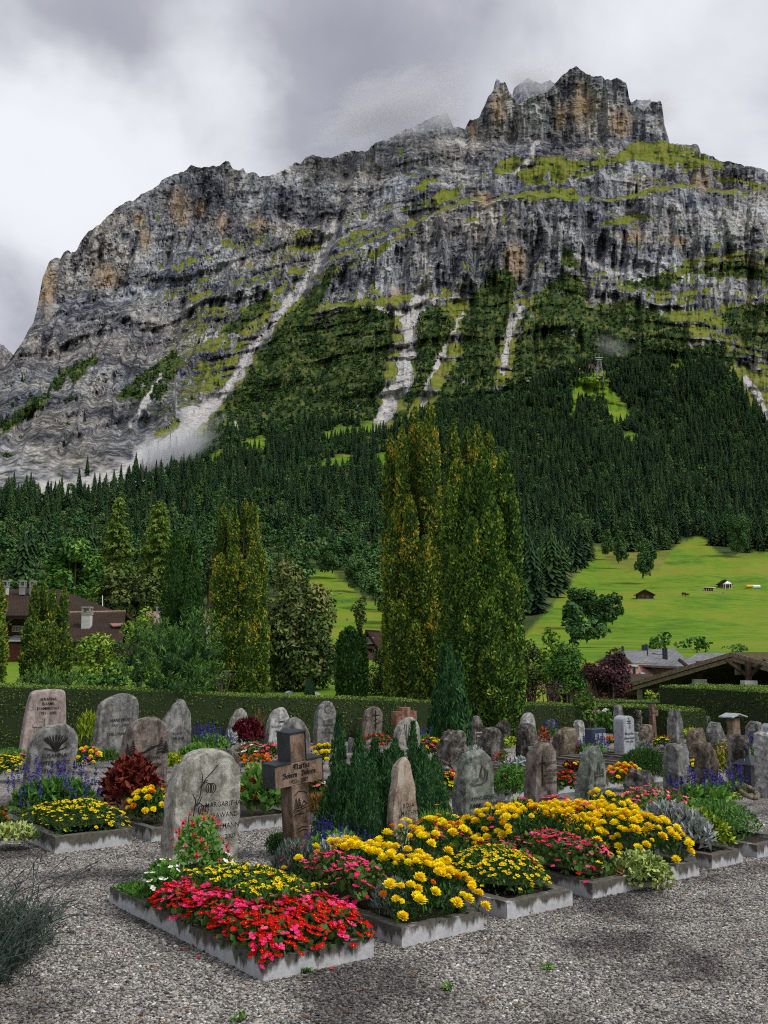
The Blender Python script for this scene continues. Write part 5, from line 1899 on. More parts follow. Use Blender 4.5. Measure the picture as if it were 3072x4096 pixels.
def hut(label, px, py0, w, h, mat_roof, open_front=False, name='hut', seed=1):
    """small barn on the slope: px centre, py of its foot, width and height in photo pixels"""
    f = slope_pt(float(px), float(py0))
    D = float(f[1])
    root = empty(name, f)
    tag(root, label, 'hut')
    k = mpp(D)
    W_, H_ = w * k, h * k
    b = MB()
    b.prism([(-W_ * 0.42, 0, -1.5), (W_ * 0.42, 0, -1.5), (W_ * 0.42, 0, H_ * 0.52), (-W_ * 0.05, 0, H_ * 0.9), (-W_ * 0.42, 0, H_ * 0.52)], (W_ * 0.1, W_ * 0.8, 0))
    b.build('wall', M_TIMBER, root)
    b = MB()
    ax = Vector((W_ * 0.1, W_ * 1.0, 0))
    l, a, rr = Vector((-W_ * 0.52, -W_ * 0.08, H_ * 0.45)), Vector((-W_ * 0.05, -W_ * 0.08, H_ * 0.96)), Vector((W_ * 0.52, -W_ * 0.08, H_ * 0.42))
    roof_slab(b, (l, a, a + ax, l + ax), 0.3)
    roof_slab(b, (a, rr, rr + ax, a + ax), 0.3)
    b.build('roof', mat_roof, root)
    b = MB()
    b.box((W_ * 0.1, -0.05, H_ * 0.25), (W_ * 0.16, 0.1, H_ * 0.32))
    b.build('door', M_LOG, root)
    b = MB()
    b.box((-W_ * 0.15, -0.05, H_ * 0.3), (W_ * 0.1, 0.1, H_ * 0.14))
    b.build('window', M_WIN, root)
    b = MB()
    b.box((0, -0.1, -0.4), (W_ * 0.86, 0.3, 1.0))
    b.build('stone_base', M_STONEW, root)
    return root


def sheep(label, px, py, col, group='animals grazing on the pasture', s=1.0, rz=0.0):
    f = slope_pt(float(px), float(py))
    b = MB()
    b.tube([(-0.55 * s, 0, 0.62 * s), (-0.4 * s, 0, 0.68 * s), (0, 0, 0.64 * s), (0.4 * s, 0, 0.70 * s), (0.55 * s, 0, 0.80 * s)], [0.12 * s, 0.26 * s, 0.30 * s, 0.25 * s, 0.12 * s], 8)
    b.tube([(0.5 * s, 0, 0.80 * s), (0.68 * s, 0, 0.72 * s), (0.86 * s, 0, 0.52 * s)], [0.13 * s, 0.12 * s, 0.06 * s], 6)
    for x in (-0.36, 0.36):
        for y in (-0.13, 0.13):
            b.tube([(x * s, y * s, 0.5 * s), (x * s - 0.03, y * s, 0.25 * s), (x * s, y * s, -0.05)], [0.08 * s, 0.05 * s, 0.04 * s], 5)
    b.tube([(-0.56 * s, 0, 0.66 * s), (-0.66 * s, 0, 0.45 * s)], [0.05 * s, 0.02 * s], 5)
    o = b.build('sheep' if s < 1.4 else 'horse', col, None, True)
    o.location = f
    o.rotation_euler = (0, 0, rz)
    tag(o, label, 'sheep' if s < 1.4 else 'horse', group)


def far_things():
    hut('dark wooden barn with reddish roof patch in the middle of the right meadow', 2583, 2396, 76, 40, M_ROOF_B)
    hut('upper dark wooden hut behind the white tent on the right meadow', 2903, 2352, 56, 36, M_ROOF_B)
    hut('small pale roofed hut at the wood edge between whitebeam and tall thuja', 1515, 2246, 46, 26, M_ROOF_P)
    hut('tiny hut in the small high clearing left of the tall thujas', 1410, 1858, 20, 14, M_ROOF_B)
    # tent
    f = slope_pt(2902.0, 2353.0)
    root = empty('party_tent', Vector(f) + Vector((0, -3, 0)))
    tag(root, 'small white pavilion tent in front of the upper meadow hut', 'tent')
    b = MB()
    for k in range(4):
        a0, a1 = math.pi / 4 + k * math.pi / 2, math.pi / 4 + (k + 1) * math.pi / 2
        b.quad((2.2 * math.cos(a0), 2.2 * math.sin(a0), 2.1), (2.2 * math.cos(a1), 2.2 * math.sin(a1), 2.1), (0.2 * math.cos(a1), 0.2 * math.sin(a1), 3.3), (0.2 * math.cos(a0), 0.2 * math.sin(a0), 3.3))
        b.quad((2.2 * math.cos(a0), 2.2 * math.sin(a0), 1.75), (2.2 * math.cos(a1), 2.2 * math.sin(a1), 1.75), (2.2 * math.cos(a1), 2.2 * math.sin(a1), 2.1), (2.2 * math.cos(a0), 2.2 * math.sin(a0), 2.1))
    b.build('canopy', M_CLOTH, root)
    for k in range(4):
        a0 = math.pi / 4 + k * math.pi / 2
        b = MB()
        b.tube([(2.15 * math.cos(a0), 2.15 * math.sin(a0), -0.8), (2.15 * math.cos(a0), 2.15 * math.sin(a0), 2.1)], 0.12, 5)
        b.build('pole', M_CLOTH, root)
    f = slope_pt(2838.0, 2364.0)
    k = mpp(f[1])
    root = empty('shed', f)
    tag(root, 'low open brown shed left of the white tent', 'shed')
    b = MB()
    b.box((0, 1.2, 6 * k), (30 * k, 2.4, 14 * k))
    b.build('wall', M_LOG, root)
    b = MB()
    roof_slab(b, [(-20 * k, -0.8, 16 * k), (24 * k, -0.8, 14 * k), (24 * k, 3, 11 * k), (-20 * k, 3, 13 * k)], 0.2)
    b.build('roof', M_CLOTH, root)
    for px, py, m, nm, lb in ((3000, 2352, M_YTARP, 'tarpaulin_bale', 'yellow covered bale right of the tent hut'), (3026, 2353, M_CLOTH, 'tarpaulin_bale', 'white covered bale right of the yellow one')):
        f = slope_pt(float(px), float(py))
        b = MB()
        b.tube([(-1.9, 0, 0.5), (-1.7, 0, 0.75), (1.7, 0, 0.75), (1.9, 0, 0.5)], [0.4, 0.85, 0.85, 0.4], 9)
        o = b.build(nm, m)
        o.location = f
        tag(o, lb, 'bale')
    # fence posts
    for k, px in enumerate(range(2790, 2880, 9)):
        f = slope_pt(float(px), 2366.0)
        b = MB()
        b.tube([(0, 0, -0.3), (0, 0, 1.3)], 0.10, 5)
        o = b.build('fence_post', M_METAL)
        o.location = f
        tag(o, 'thin pale fence post beside the brown shed on the meadow', 'post', 'fence posts by the shed')
    for a in ((2735, 2384, M_TIMBER, 1.7, 'dark horse grazing left of the shed'), (2748, 2386, M_LOG, 1.6, 'brown horse grazing beside the dark one')):
        sheep(a[4], a[0], a[1], a[2], s=a[3], rz=0.3)
    for k, (px, py) in enumerate(((1360, 2378), (1396, 2402), (1372, 2412), (1428, 2414), (1388, 2484))):
        sheep(['topmost pale sheep on the meadow behind the whitebeam', 'sheep near the centre of the meadow behind the whitebeam', 'sheep lying lowest left of the centre pair on that meadow', 'pale sheep nearest the tall thuja on the meadow',
               'lone sheep low on the meadow above the thuja cone'][k], px, py, M_STONEW, s=1.0, rz=k * 1.3)
    sheep('single sheep below the horses on the right meadow', 2894, 2376, M_STONEW)
    # cable car station
    f = slope_pt(2375.0, 1482.0)
    k = mpp(f[1])
    root = empty('cable_car_station', Vector(f))
    tag(root, 'wooden cable car station on stilts high on the wooded slope', 'building')
    b = MB()
    b.box((-12 * k, 4, 16 * k), (24 * k, 12, 20 * k))
    b.build('wall', M_LOG, root)
    b = MB()
    b.box((12 * k, 5, 10 * k), (22 * k, 10, 8 * k))
    for x in (3, 12, 21):
        b.box((x * k, 0, 18 * k), (1.6 * k, 0.8, 14 * k))
        b.box((x * k, 0, 2 * k), (3 * k, 1.5, 12 * k))
    b.build('platform', M_STONEW, root)
    b = MB()
    roof_slab(b, [(-28 * k, -3, 29 * k), (27 * k, -3, 28 * k), (27 * k, 12, 31 * k), (-28 * k, 12, 32 * k)], 1.0)
    b.build('roof', M_TIMBER, root)
    for x, z in ((-17, 22), (-8, 22), (-17, 13), (-8, 13)):
        b = MB()
        b.box((x * k, -2.1, z * k), (5 * k, 0.3, 2.6 * k))
        b.build('window', M_WHITE, root)
    f2 = slope_pt(2306.0, 1486.0)
    root = empty('sun_terrace', Vector(f2))
    tag(root, 'narrow terrace with tables left of the cable car station', 'terrace')
    b = MB()
    b.box((0, 2, 5 * k), (46 * k, 6, 3 * k))
    for x in (-18, -6, 6, 18):
        b.box((x * k, 2, -2 * k), (2 * k, 2, 12 * k))
    b.build('deck', M_TIMBER, root)
    for j, x in enumerate((-16, -7, 3, 13)):
        b = MB()
        b.tube([(x * k, 1, 6.5 * k), (x * k, 1, 11 * k)], 0.25, 5)
        b.tube([(x * k, 1, 10 * k), (x * k, 1, 12.5 * k)], [4.0 * k, 0.3], 8)
        b.build('parasol', M_CLOTH if j % 2 else M_RED, root)
    # lattice mast
    f3 = slope_pt(2400.0, 1545.0)
    base = Vector(f3)
    root = empty('cable_car_mast', base)
    tag(root, 'tall grey lattice cable car mast in front of the station', 'mast')
    Hm = 135 * mpp(base.y)
    b = MB()
    def cor(t, i):
        w = (17 * (1 - t) + 4.0 * t) * mpp(base.y) * 0.9
        sx, sy = ((-1, -1), (1, -1), (1, 1), (-1, 1))[i]
        return Vector((sx * w, sy * w, t * Hm))
    for i in range(4):
        leg = MB()
        leg.tube([cor(0, i) - Vector((0, 0, 3)), cor(0.8, i)], 0.32, 4)
        leg.build('leg', M_METAL, root)
    for s in range(8):
        t0, t1 = s / 10, (s + 1) / 10
        for i in range(4):
            j = (i + 1) % 4
            b.tube([cor(t0, i), cor(t1, j)], 0.16, 3)
            b.tube([cor(t1, i), cor(t1, j)], 0.16, 3)
    b.build('bracing', M_METAL, root)
    b = MB()
    b.tube([(0, 0, 0.8 * Hm), (0, 0, 1.04 * Hm)], 0.28, 5)
    for z in (0.84, 0.9):
        b.box((0, 0, z * Hm), (30 * mpp(base.y), 1.2, 1.2))
    b.build('crossarm', M_METAL, root)
    b = MB()
    for x in (-14, 14):
        b.box((x * mpp(base.y), 0, 0.86 * Hm), (3 * mpp(base.y), 5, 1.6))
    b.build('saddle', M_SLATE, root)
    # cables that sag down to the valley
    top = base + Vector((0, 0, 0.9 * Hm))
    for k, (dx, ex, ey, eD) in enumerate(((-9, 2900, 2170, 420), (9, 3090, 2180, 420), (-6, 3130, 2150, 420), (6, 3200, 2140, 420))):
        s0 = top + Vector((dx, 0, -2))
        s1 = WV(ex, ey, eD)
        b = MB()
        pts = []
        for i in range(25):
            t = i / 24
            p = s0.lerp(s1, t)
            p.z -= 40 * math.sin(math.pi * t)
            pts.append(p)
        b.tube(pts, [0.07 + 0.10 * (1 - i / 24) for i in range(25)], 3)
        o = b.build('cable', M_SLATE)
        tag(o, ['cable running lowest and leftmost down from the lattice mast', 'second cable from the left below the lattice mast', 'third cable from the left below the lattice mast', 'outermost right cable below the lattice mast'][k], 'cable')


chalet_left()
barn_left()
chalet_mid()
hall_right()
houses_right()
far_things()
# ------------------------------------------------------------------ graves: kerbs
def concrete_mat():
    m, nt, p = new_mat('stained kerb concrete')
    tc = N(nt, 'ShaderNodeTexCoord')
    geo = N(nt, 'ShaderNodeNewGeometry')
    pos = geo.outputs['Position']
    sz = N(nt, 'ShaderNodeSeparateXYZ')
    nt.links.new(pos, sz.inputs[0])
    n1 = noise_n(nt, mapping(nt, pos, (9, 9, 2.2)), 1.0, 6, 0.65)
    n2 = noise_n(nt, pos, 26.0, 5, 0.7)
    st = math_n(nt, 'ADD', math_n(nt, 'MULTIPLY_ADD', n1, 1.7, -0.35), math_n(nt, 'MULTIPLY', math_n(nt, 'SUBTRACT', sz.outputs[2], 0.055), 5.5))
    pale = ramp(nt, n2, [(0.3, (0.33, 0.335, 0.345)), (0.6, (0.46, 0.465, 0.475)), (0.8, (0.56, 0.56, 0.56))])
    dark = ramp(nt, n2, [(0.3, (0.03, 0.028, 0.02)), (0.6, (0.085, 0.078, 0.058)), (0.8, (0.17, 0.155, 0.12))])
    c = mixc(nt, ramp(nt, st, [(0.42, 0.0), (0.60, 0.94)]), pale, dark)
    lich = ramp(nt, noise_n(nt, pos, 17.0, 4, 0.75), [(0.60, 0.0), (0.72, 0.65)])
    c = mixc(nt, lich, c, (0.30, 0.285, 0.23))
    setin(nt, p, 'Base Color', c)
    setin(nt, p, 'Roughness', 0.9)
    bump(nt, p, n2, 0.5, 0.006)
    return m


def soil_mat():
    m, nt, p = new_mat('garden soil')
    geo = N(nt, 'ShaderNodeNewGeometry')
    f = noise_n(nt, geo.outputs['Position'], 40.0, 6, 0.7)
    setin(nt, p, 'Base Color', ramp(nt, f, [(0.3, (0.012, 0.009, 0.007)), (0.7, (0.06, 0.042, 0.03))]))
    bump(nt, p, f, 1.0, 0.02)
    return m


M_CONC, M_SOIL = concrete_mat(), soil_mat()
KH = 0.10
PLOTS = []


def kerb(corner, w, L, label, h=KH, t=0.075, skew=0.0):
    root = empty('grave_kerb', (corner.x, corner.y, 0), ROWA + skew)
    tag(root, label, 'kerb', 'concrete grave kerbs', 'thing')
    r = random.Random(len(PLOTS) + 5)
    bm = bmesh.new()
    o = [(0, 0), (w, 0), (w, L), (0, L)]
    i = [(t, t), (w - t, t), (w - t, L - t), (t, L - t)]
    rows = []
    for ring, z in ((o, -0.05), (o, h), (i, h), (i, h - 0.06)):
        pts = []
        for k in range(4):
            a, b_ = ring[k], ring[(k + 1) % 4]
            nseg = 10 if k % 2 == 0 else 24
            for s in range(nseg):
                f = s / nseg
                jz = (0.006 * (r.random() - 0.5)) if z == h else 0
                jx = 0.004 * (r.random() - 0.5)
                pts.append(bm.verts.new((a[0] + (b_[0] - a[0]) * f + jx, a[1] + (b_[1] - a[1]) * f + jx, z + jz)))
        rows.append(pts)
    n = len(rows[0])
    for q in range(3):
        for k in range(n):
            bm.faces.new((rows[q][k], rows[q][(k + 1) % n], rows[q + 1][(k + 1) % n], rows[q + 1][k]))
    bmesh.ops.recalc_face_normals(bm, faces=bm.faces[:])
    me = bpy.data.meshes.new('kerb')
    bm.to_mesh(me)
    bm.free()
    me.materials.append(M_CONC)
    link('kerb_frame', me, root)
    b = MB()
    b.quad((t * 0.6, t * 0.6, h - 0.03), (w - t * 0.6, t * 0.6, h - 0.03), (w - t * 0.6, L - t * 0.6, h - 0.03), (t * 0.6, L - t * 0.6, h - 0.03))
    b.build('soil', M_SOIL, root)
    PLOTS.append((corner, w, L, ROWA + skew))
    return root


def plot_pt(k, a, b, z=0.0):
    c, w, L, an = PLOTS[k]
    return Vector((c.x + math.cos(an) * a - math.sin(an) * b, c.y + math.sin(an) * a + math.cos(an) * b, z))


ORD = ['nearest', 'second', 'third', 'fourth', 'fifth', 'sixth', 'seventh']
for k, (c0, c1, L) in enumerate((((1053, 3928), (1497, 3830), 2.0), ((1607, 3791), (1934, 3718), 1.95), ((2029, 3680), (2283, 3621), 1.95), ((2371, 3597), (2590, 3542), 1.95),
                                 ((2639, 3536), (2798, 3502), 1.95), ((2849, 3477), (2983, 3453), 1.9), ((3030, 3434), (3190, 3400), 1.9))):
    a, c = G(*c0), G(*c1)
    w = (c - a).length
    kerb(a, w, L, ORD[k] + ' stained concrete kerb of the front row of flower graves along the gravel path')
base2 = G(218, 3415)
for k in range(13):
    d = 0.84 * k
    kerb(base2 + E1 * d, 0.66, 2.3, 'low concrete kerb in the second row of graves, ' + (['first from the left', 'second from the left', 'third from the left', 'fourth from the left', 'fifth from the left', 'sixth from the left', 'seventh from the left',
         'eighth from the left', 'ninth from the left', 'tenth from the left', 'eleventh from the left', 'twelfth from the left', 'last on the right'][k]), h=0.13 if k == 0 else 0.11)


# ------------------------------------------------------------------ gravestones
def stone_mat(name, dark, mid, light, scale=9.0, lichen=None, lich_amt=0.5, vein=0.0, bmp=0.012, stain=0.0):
    m, nt, p = new_mat(name)
    tc = N(nt, 'ShaderNodeTexCoord')
    oi = N(nt, 'ShaderNodeObjectInfo')
    ov = N(nt, 'ShaderNodeVectorMath', operation='SCALE')
    ov.inputs[0].default_value = (37.0, 19.0, 53.0)
    nt.links.new(oi.outputs['Random'], ov.inputs['Scale'])
    av = N(nt, 'ShaderNodeVectorMath', operation='ADD')
    nt.links.new(tc.outputs['Object'], av.inputs[0])
    nt.links.new(ov.outputs[0], av.inputs[1])
    v = av.outputs[0]
    f = noise_n(nt, v, scale, 8, 0.72, 0.5)
    g = noise_n(nt, mapping(nt, v, (1, 1, 0.35)), scale * 0.4, 6, 0.65, 1.0)
    s = noise_n(nt, v, scale * 14, 3, 0.7)
    k = math_n(nt, 'ADD', math_n(nt, 'MULTIPLY', f, 0.5), math_n(nt, 'ADD', math_n(nt, 'MULTIPLY', g, 0.32), math_n(nt, 'MULTIPLY', s, 0.18)))
    c = ramp(nt, k, [(0.425, dark), (0.5, mid), (0.575, light)])
    if lichen:
        lf = noise_n(nt, v, scale * 1.3, 6, 0.78, 0.6)
        c = mixc(nt, ramp(nt, lf, [(0.55, 0.0), (0.61, lich_amt)]), c, lichen)
    if stain:
        sx = noise_n(nt, mapping(nt, v, (5, 5, 0.9)), 2.0, 6, 0.7)
        c = mixc(nt, ramp(nt, sx, [(0.50, 0.0), (0.62, stain)]), c, tuple(q * 0.35 for q in dark))
    setin(nt, p, 'Base Color', c)
    setin(nt, p, 'Roughness', 0.9)
    setin(nt, p, 'Specular IOR Level', 0.2)
    bump(nt, p, math_n(nt, 'ADD', f, math_n(nt, 'MULTIPLY', s, 0.35)), 0.9, bmp)
    return m


ST = {
    'pale': stone_mat('pale lichen limestone', (0.10, 0.095, 0.075), (0.25, 0.24, 0.20), (0.46, 0.45, 0.40), 9, (0.42, 0.41, 0.34), 0.5, stain=0.35),
    'grey': stone_mat('grey gneiss', (0.06, 0.06, 0.056), (0.16, 0.16, 0.15), (0.31, 0.31, 0.29), 10, (0.30, 0.30, 0.25), 0.4, stain=0.5),
    'green': stone_mat('greenish gneiss', (0.055, 0.065, 0.052), (0.15, 0.17, 0.14), (0.29, 0.32, 0.27), 11, (0.34, 0.37, 0.31), 0.55, stain=0.3),
    'brown': stone_mat('brownish grey stone', (0.055, 0.045, 0.036), (0.15, 0.125, 0.105), (0.28, 0.245, 0.215), 11, (0.26, 0.24, 0.20), 0.3, stain=0.55),
    'dark': stone_mat('dark weathered rock', (0.022, 0.019, 0.015), (0.085, 0.076, 0.062), (0.23, 0.215, 0.19), 8, (0.34, 0.33, 0.30), 0.55, bmp=0.03, stain=0.7),
    'white': stone_mat('whitish granite', (0.17, 0.165, 0.155), (0.33, 0.325, 0.31), (0.55, 0.545, 0.53), 16, None, 0, stain=0.25),
    'pink': stone_mat('pinkish sandstone', (0.20, 0.155, 0.135), (0.31, 0.25, 0.225), (0.42, 0.36, 0.33), 10, None, 0, stain=0.35),
    'slab': stone_mat('brown streaked slab', (0.11, 0.075, 0.05), (0.30, 0.235, 0.18), (0.42, 0.365, 0.30), 5, (0.28, 0.13, 0.025), 0.6, stain=0.75),
    'tan': stone_mat('tan boulder', (0.06, 0.042, 0.026), (0.17, 0.13, 0.092), (0.31, 0.26, 0.20), 9, (0.24, 0.22, 0.17), 0.4, bmp=0.03, stain=0.5),
    'granite': stone_mat('smooth pale granite', (0.20, 0.215, 0.235), (0.31, 0.33, 0.35), (0.42, 0.44, 0.46), 30, None, 0, bmp=0.002),
    'bark': stone_mat('weathered stump wood', (0.035, 0.027, 0.019), (0.11, 0.088, 0.066), (0.24, 0.205, 0.165), 8, (0.28, 0.27, 0.23), 0.4, bmp=0.03, stain=0.6),
    'wood': stone_mat('grey brown oak', (0.035, 0.022, 0.014), (0.135, 0.088, 0.060), (0.24, 0.175, 0.13), 6, None, 0, bmp=0.006, stain=0.5),
    'redst': stone_mat('red sandstone', (0.13, 0.055, 0.038), (0.24, 0.115, 0.085), (0.34, 0.19, 0.15), 14, None, 0, bmp=0.006, stain=0.3),
    'blue': plain('polished dark granite', (0.035, 0.05, 0.072), 0.25, 60, 0.5, spec=0.5),
}
M_INK = plain('dark carved lettering', (0.012, 0.011, 0.009), 0.9)
M_INKW = plain('white lettering', (0.62, 0.61, 0.58), 0.8)
M_INKG = plain('shallow carved relief', (0.055, 0.050, 0.042), 0.95)
M_LEAD = plain('black sheet metal', (0.022, 0.027, 0.036), 0.4, 9, 0.5, spec=0.4)

_txt = {}


def text_mesh(s, mat):
    key = (s, mat.name)
    if key in _txt:
        return _txt[key]
    cu = bpy.data.curves.new('inscription', 'FONT')
    cu.body = s
    cu.size = 1.0
    cu.align_x = 'CENTER'
    cu.align_y = 'CENTER'
    cu.resolution_u = 2
    cu.extrude = 0.02
    cu.offset = 0.008
    o = bpy.data.objects.new('inscription', cu)
    COL.objects.link(o)
    dg = bpy.context.evaluated_depsgraph_get()
    me = bpy.data.meshes.new_from_object(o.evaluated_get(dg))
    me.materials.clear()
    me.materials.append(mat)
    me.name = 'inscription'
    bpy.data.objects.remove(o)
    bpy.data.curves.remove(cu)
    _txt[key] = me
    return me


def inscribe(root, lines, y, mat=None):
    """lines: (text, u, v, size, slant degrees) in the front plane of a stone whose face lies at local y"""
    for (s, u, v, size, *sl) in lines:
        o = link('inscription', text_mesh(s, mat or M_INK), root)
        o.location = (u, y - 0.002, v)
        o.rotation_euler = (math.pi / 2, R(sl[0]) if sl else 0, 0)
        o.scale = (size * 0.92, size, size * 0.2)


def strokes(root, name, polys, width, y, mat=None, nib=None):
    """thin carved lines as ribbons in the front plane; each poly: [(u,v),...]"""
    b = MB()
    for pl in polys:
        pts = [Vector((p[0], 0, p[1])) for p in pl]
        wd = width
        L, Rr = [], []
        for k, p in enumerate(pts):
            t = pts[min(k + 1, len(pts) - 1)] - pts[max(k - 1, 0)]
            t = t.normalized() if t.length > 1e-9 else Vector((1, 0, 0))
            n = Vector((-t.z, 0, t.x)) if nib is None else Vector((math.cos(nib), 0, math.sin(nib)))
            taper = 1.0 if nib is not None else (0.45 + 0.55 * math.sin(math.pi * (k + 0.6) / (len(pts) + 0.2)))
            L.append(p + n * wd / 2 * taper)
            Rr.append(p - n * wd / 2 * taper)
        for k in range(len(pts) - 1):
            b.prism([L[k] + Vector((0, y, 0)), L[k + 1] + Vector((0, y, 0)), Rr[k + 1] + Vector((0, y, 0)), Rr[k] + Vector((0, y, 0))], (0, -0.003, 0))
    return b.build(name, mat or M_INK, root)


def stone_mesh(outline, t, rs, rf, seed, mat, n=52, front_bulge=0.0, lean=0.0, layer=0.0):
    """outline in (u,v) metres from bottom left over the top to bottom right"""
    P = np.array(outline, float)
    d = np.r_[0, np.cumsum(np.hypot(*np.diff(P, axis=0).T))]
    s = np.linspace(0, d[-1], n)
    O = np.stack([np.interp(s, d, P[:, 0]), np.interp(s, d, P[:, 1])], -1)
    for _ in range(1):
        O[1:-1] = (O[:-2] + 2 * O[1:-1] + O[2:]) / 4
    nx = 8
    bt = np.stack([np.linspace(O[-1, 0], O[0, 0], nx + 2)[1:-1], np.linspace(O[-1, 1], O[0, 1], nx + 2)[1:-1]], -1)
    O = np.concatenate([O, bt])
    m = len(O)
    cen = np.array([O[:, 0].mean(), O[:n, 1].max() * 0.5])
    rings = []
    for k in (0.12, 0.35, 0.58, 0.78, 0.92, 0.975):
        rings.append((k, -t / 2))
    rings += [(1.0, -t / 2 + 0.10 * t), (1.02, -t * 0.22), (1.02, 0.0), (1.01, t * 0.25), (0.985, t / 2 - 0.08 * t), (0.93, t / 2), (0.6, t / 2), (0.2, t / 2)]
    V = []
    for j, (k, y) in enumerate(rings):
        q = cen + (O - cen) * k
        V.append(np.stack([q[:, 0], np.full(m, y), q[:, 1]], -1))
    V = np.concatenate([[np.array([cen[0], -t / 2, cen[1]])]] + V + [[np.array([cen[0], t / 2, cen[1]])]])
    fi = np.zeros(len(V))
    fi[:1 + 6 * m] = 1
    fi[1 + 5 * m:1 + 6 * m] = 0.5
    sc = 1 / 0.11
    nx_ = fbm(V[:, 0] * sc, V[:, 1] * sc, V[:, 2] * sc, seed, 4, 0.6)
    ny_ = fbm(V[:, 0] * sc + 9, V[:, 1] * sc, V[:, 2] * sc, seed + 3, 4, 0.6)
    nz_ = fbm(V[:, 0] * sc, V[:, 1] * sc + 9, V[:, 2] * sc, seed + 7, 4, 0.6)
    amp = rs * (1 - fi) + rf * fi
    keep = sstep(0.0, 0.1, V[:, 2])
    V[:, 0] += amp * 1.6 * nx_ * keep
    V[:, 1] += amp * 1.6 * ny_
    V[:, 2] += amp * 1.3 * nz_ * keep
    if layer > 0:
        V[:, 1] -= layer * np.abs(fbm(V[:, 0] * 7, 0.3, V[:, 2] * 3.0, seed + 20, 3)) * (0.3 + fi)
    if front_bulge:
        V[:, 1] -= front_bulge * fi * (1 - ((V[:, 2] - cen[1]) / (cen[1] + 1e-6)) ** 2)
    if lean:
        V[:, 1] += lean * V[:, 2]
    F3, F4 = [], []
    idx = lambda r_, k: 1 + r_ * m + (k % m)
    for k in range(m):
        F3.append((0, idx(0, k + 1), idx(0, k)))
    nr = len(rings)
    for r_ in range(nr - 1):
        for k in range(m):
            F4.append((idx(r_, k), idx(r_, k + 1), idx(r_ + 1, k + 1), idx(r_ + 1, k)))
    last = len(V) - 1
    for k in range(m):
        F3.append((last, idx(nr - 1, k), idx(nr - 1, k + 1)))
    me = bpy.data.meshes.new('stone')
    me.from_pydata([tuple(v) for v in V], [], F3 + F4)
    bm = bmesh.new()
    bm.from_mesh(me)
    bmesh.ops.recalc_face_normals(bm, faces=bm.faces[:])
    bm.to_mesh(me)
    bm.free()
    me.materials.append(mat)
    zf = np.array([max(me.vertices[i].co.y for i in q.vertices) < -t * 0.47 + rf for q in me.polygons])
    me.polygons.foreach_set('use_smooth', zf)
    me.update()
    return me


CROPS = {1: (0, 2700, 0.60277), 2: (800, 2700, 0.60277), 3: (1600, 2700, 0.48222), 4: (2300, 2600, 0.46534)}
NST = [0]


def gravestone(label, crop, pts, base_py, t, mat, rs=0.012, rf=0.004, lines=(), ink=None, rot=None, cat='gravestone', name='gravestone', roll=0.0, **kw):
    ox, oy, s = CROPS[crop]
    P = [(ox + x * s, oy + y * s) for x, y in pts]
    xs = [p[0] for p in P]
    xl, xr = min(xs), max(xs)
    g = G((xl + xr) / 2, base_py)
    D = g.y
    ext = (xr - xl) * mpp(D)
    w = max(ext * 0.62, (ext - 0.6 * t) / 0.8)
    out = []
    for x, y in P:
        u = ((x - xl) / (xr - xl) - 0.5) * w
        v = WV(x, y, D).z
        out.append((u, max(v, 0.0)))
    out[0] = (out[0][0], -0.04)
    out[-1] = (out[-1][0], -0.04)
    NST[0] += 1
    h = max(q[1] for q in out)
    me = stone_mesh(out, t, rs, rf, NST[0] * 17, ST[mat], **kw)
    root = empty(name, g, ROWA if rot is None else rot)
    root.rotation_euler = (0, R(roll), ROWA if rot is None else rot)
    tag(root, label, cat, 'gravestones')
    body = link('stone', me, root)
    root['w'] = w
    root['h'] = h
    y = -t / 2 - rf * 1.3 - 0.003 - kw.get('front_bulge', 0) - kw.get('layer', 0) * 0.3
    inscribe(root, [(a, u * w, v * h, sz * h, *sl) for (a, u, v, sz, *sl) in lines], y, ink)
    return root, w, h, y


# --- front row
r_, w, h, y = gravestone('broad pale lichened gravestone with two carved bulb flowers and four lines of lettering', 1,
    [(1070, 1400), (1080, 1160), (1095, 900), (1108, 760), (1135, 660), (1165, 605), (1205, 560), (1250, 522), (1300, 500), (1355, 494), (1420, 503), (1490, 528), (1535, 560), (1565, 600), (1578, 650), (1572, 800), (1562, 1000), (1555, 1400)],
    3545, 0.20, 'pale', 0.022, 0.006, [('MARGARITHA', 0.205, 0.60, 0.052), ('BRAWAND-', 0.225, 0.52, 0.052), ('KAUFMANN', 0.215, 0.44, 0.052), ('1923 - 2007', 0.20, 0.36, 0.05)], lean=0.03)


def tulip(u, v, s):
    out = []
    for k in (0.12, 0.5, 0.95):
        for sg in (-1, 1):
            out.append([(u + sg * s * k * math.sin(a) ** 0.8, v + s * 0.9 * math.cos(a)) for a in np.linspace(0.25, 2.7, 8)])
    return out


def pu(x, yy):
    """stone 6 zoom pixels -> face coordinates"""
    return ((x - 690) / 1010 * w, h * (1 - (yy - 130) / 1850))


st = [[(410, 1640), (413, 1400), (405, 1100), (418, 930)], [(413, 1600), (470, 1430), (540, 1380)], [(445, 1130), (490, 900), (500, 780), (455, 695)], [(500, 870), (560, 740), (580, 600), (590, 480), (575, 405)],
      [(585, 600), (640, 500), (720, 430), (815, 320)], [(600, 570), (650, 560), (712, 590)], [(505, 860), (560, 830), (615, 870)], [(600, 560), (665, 525)], [(520, 860), (565, 800), (582, 745)]]
strokes(r_, 'carved_flowers', [[pu(*p) for p in s] for s in st] + tulip(*pu(712, 640), 0.040) + tulip(*pu(612, 930), 0.040), 0.0065, y)

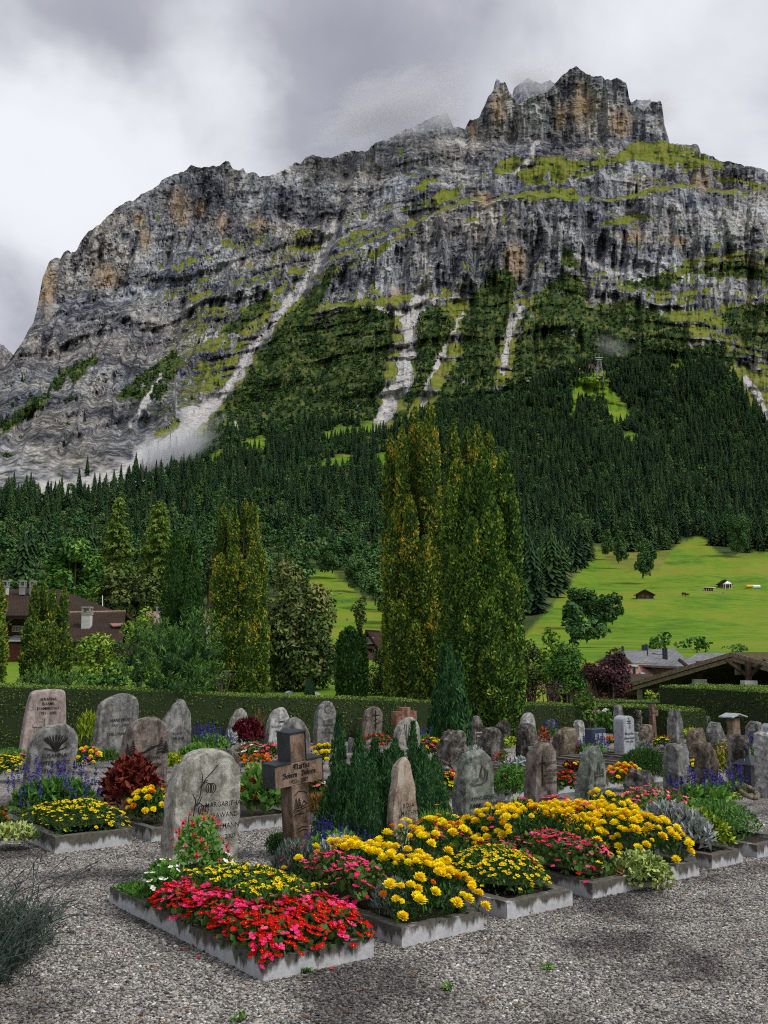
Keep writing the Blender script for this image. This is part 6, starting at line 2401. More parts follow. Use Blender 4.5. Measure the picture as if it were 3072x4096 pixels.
gravestone('dark mossy boulder showing just behind the broad pale gravestone', 2, [(150, 640), (165, 500), (210, 490), (240, 520), (258, 580), (262, 700)], 3180, 0.20, 'dark', 0.03, 0.03)
r_, w, h, y = gravestone('leaning brown streaked slab with orange veins, right of the wide dwarf cypress', 2,
    [(1285, 1200), (1262, 1080), (1240, 960), (1262, 800), (1290, 700), (1300, 610), (1345, 570), (1385, 542), (1402, 580), (1412, 650), (1440, 740), (1438, 830), (1455, 930), (1440, 1030), (1400, 1100), (1380, 1200)],
    3400, 0.10, 'slab', 0.008, 0.003, [('ROSA', 0.05, 0.48, 0.07), ('MATHYS', 0.10, 0.40, 0.07), ('- 2006', 0.12, 0.325, 0.065)], lean=0.05)
r_, w, h, y = gravestone('greenish gneiss gravestone with carved mountain outline behind the red fuchsia', 3,
    [(430, 1400), (440, 1000), (455, 860), (500, 730), (560, 660), (610, 635), (650, 614), (700, 640), (745, 668), (775, 725), (785, 900), (797, 1150), (800, 1400)],
    3380, 0.17, 'green', 0.026, 0.004, [('HANS BEELER', 0.08, 0.50, 0.060), ('ZIMMERMANN', 0.08, 0.425, 0.064), ('1915-2006', 0.06, 0.345, 0.060)])
strokes(r_, 'carved_mountain', [[(-0.20 * w, 0.66 * h), (-0.02 * w, 0.72 * h), (0.06 * w, 0.84 * h), (0.13 * w, 0.80 * h), (0.24 * w, 0.77 * h), (0.20 * w, 0.68 * h), (0.05 * w, 0.645 * h), (-0.2 * w, 0.64 * h), (-0.33 * w, 0.665 * h)],
                                [(0.06 * w, 0.84 * h), (0.0, 0.76 * h), (0.05 * w, 0.70 * h)], [(0.13 * w, 0.80 * h), (0.16 * w, 0.74 * h), (0.1 * w, 0.68 * h)]], 0.009, y, M_INKG)
r_, w, h, y = gravestone('slim brownish gravestone with incised cross and six line verse', 3,
    [(1018, 1420), (1030, 1050), (1045, 850), (1070, 720), (1090, 640), (1130, 590), (1180, 568), (1225, 556), (1275, 580), (1303, 615), (1308, 800), (1312, 1100), (1315, 1420)],
    3336, 0.15, 'brown', 0.020, 0.003, [('TRENNUNG', 0.20, 0.775, 0.044), ('IST', 0.06, 0.735, 0.044), ('UNSER LOS', 0.20, 0.690, 0.044), ('WIEDERSEHN', 0.23, 0.645, 0.044), ('UNSERE', 0.14, 0.605, 0.044), ('HOFFNUNG', 0.20, 0.562, 0.044),
     ('LISI', 0.12, 0.455, 0.048), ('JOSSI-BOHREN', 0.12, 0.39, 0.05), ('1929 - 2006', 0.12, 0.33, 0.046)])
strokes(r_, 'incised_cross', [[(-0.13 * w, 0.86 * h), (-0.13 * w, 0.70 * h), (-0.13 * w, 0.53 * h)], [(-0.24 * w, 0.785 * h), (-0.13 * w, 0.785 * h), (0.0, 0.785 * h)]], 0.011, y)
r_, w, h, y = gravestone('pointed grey green gravestone with carved well and name lines, flowers at its foot', 4,
    [(-6, 1480), (8, 1250), (28, 1110), (60, 980), (95, 905), (135, 858), (182, 825), (215, 855), (243, 882), (265, 950), (278, 1150), (287, 1480)],
    3298, 0.17, 'green', 0.024, 0.003, [('RUDOLF', 0.12, 0.50, 0.062, 3), ('ALMER-EGGER', 0.12, 0.435, 0.060, 3), ('1918 - 2006', 0.10, 0.37, 0.056, 3)])
strokes(r_, 'carved_well', [[(-0.10 * w, 0.70 * h), (-0.08 * w, 0.57 * h)], [(0.28 * w, 0.72 * h), (0.30 * w, 0.60 * h)], [(-0.12 * w, 0.655 * h), (0.30 * w, 0.675 * h)], [(-0.1 * w, 0.62 * h), (0.29 * w, 0.635 * h)],
                            [(0.02 * w, 0.66 * h), (0.02 * w, 0.74 * h), (0.08 * w, 0.80 * h), (0.13 * w, 0.74 * h), (0.14 * w, 0.67 * h)]], 0.011, y, M_INKG)
gravestone('low dark pointed boulder stone with faint lettering on its lower right face', 4,
    [(420, 1500), (432, 1290), (455, 1195), (520, 1090), (550, 1050), (582, 1026), (635, 1065), (655, 1150), (672, 1250), (690, 1500)], 3262, 0.26, 'dark', 0.035, 0.02,
    [('HEDWIG', 0.18, 0.36, 0.085, 6), ('SCHLUNEGGER', 0.18, 0.27, 0.08, 6)], layer=0.02)
gravestone('upright split grey stone with notched top behind the low dark boulder', 4,
    [(762, 1420), (768, 1200), (775, 1020), (802, 905), (830, 802), (868, 815), (890, 830), (925, 808), (962, 803), (988, 850), (998, 1000), (1004, 1180), (1000, 1420)], 3243, 0.18, 'grey', 0.028, 0.014, [('KAUFMANN', 0.15, 0.52, 0.06)], layer=0.03)
gravestone('weathered stump-like wooden memorial with split sides', 4, [(1032, 1330), (1040, 1000), (1060, 830), (1085, 790), (1110, 778), (1150, 832), (1175, 850), (1205, 920), (1215, 1080), (1225, 1330)], 3190, 0.20, 'bark', 0.04, 0.03, layer=0.06)
gravestone('tall dark leaning rock with white lettering near the lantern', 4, [(1322, 1260), (1330, 1000), (1345, 910), (1372, 770), (1400, 740), (1432, 718), (1478, 750), (1500, 860), (1515, 1000), (1530, 1260)], 3165, 0.22, 'dark', 0.03, 0.012,
           [('GERTRUD MOSER', 0.18, 0.56, 0.06), ('1921-2006', 0.22, 0.49, 0.06)], M_INKW, layer=0.02)
gravestone('pale streaked rock cut by the right edge of the picture', 4, [(1570, 1330), (1578, 1000), (1582, 820), (1602, 722), (1660, 690), (1720, 760), (1740, 1330)], 3190, 0.22, 'white', 0.035, 0.02, layer=0.05)
# --- second row
r_, w, h, y = gravestone('rounded grey gravestone with carved crocus above lettering, behind the blue sage', 1,
    [(158, 860), (165, 690), (172, 560), (180, 485), (205, 425), (232, 382), (280, 345), (332, 327), (372, 325), (402, 332), (440, 360), (470, 396), (482, 445), (476, 560), (468, 860)],
    3225, 0.17, 'grey', 0.018, 0.004, [('SUSANNA', 0.02, 0.62, 0.075), ('SUTER-GOSS', 0.02, 0.53, 0.075), ('1914 - 2004', 0.02, 0.44, 0.07)])
strokes(r_, 'carved_crocus', [[(0.04 * w + math.sin(a) * 0.02, 0.69 * h), (0.04 * w + math.sin(a) * 0.06, 0.76 * h), (0.04 * w + math.sin(a) * 0.13, 0.82 * h + math.cos(a) * 0.05)] for a in np.linspace(-1.5, 1.5, 11)] + [[(-0.18 * w, 0.72 * h), (0.04 * w, 0.675 * h), (0.26 * w, 0.72 * h)]], 0.011, y)
r_, w, h, y = gravestone('dark rounded gravestone with relief of pines and a path, behind the red foliage plant', 1,
    [(778, 820), (790, 580), (812, 420), (830, 360), (862, 320), (900, 300), (942, 288), (1012, 284), (1040, 300), (1072, 332), (1096, 365), (1092, 500), (1085, 820)],
    3192, 0.18, 'brown', 0.018, 0.004, [('KERSTEN', 0.12, 0.50, 0.062), ('MEIER-MEYER', 0.08, 0.41, 0.06)])


def pine_rel(u, v, s):
    out = []
    for k in range(6):
        z = v + s * k / 6
        q = s * 0.32 * (1 - k / 6.5)
        out.append([(u - q, z), (u, z + s * 0.12), (u + q, z)])
    return out


strokes(r_, 'carved_pines', pine_rel(-0.28 * w, 0.56 * h, 0.16) + pine_rel(-0.40 * w, 0.56 * h, 0.12) + pine_rel(0.32 * w, 0.56 * h, 0.18) + pine_rel(0.42 * w, 0.56 * h, 0.13) +
        [[(-0.4 * w, 0.55 * h), (-0.05 * w, 0.58 * h), (0.1 * w, 0.64 * h), (0.3 * w, 0.66 * h)], [(-0.1 * w, 0.55 * h), (0.05 * w, 0.60 * h), (0.2 * w, 0.64 * h)]], 0.012, y)
gravestone('narrow arched gravestone directly behind the wooden cross', 2, [(508, 760), (515, 520), (532, 375), (562, 312), (612, 282), (650, 290), (700, 350), (724, 402), (730, 520), (732, 760)], 3140, 0.16, 'grey', 0.02, 0.006)
r_, w, h, y = gravestone('pale rounded gravestone with incised grass blades right of the wide dwarf cypress', 2, [(1270, 640), (1276, 430), (1302, 340), (1362, 290), (1412, 277), (1450, 330), (1462, 425), (1465, 640)], 3096, 0.16, 'pale', 0.016, 0.004, [('GRITLI', -0.06, 0.42, 0.07), ('1911-2005', -0.06, 0.33, 0.06)])
strokes(r_, 'carved_grass', [[(-0.1 * w, 0.5 * h), (-0.1 * w + d * 0.5, 0.66 * h), (-0.1 * w + d, 0.88 * h)] for d in (-0.06, -0.02, 0.03, 0.08, 0.13)], 0.008, y)
gravestone('rugged dark fissured rock with driftwood at its foot', 3, [(300, 860), (312, 620), (340, 530), (400, 470), (450, 452), (492, 452), (520, 490), (532, 550), (566, 655), (560, 860)], 3080, 0.30, 'dark', 0.045, 0.03, layer=0.07)
gravestone('grey split rock with smooth lettered face behind the greenish gneiss stone', 3, [(660, 760), (668, 500), (702, 450), (742, 432), (785, 436), (842, 490), (858, 600), (868, 760)], 3066, 0.24, 'dark', 0.035, 0.012, [('ANNA', 0.18, 0.32, 0.07), ('VON ALLMEN', 0.18, 0.24, 0.06)], layer=0.03)
gravestone('tall blackened rock standing before a paler stone', 3, [(962, 760), (965, 600), (972, 485), (985, 425), (1022, 402), (1065, 400), (1122, 440), (1140, 540), (1145, 760)], 3054, 0.24, 'dark', 0.03, 0.025, layer=0.04)
gravestone('broad tan boulder with hollowed front behind the verse stone', 3, [(1262, 760), (1268, 570), (1292, 500), (1352, 450), (1422, 436), (1462, 470), (1484, 535), (1488, 640), (1490, 760)], 3040, 0.24, 'tan', 0.03, 0.02, layer=0.04)
# smooth granite with arched top
b_ = G(2500, 3040)
root = empty('gravestone', b_, ROWA)
tag(root, 'smooth pale grey granite pillar with arched top and slim cross, beside the clipped green mound', 'gravestone', 'gravestones')
hh = WV(2500, 2862, b_.y).z
mb = MB()
ww, tt = 0.26, 0.20
arc = [(ww / 2 * math.cos(a), hh - 0.07 + 0.07 * math.sin(a)) for a in np.linspace(0, math.pi, 9)]
mb.prism([(-ww / 2, -tt / 2, -0.03), (ww / 2, -tt / 2, -0.03)] + [(u, -tt / 2, v) for u, v in arc], (0, tt, 0))
mb.build('stone', ST['granite'], root, bevel=0.008)
strokes(root, 'incised_cross', [[(0, 0.95 * hh), (0, 0.7 * hh)], [(-0.04, 0.88 * hh), (0.04, 0.88 * hh)], [(-0.04, 0.83 * hh), (0, 0.845 * hh), (0.05, 0.83 * hh)]], 0.012, -tt / 2 - 0.001)
inscribe(root, [('Margaritha', 0, 0.60 * hh, 0.05), ('Bleuer-Roth', 0, 0.50 * hh, 0.05), ('1919-2006', 0, 0.42 * hh, 0.045)], -tt / 2 - 0.002)
# polished dark stone
b_ = G(2384, 3028)
root = empty('gravestone', b_, ROWA)
tag(root, 'low polished blue black gravestone with pale face panel among blue sage', 'gravestone', 'gravestones')
hh = WV(2384, 2912, b_.y).z
mb = MB()
mb.box((0, 0, hh / 2 - 0.02), (0.34, 0.16, hh + 0.04))
mb.build('stone', ST['blue'], root, bevel=0.015)
mb = MB()
mb.box((0.02, -0.083, hh * 0.46), (0.25, 0.02, hh * 0.72))
mb.build('face_panel', ST['granite'], root)
inscribe(root, [('E. GERTSCH', 0.02, hh * 0.62, 0.04), ('1912-2004', 0.02, hh * 0.52, 0.035)], -0.096)
# --- third row
r_, w, h, y = gravestone('tall pinkish tapered gravestone with raised cross at the far left before the hedge', 1,
    [(140, 560), (146, 450), (160, 300), (176, 190), (190, 116), (212, 104), (300, 98), (378, 100), (396, 106), (402, 200), (410, 330), (413, 450), (415, 560)],
    3025, 0.16, 'pink', 0.004, 0.002, [('SERAFINA', 0.05, 0.86, 0.062), ('ISLIAMI-', 0.05, 0.79, 0.062), ("D'AMBROSIO", 0.05, 0.72, 0.062), ('1932 - 2003', 0.05, 0.65, 0.06)])
mb = MB()
mb.box((0.03 * w, y + 0.0, 0.44 * h), (0.06, 0.02, 0.26 * h))
mb.box((-0.115, y + 0.0, 0.475 * h), (0.15, 0.018, 0.055))
mb.box((0.150, y + 0.0, 0.475 * h), (0.15, 0.018, 0.055))
for sgn in (-1, 1):
    for k in range(4):
        mb.box((0.03 * w + sgn * (0.07 + 0.035 * k), y + 0.006, 0.40 * h), (0.012, 0.014, 0.11 * h))
mb.build('raised_cross', ST['pink'], r_)
gravestone('big upright grey gravestone with rough crest left of the triangular one', 1, [(615, 600), (622, 480), (636, 320), (648, 205), (682, 165), (735, 140), (785, 124), (850, 140), (886, 160), (896, 205), (892, 330), (884, 600)],
           3038, 0.17, 'grey', 0.016, 0.004, [('HANS FEUZ', 0.06, 0.60, 0.066), ('1937 - 2003', 0.06, 0.52, 0.062), ('STALDENHANS', 0.04, 0.39, 0.06)])
gravestone('grey gravestone with slanting triangular top under the mugo pine', 1, [(1060, 600), (1068, 430), (1074, 300), (1120, 230), (1160, 185), (1190, 155), (1222, 200), (1250, 262), (1256, 360), (1260, 600)],
           3034, 0.15, 'grey', 0.014, 0.004, [('KLAUS', 0.0, 0.42, 0.06), ('1970-2003', 0.0, 0.34, 0.06)])
gravestone('small pale pointed rock behind the dark red amaranth', 2, [(160, 480), (172, 370), (215, 275), (262, 220), (300, 242), (316, 330), (325, 480)], 2990, 0.18, 'pale', 0.02, 0.015)
gravestone('whitish gravestone with jagged top and four lettering lines, left of the wooden cross head', 2, [(424, 500), (430, 400), (442, 310), (482, 236), (512, 222), (545, 214), (570, 250), (590, 292), (600, 500)],
           2998, 0.15, 'white', 0.016, 0.004, [('EMMA', 0.08, 0.66, 0.07), ('BOSS-BURGENER', 0.0, 0.55, 0.066), ('1904-1990', -0.02, 0.44, 0.066), ('FRITZ', -0.05, 0.34, 0.066)])
r_, w, h, y = gravestone('tall slim arched gravestone with carved emblem in front of the hedge', 2, [(748, 520), (750, 380), (756, 255), (790, 200), (832, 171), (872, 186), (896, 232), (902, 330), (900, 520)],
           2984, 0.15, 'grey', 0.012, 0.003, [('GOTTFRIED', 0.05, 0.55, 0.055), ('ROTH-BOSS', 0.05, 0.47, 0.055), ('MARIA', 0.05, 0.38, 0.055), ('ROTH-BOSS', 0.05, 0.30, 0.055)], M_INKG)
strokes(r_, 'carved_emblem', [[(0.05 * w + 0.07 * math.cos(a), 0.82 * h + 0.07 * math.sin(a)) for a in np.linspace(0, 6.28, 13)]], 0.008, y, M_INKG)
r_, w, h, y = gravestone('small upright stone with ornamental carving and wreath at its foot', 2, [(1058, 480), (1066, 350), (1090, 242), (1150, 208), (1190, 220), (1212, 255), (1208, 350), (1200, 480)], 2969, 0.16, 'brown', 0.016, 0.004)
strokes(r_, 'carved_cross', [[(0.1 * w, 0.9 * h), (0.1 * w, 0.35 * h)], [(-0.08 * w, 0.76 * h), (0.30 * w, 0.76 * h)], [(0.0, 0.6 * h), (0.2 * w, 0.66 * h)], [(0.0, 0.48 * h), (0.2 * w, 0.54 * h)]], 0.016, y)
gravestone('low round grey stone nearly hidden between the dwarf cypress tips', 2, [(980, 520), (984, 440), (1000, 415), (1015, 420), (1028, 450), (1030, 520)], 3010, 0.12, 'grey', 0.015, 0.01)
gravestone('dark slate slab with white lettering beside the columnar yew', 3, [(585, 620), (592, 450), (605, 350), (625, 335), (655, 345), (682, 385), (692, 430), (692, 620)], 2998, 0.10, 'dark', 0.012, 0.004, [('M. BAUMANN', 0.05, 0.50, 0.06), ('1930-2003', 0.05, 0.40, 0.06)], M_INKW)
gravestone('dark craggy rock between the slate slab and the blackened rock', 3, [(800, 620), (802, 430), (840, 395), (872, 370), (905, 402), (916, 500), (920, 620)], 2992, 0.2, 'dark', 0.035, 0.02, layer=0.04)
gravestone('pale arched stone just behind the tall blackened rock', 3, [(985, 560), (990, 415), (1012, 355), (1032, 330), (1072, 309), (1110, 335), (1128, 402), (1130, 560)], 2965, 0.16, 'white', 0.014, 0.006)
gravestone('small grey crag in front of the low hedge', 3, [(1205, 520), (1212, 430), (1235, 385), (1255, 365), (1282, 382), (1292, 470), (1295, 520)], 2950, 0.18, 'grey', 0.03, 0.02)
gravestone('little pale hooked stone behind the tan boulder', 3, [(1435, 560), (1440, 412), (1462, 385), (1485, 372), (1522, 395), (1536, 440), (1540, 560)], 2962, 0.16, 'white', 0.025, 0.015)
gravestone('slim dark pointed stone behind the granite pillar', 4, [(325, 760), (335, 600), (348, 490), (368, 472), (390, 470), (410, 505), (422, 560), (428, 760)], 2950, 0.14, 'grey', 0.012, 0.006)
gravestone('rust brown boulder between granite pillar and wooden cross', 4, [(545, 880), (552, 720), (582, 670), (605, 645), (622, 634), (650, 662), (672, 695), (690, 800), (692, 880)], 3000, 0.22, 'tan', 0.035, 0.02, layer=0.04)
gravestone('tall pointed obelisk-like natural stone in front of the tall hedge', 4, [(792, 880), (798, 760), (806, 650), (832, 560), (866, 507), (902, 560), (930, 640), (938, 740), (940, 880)], 3005, 0.2, 'grey', 0.016, 0.006, [('A. STEURI', 0.15, 0.42, 0.06), ('1913-2003', 0.15, 0.34, 0.055)])
gravestone('grey block-like rock right of the obelisk stone before the tall hedge', 4, [(925, 760), (930, 575), (960, 562), (1000, 570), (1042, 592), (1048, 680), (1050, 760)], 2948, 0.18, 'grey', 0.03, 0.02, layer=0.03)
gravestone('small narrow grey rock farther along the tall hedge', 4, [(1090, 740), (1096, 605), (1120, 578), (1142, 564), (1168, 600), (1174, 740)], 2940, 0.16, 'grey', 0.025, 0.015)
gravestone('pointed shoulder-high rock left of the double pointed one', 4, [(962, 960), (972, 785), (1002, 732), (1035, 690), (1062, 667), (1100, 702), (1120, 800), (1128, 960)], 3040, 0.22, 'tan', 0.03, 0.02, layer=0.03)
gravestone('double pointed pale rock near the roofed wooden post', 4, [(1132, 960), (1140, 690), (1172, 650), (1202, 614), (1228, 640), (1250, 665), (1275, 690), (1292, 760), (1295, 960)], 3040, 0.22, 'grey', 0.03, 0.02, layer=0.04)
gravestone('hollow grey rock with hanging lantern right of the roofed post', 4, [(1470, 900), (1482, 720), (1520, 652), (1562, 608), (1608, 622), (1612, 720), (1615, 900)], 3010, 0.22, 'grey', 0.035, 0.02, layer=0.05)
gravestone('bluish round topped stone at the far right edge by the hedge', 4, [(1612, 860), (1618, 660), (1650, 630), (1690, 640), (1710, 860)], 2985, 0.16, 'granite', 0.006, 0.003)
for k, (px, py, lb) in enumerate(((1155, 2763, 'first pale round stone peeping over the hedge under the whitebeam'), (1262, 2768, 'second pale round stone peeping over the hedge near the tiny cone shrub'))):
    D = 25.0 + k
    p = WV(px, py, D)
    hh = p.z - base_z(px, D)
    o_ = [(-0.16, -0.03), (-0.17, hh * 0.6), (-0.10, hh * 0.93), (0, hh), (0.10, hh * 0.93), (0.17, hh * 0.6), (0.16, -0.03)]
    root = empty('gravestone', (p.x, D, base_z(px, D)), ROWA)
    tag(root, lb, 'gravestone', 'gravestones')
    link('stone', stone_mesh(o_, 0.14, 0.008, 0.004, 900 + k, ST['white']), root)


# ------------------------------------------------------------------ crosses and other furniture
def nib_text(root, s, u0, v, xh, y, mat):
    """broken-pen letters for the blackletter inscription"""
    GL = {'n': (0.95, [[(0.05, 0.85), (0.2, 1), (0.28, 0.85), (0.28, 0.12), (0.4, 0)], [(0.28, 0.8), (0.55, 1), (0.72, 0.85), (0.72, 0.12), (0.86, 0)]]),
          'o': (0.85, [[(0.45, 1), (0.15, 0.82), (0.15, 0.18), (0.4, 0)], [(0.45, 1), (0.68, 0.82), (0.68, 0.18), (0.4, 0)]]),
          'e': (0.75, [[(0.45, 1), (0.15, 0.82), (0.15, 0.18), (0.4, 0), (0.62, 0.15)], [(0.45, 1), (0.62, 0.8), (0.5, 0.62), (0.2, 0.5)]]),
          'r': (0.70, [[(0.02, 0.85), (0.15, 1), (0.22, 0.85), (0.22, 0.12), (0.36, 0)], [(0.25, 0.82), (0.45, 1), (0.62, 0.88)]]),
          'a': (0.88, [[(0.15, 0.85), (0.4, 1), (0.64, 0.85), (0.64, 0.12), (0.78, 0)], [(0.64, 0.55), (0.3, 0.5), (0.14, 0.25), (0.32, 0), (0.62, 0.18)]]),
          't': (0.62, [[(0.25, 1.35), (0.25, 0.14), (0.42, 0), (0.55, 0.12)], [(0.05, 0.98), (0.52, 1.0)]]),
          'h': (0.92, [[(0.3, 1.75), (0.22, 1.6), (0.22, 0.12), (0.34, 0)], [(0.22, 0.8), (0.5, 1), (0.68, 0.82), (0.66, 0.1), (0.45, -0.35)]]),
          'M': (1.75, [[(0.0, 1.3), (0.22, 1.55), (0.4, 1.35), (0.3, 0.1), (0.1, 0)], [(0.4, 1.35), (0.7, 1.55), (0.85, 1.35), (0.82, 0.12), (0.95, 0)], [(0.85, 1.35), (1.2, 1.55), (1.38, 1.35), (1.38, 0.14), (1.6, 0)], [(0.1, 0.6), (0.0, 0.9), (0.15, 1.2)]]),
          'B': (1.35, [[(0.3, 1.3), (0.42, 1.6), (0.5, 1.3), (0.45, 0.2), (0.2, 0.0), (0.02, 0.2)], [(0.5, 1.4), (0.85, 1.6), (1.08, 1.3), (0.95, 0.95), (0.55, 0.85)], [(0.95, 0.92), (1.15, 0.7), (1.12, 0.2), (0.75, 0), (0.4, 0.1)], [(0.05, 1.2), (0.0, 1.45), (0.2, 1.6)]]),
          '-': (0.8, [[(0.15, 0.5), (0.6, 0.6)]]), ' ': (0.45, [])}
    tot = sum(GL[c][0] for c in s) * xh
    x = u0 - tot / 2
    out = []
    for c in s:
        wd, stt = GL[c]
        for p in stt:
            out.append([(x + a * xh, v + b_ * xh) for a, b_ in p])
        x += wd * xh
    strokes(root, 'blackletter_inscription', out, 0.26 * xh, y, mat, nib=R(40))


def wood_cross_front():
    g = G(1192, 3440)
    root = empty('wooden_cross', g, ROWA + R(4))
    root.rotation_euler = (R(2), R(-6.0), ROWA + R(4))
    tag(root, 'stout weathered wooden grave cross with black metal capping and blackletter inscription', 'cross')
    H, pw, pt = 1.00, 0.165, 0.155
    az0, az1, ah = 0.60, 0.775, 0.46
    b = MB()
    b.box((0, 0, 0.29), (pw, pt, 0.62))
    b.box((0, 0, (az1 + H) / 2 + 0.0005), (pw - 0.02, pt - 0.004, H - az1 - 0.001))
    b.box((0, 0, 0.07), (pw + 0.03, pt + 0.03, 0.14))
    b.build('post', ST['wood'], root, bevel=0.004)
    b = MB()
    b.box((0.0, 0, (az0 + az1) / 2), (ah, pt, az1 - az0))
    b.build('crossbar', ST['wood'], root, bevel=0.004)
    c = MB()
    e = 0.006
    c.box((0, 0.004, H + 0.006), (pw + 0.0, pt + 0.02, 0.012))
    c.build('metal_cap', M_LEAD, root)
    for s in (-1, 1):
        c = MB()
        c.box((s * (pw / 2 - 0.008 + e / 2), 0.006, (az1 + H) / 2), (e, pt + 0.012, H - az1 - 0.004))
        c.build('metal_side', M_LEAD, root)
        c = MB()
        c.box((s * (ah / 4 + pw / 4 - 0.003), 0.004, az1 + 0.006), (ah / 2 - pw / 2 + 0.012, pt + 0.02, 0.012))
        c.build('metal_cap', M_LEAD, root)
        c = MB()
        c.box((s * (ah / 2 + e / 2), 0.006, (az0 + az1) / 2), (e, pt + 0.012, az1 - az0 - 0.002))
        c.build('metal_side', M_LEAD, root)
    y = -pt / 2 - 0.001
    nib_text(root, 'Martha', 0.025, 0.724, 0.027, y, M_INK)
    nib_text(root, 'Bohren - Bohren', 0.0, 0.668, 0.025, y, M_INK)
    inscribe(root, [('1922 - 2007', -0.01, 0.632, 0.042)], y)
    # carved mountain hut with firs on the post
    strokes(root, 'carved_scene', pine_rel(-0.045, 0.40, 0.10) + pine_rel(-0.015, 0.42, 0.08) + [[(-0.06, 0.39), (0, 0.41), (0.07, 0.42)], [(0.005, 0.43), (0.03, 0.47), (0.06, 0.44)], [(0.01, 0.43), (0.05, 0.435)],
            [(-0.07, 0.37), (-0.02, 0.38), (0.03, 0.37)], [(-0.06, 0.52), (-0.02, 0.55), (0.03, 0.545), (0.065, 0.52)], [(-0.05, 0.26), (0.0, 0.275), (0.06, 0.26)], [(-0.04, 0.24), (0.02, 0.25), (0.06, 0.235)]], 0.006, y, M_INK)


wood_cross_front()


def simple_cross(name, label, px, base, top, arm_py, arm_w, post_w, mat, cap=None, th=0.07, roll=0.0):
    g = G(px, base)
    root = empty(name, g, ROWA)
    root.rotation_euler = (0, R(roll), ROWA)
    tag(root, label, 'cross')
    k = mpp(g.y)
    H = WV(px, top, g.y).z
    za = WV(px, arm_py, g.y).z
    pw = post_w * k / 0.9
    b = MB()
    b.box((0, 0, H / 2 - 0.02), (pw, th, H + 0.04))
    b.build('post', mat, root, bevel=0.004)
    for s in (-1, 1):
        b = MB()
        L = arm_w * k / 0.8 / 2 - pw / 2
        b.box((s * (pw / 2 + L / 2), 0, za), (L - 0.002, th * 0.96, pw * 1.25))
        b.build('arm', mat, root, bevel=0.004)
    if cap:
        b = MB()
        b.box((0, 0.003, H + 0.006), (pw + 0.02, th + 0.03, 0.012))
        b.box((-arm_w * k / 1.6 - 0.004, 0.003, za), (0.008, th + 0.02, pw * 1.3))
        b.build('metal_cap', cap, root)
    return root


simple_cross('stone_cross', 'squat red sandstone cross behind the pale stone with grass blades', 1616, 2966, 2829, 2872, 84, 38, ST['redst'], th=0.15)
simple_cross('wooden_cross', 'small grey wooden cross among white roses by the fresh green shrub', 2380, 2935, 2804, 2850, 46, 12, ST['wood'], th=0.05)
c_ = simple_cross('wooden_cross', 'slim pale wooden cross with dark metal cap in front of the far hedge', 2614, 2958, 2812, 2852, 44, 16, ST['wood'], M_LEAD, 0.10, -2)
inscribe(c_, [('A. BERNET', 0, WV(2614, 2852, G(2614, 2958).y).z, 0.035)], -0.052)


def roofed_post():
    g = G(2940, 3030)
    root = empty('roofed_post', g, ROWA)
    tag(root, 'brown carved wooden memorial post under a small shingled saddle roof', 'memorial')
    H = WV(2940, 2872, g.y).z
    b = MB()
    b.box((0, 0, H / 2 - 0.02), (0.20, 0.12, H + 0.04))
    b.build('post', ST['wood'], root, bevel=0.01)
    for s in (-1, 1):
        b = MB()
        pts = [(0, 0.06), (0.09 * s, 0.035), (0.20 * s, 0.01)]
        for (x0, z0), (x1, z1) in zip(pts[:-1], pts[1:]):
            b.prism([(x0, -0.13, H + z0), (x1, -0.13, H + z1), (x1, -0.13, H + z1 + 0.018), (x0, -0.13, H + z0 + 0.018)], (0, 0.26, 0))
        b.build('roof', ST['granite'], root)


def lantern(label, px, base, s):
    g = G(px, base)
    root = empty('grave_lantern', g + Vector((0, 0, 0.08)), ROWA)
    tag(root, label, 'lantern')
    b = MB()
    b.box((0, 0, 0.01 * s), (0.13 * s, 0.13 * s, 0.03 * s))
    b.build('base', M_LEAD, root)
    for sx in (-1, 1):
        for sy in (-1, 1):
            b = MB()
            b.box((sx * 0.052 * s, sy * 0.052 * s, 0.095 * s), (0.012 * s, 0.012 * s, 0.14 * s))
            b.build('corner_post', M_LEAD, root)
    b = MB()
    b.box((0, 0, 0.095 * s), (0.092 * s, 0.092 * s, 0.138 * s))
    b.build('glass', M_WIN, root)
    b = MB()
    b.box((0, 0, 0.20 * s), (0.17 * s, 0.17 * s, 0.07 * s), taper=0.25)
    b.tube([(0, 0, 0.23 * s), (0, 0, 0.28 * s)], 0.012 * s, 6)
    b.build('roof', M_LEAD, root)
    b = MB()
    b.tube([(0.03 * s * math.cos(a), 0, 0.30 * s + 0.03 * s * math.sin(a)) for a in np.linspace(0, 6.28, 10)], 0.004 * s, 5)
    b.build('handle', M_LEAD, root)


roofed_post()
lantern('black lantern with peaked roof among the blue sage at the far right', 2998, 3170, 1.5)
lantern('small dark lantern hanging low by the hollow grey rock', 3030, 3015, 1.2)


def statue():
    g = G(2556, 2975)
    root = empty('grave_statue', g, ROWA)
    tag(root, 'small dark sculpture on a pale plinth in front of the far hedge', 'statue')
    b = MB()
    b.box((0, 0, 0.10), (0.30, 0.2, 0.24))
    b.build('plinth', ST['granite'], root, bevel=0.01)
    b = MB()
    b.tube([(0, 0, 0.22), (-0.02, 0, 0.34), (0.02, 0, 0.46), (-0.02, 0, 0.54), (-0.05, 0, 0.60)], [0.13, 0.07, 0.065, 0.05, 0.03], 8)
    b.tube([(0, 0, 0.45), (-0.09, -0.02, 0.52), (-0.13, -0.03, 0.57)], [0.035, 0.025, 0.02], 6)
    b.tube([(0.01, 0, 0.5), (0.06, 0, 0.55), (0.05, 0, 0.60)], [0.03, 0.03, 0.02], 6)
    b.build('figure', ST['dark'], root, True)


statue()


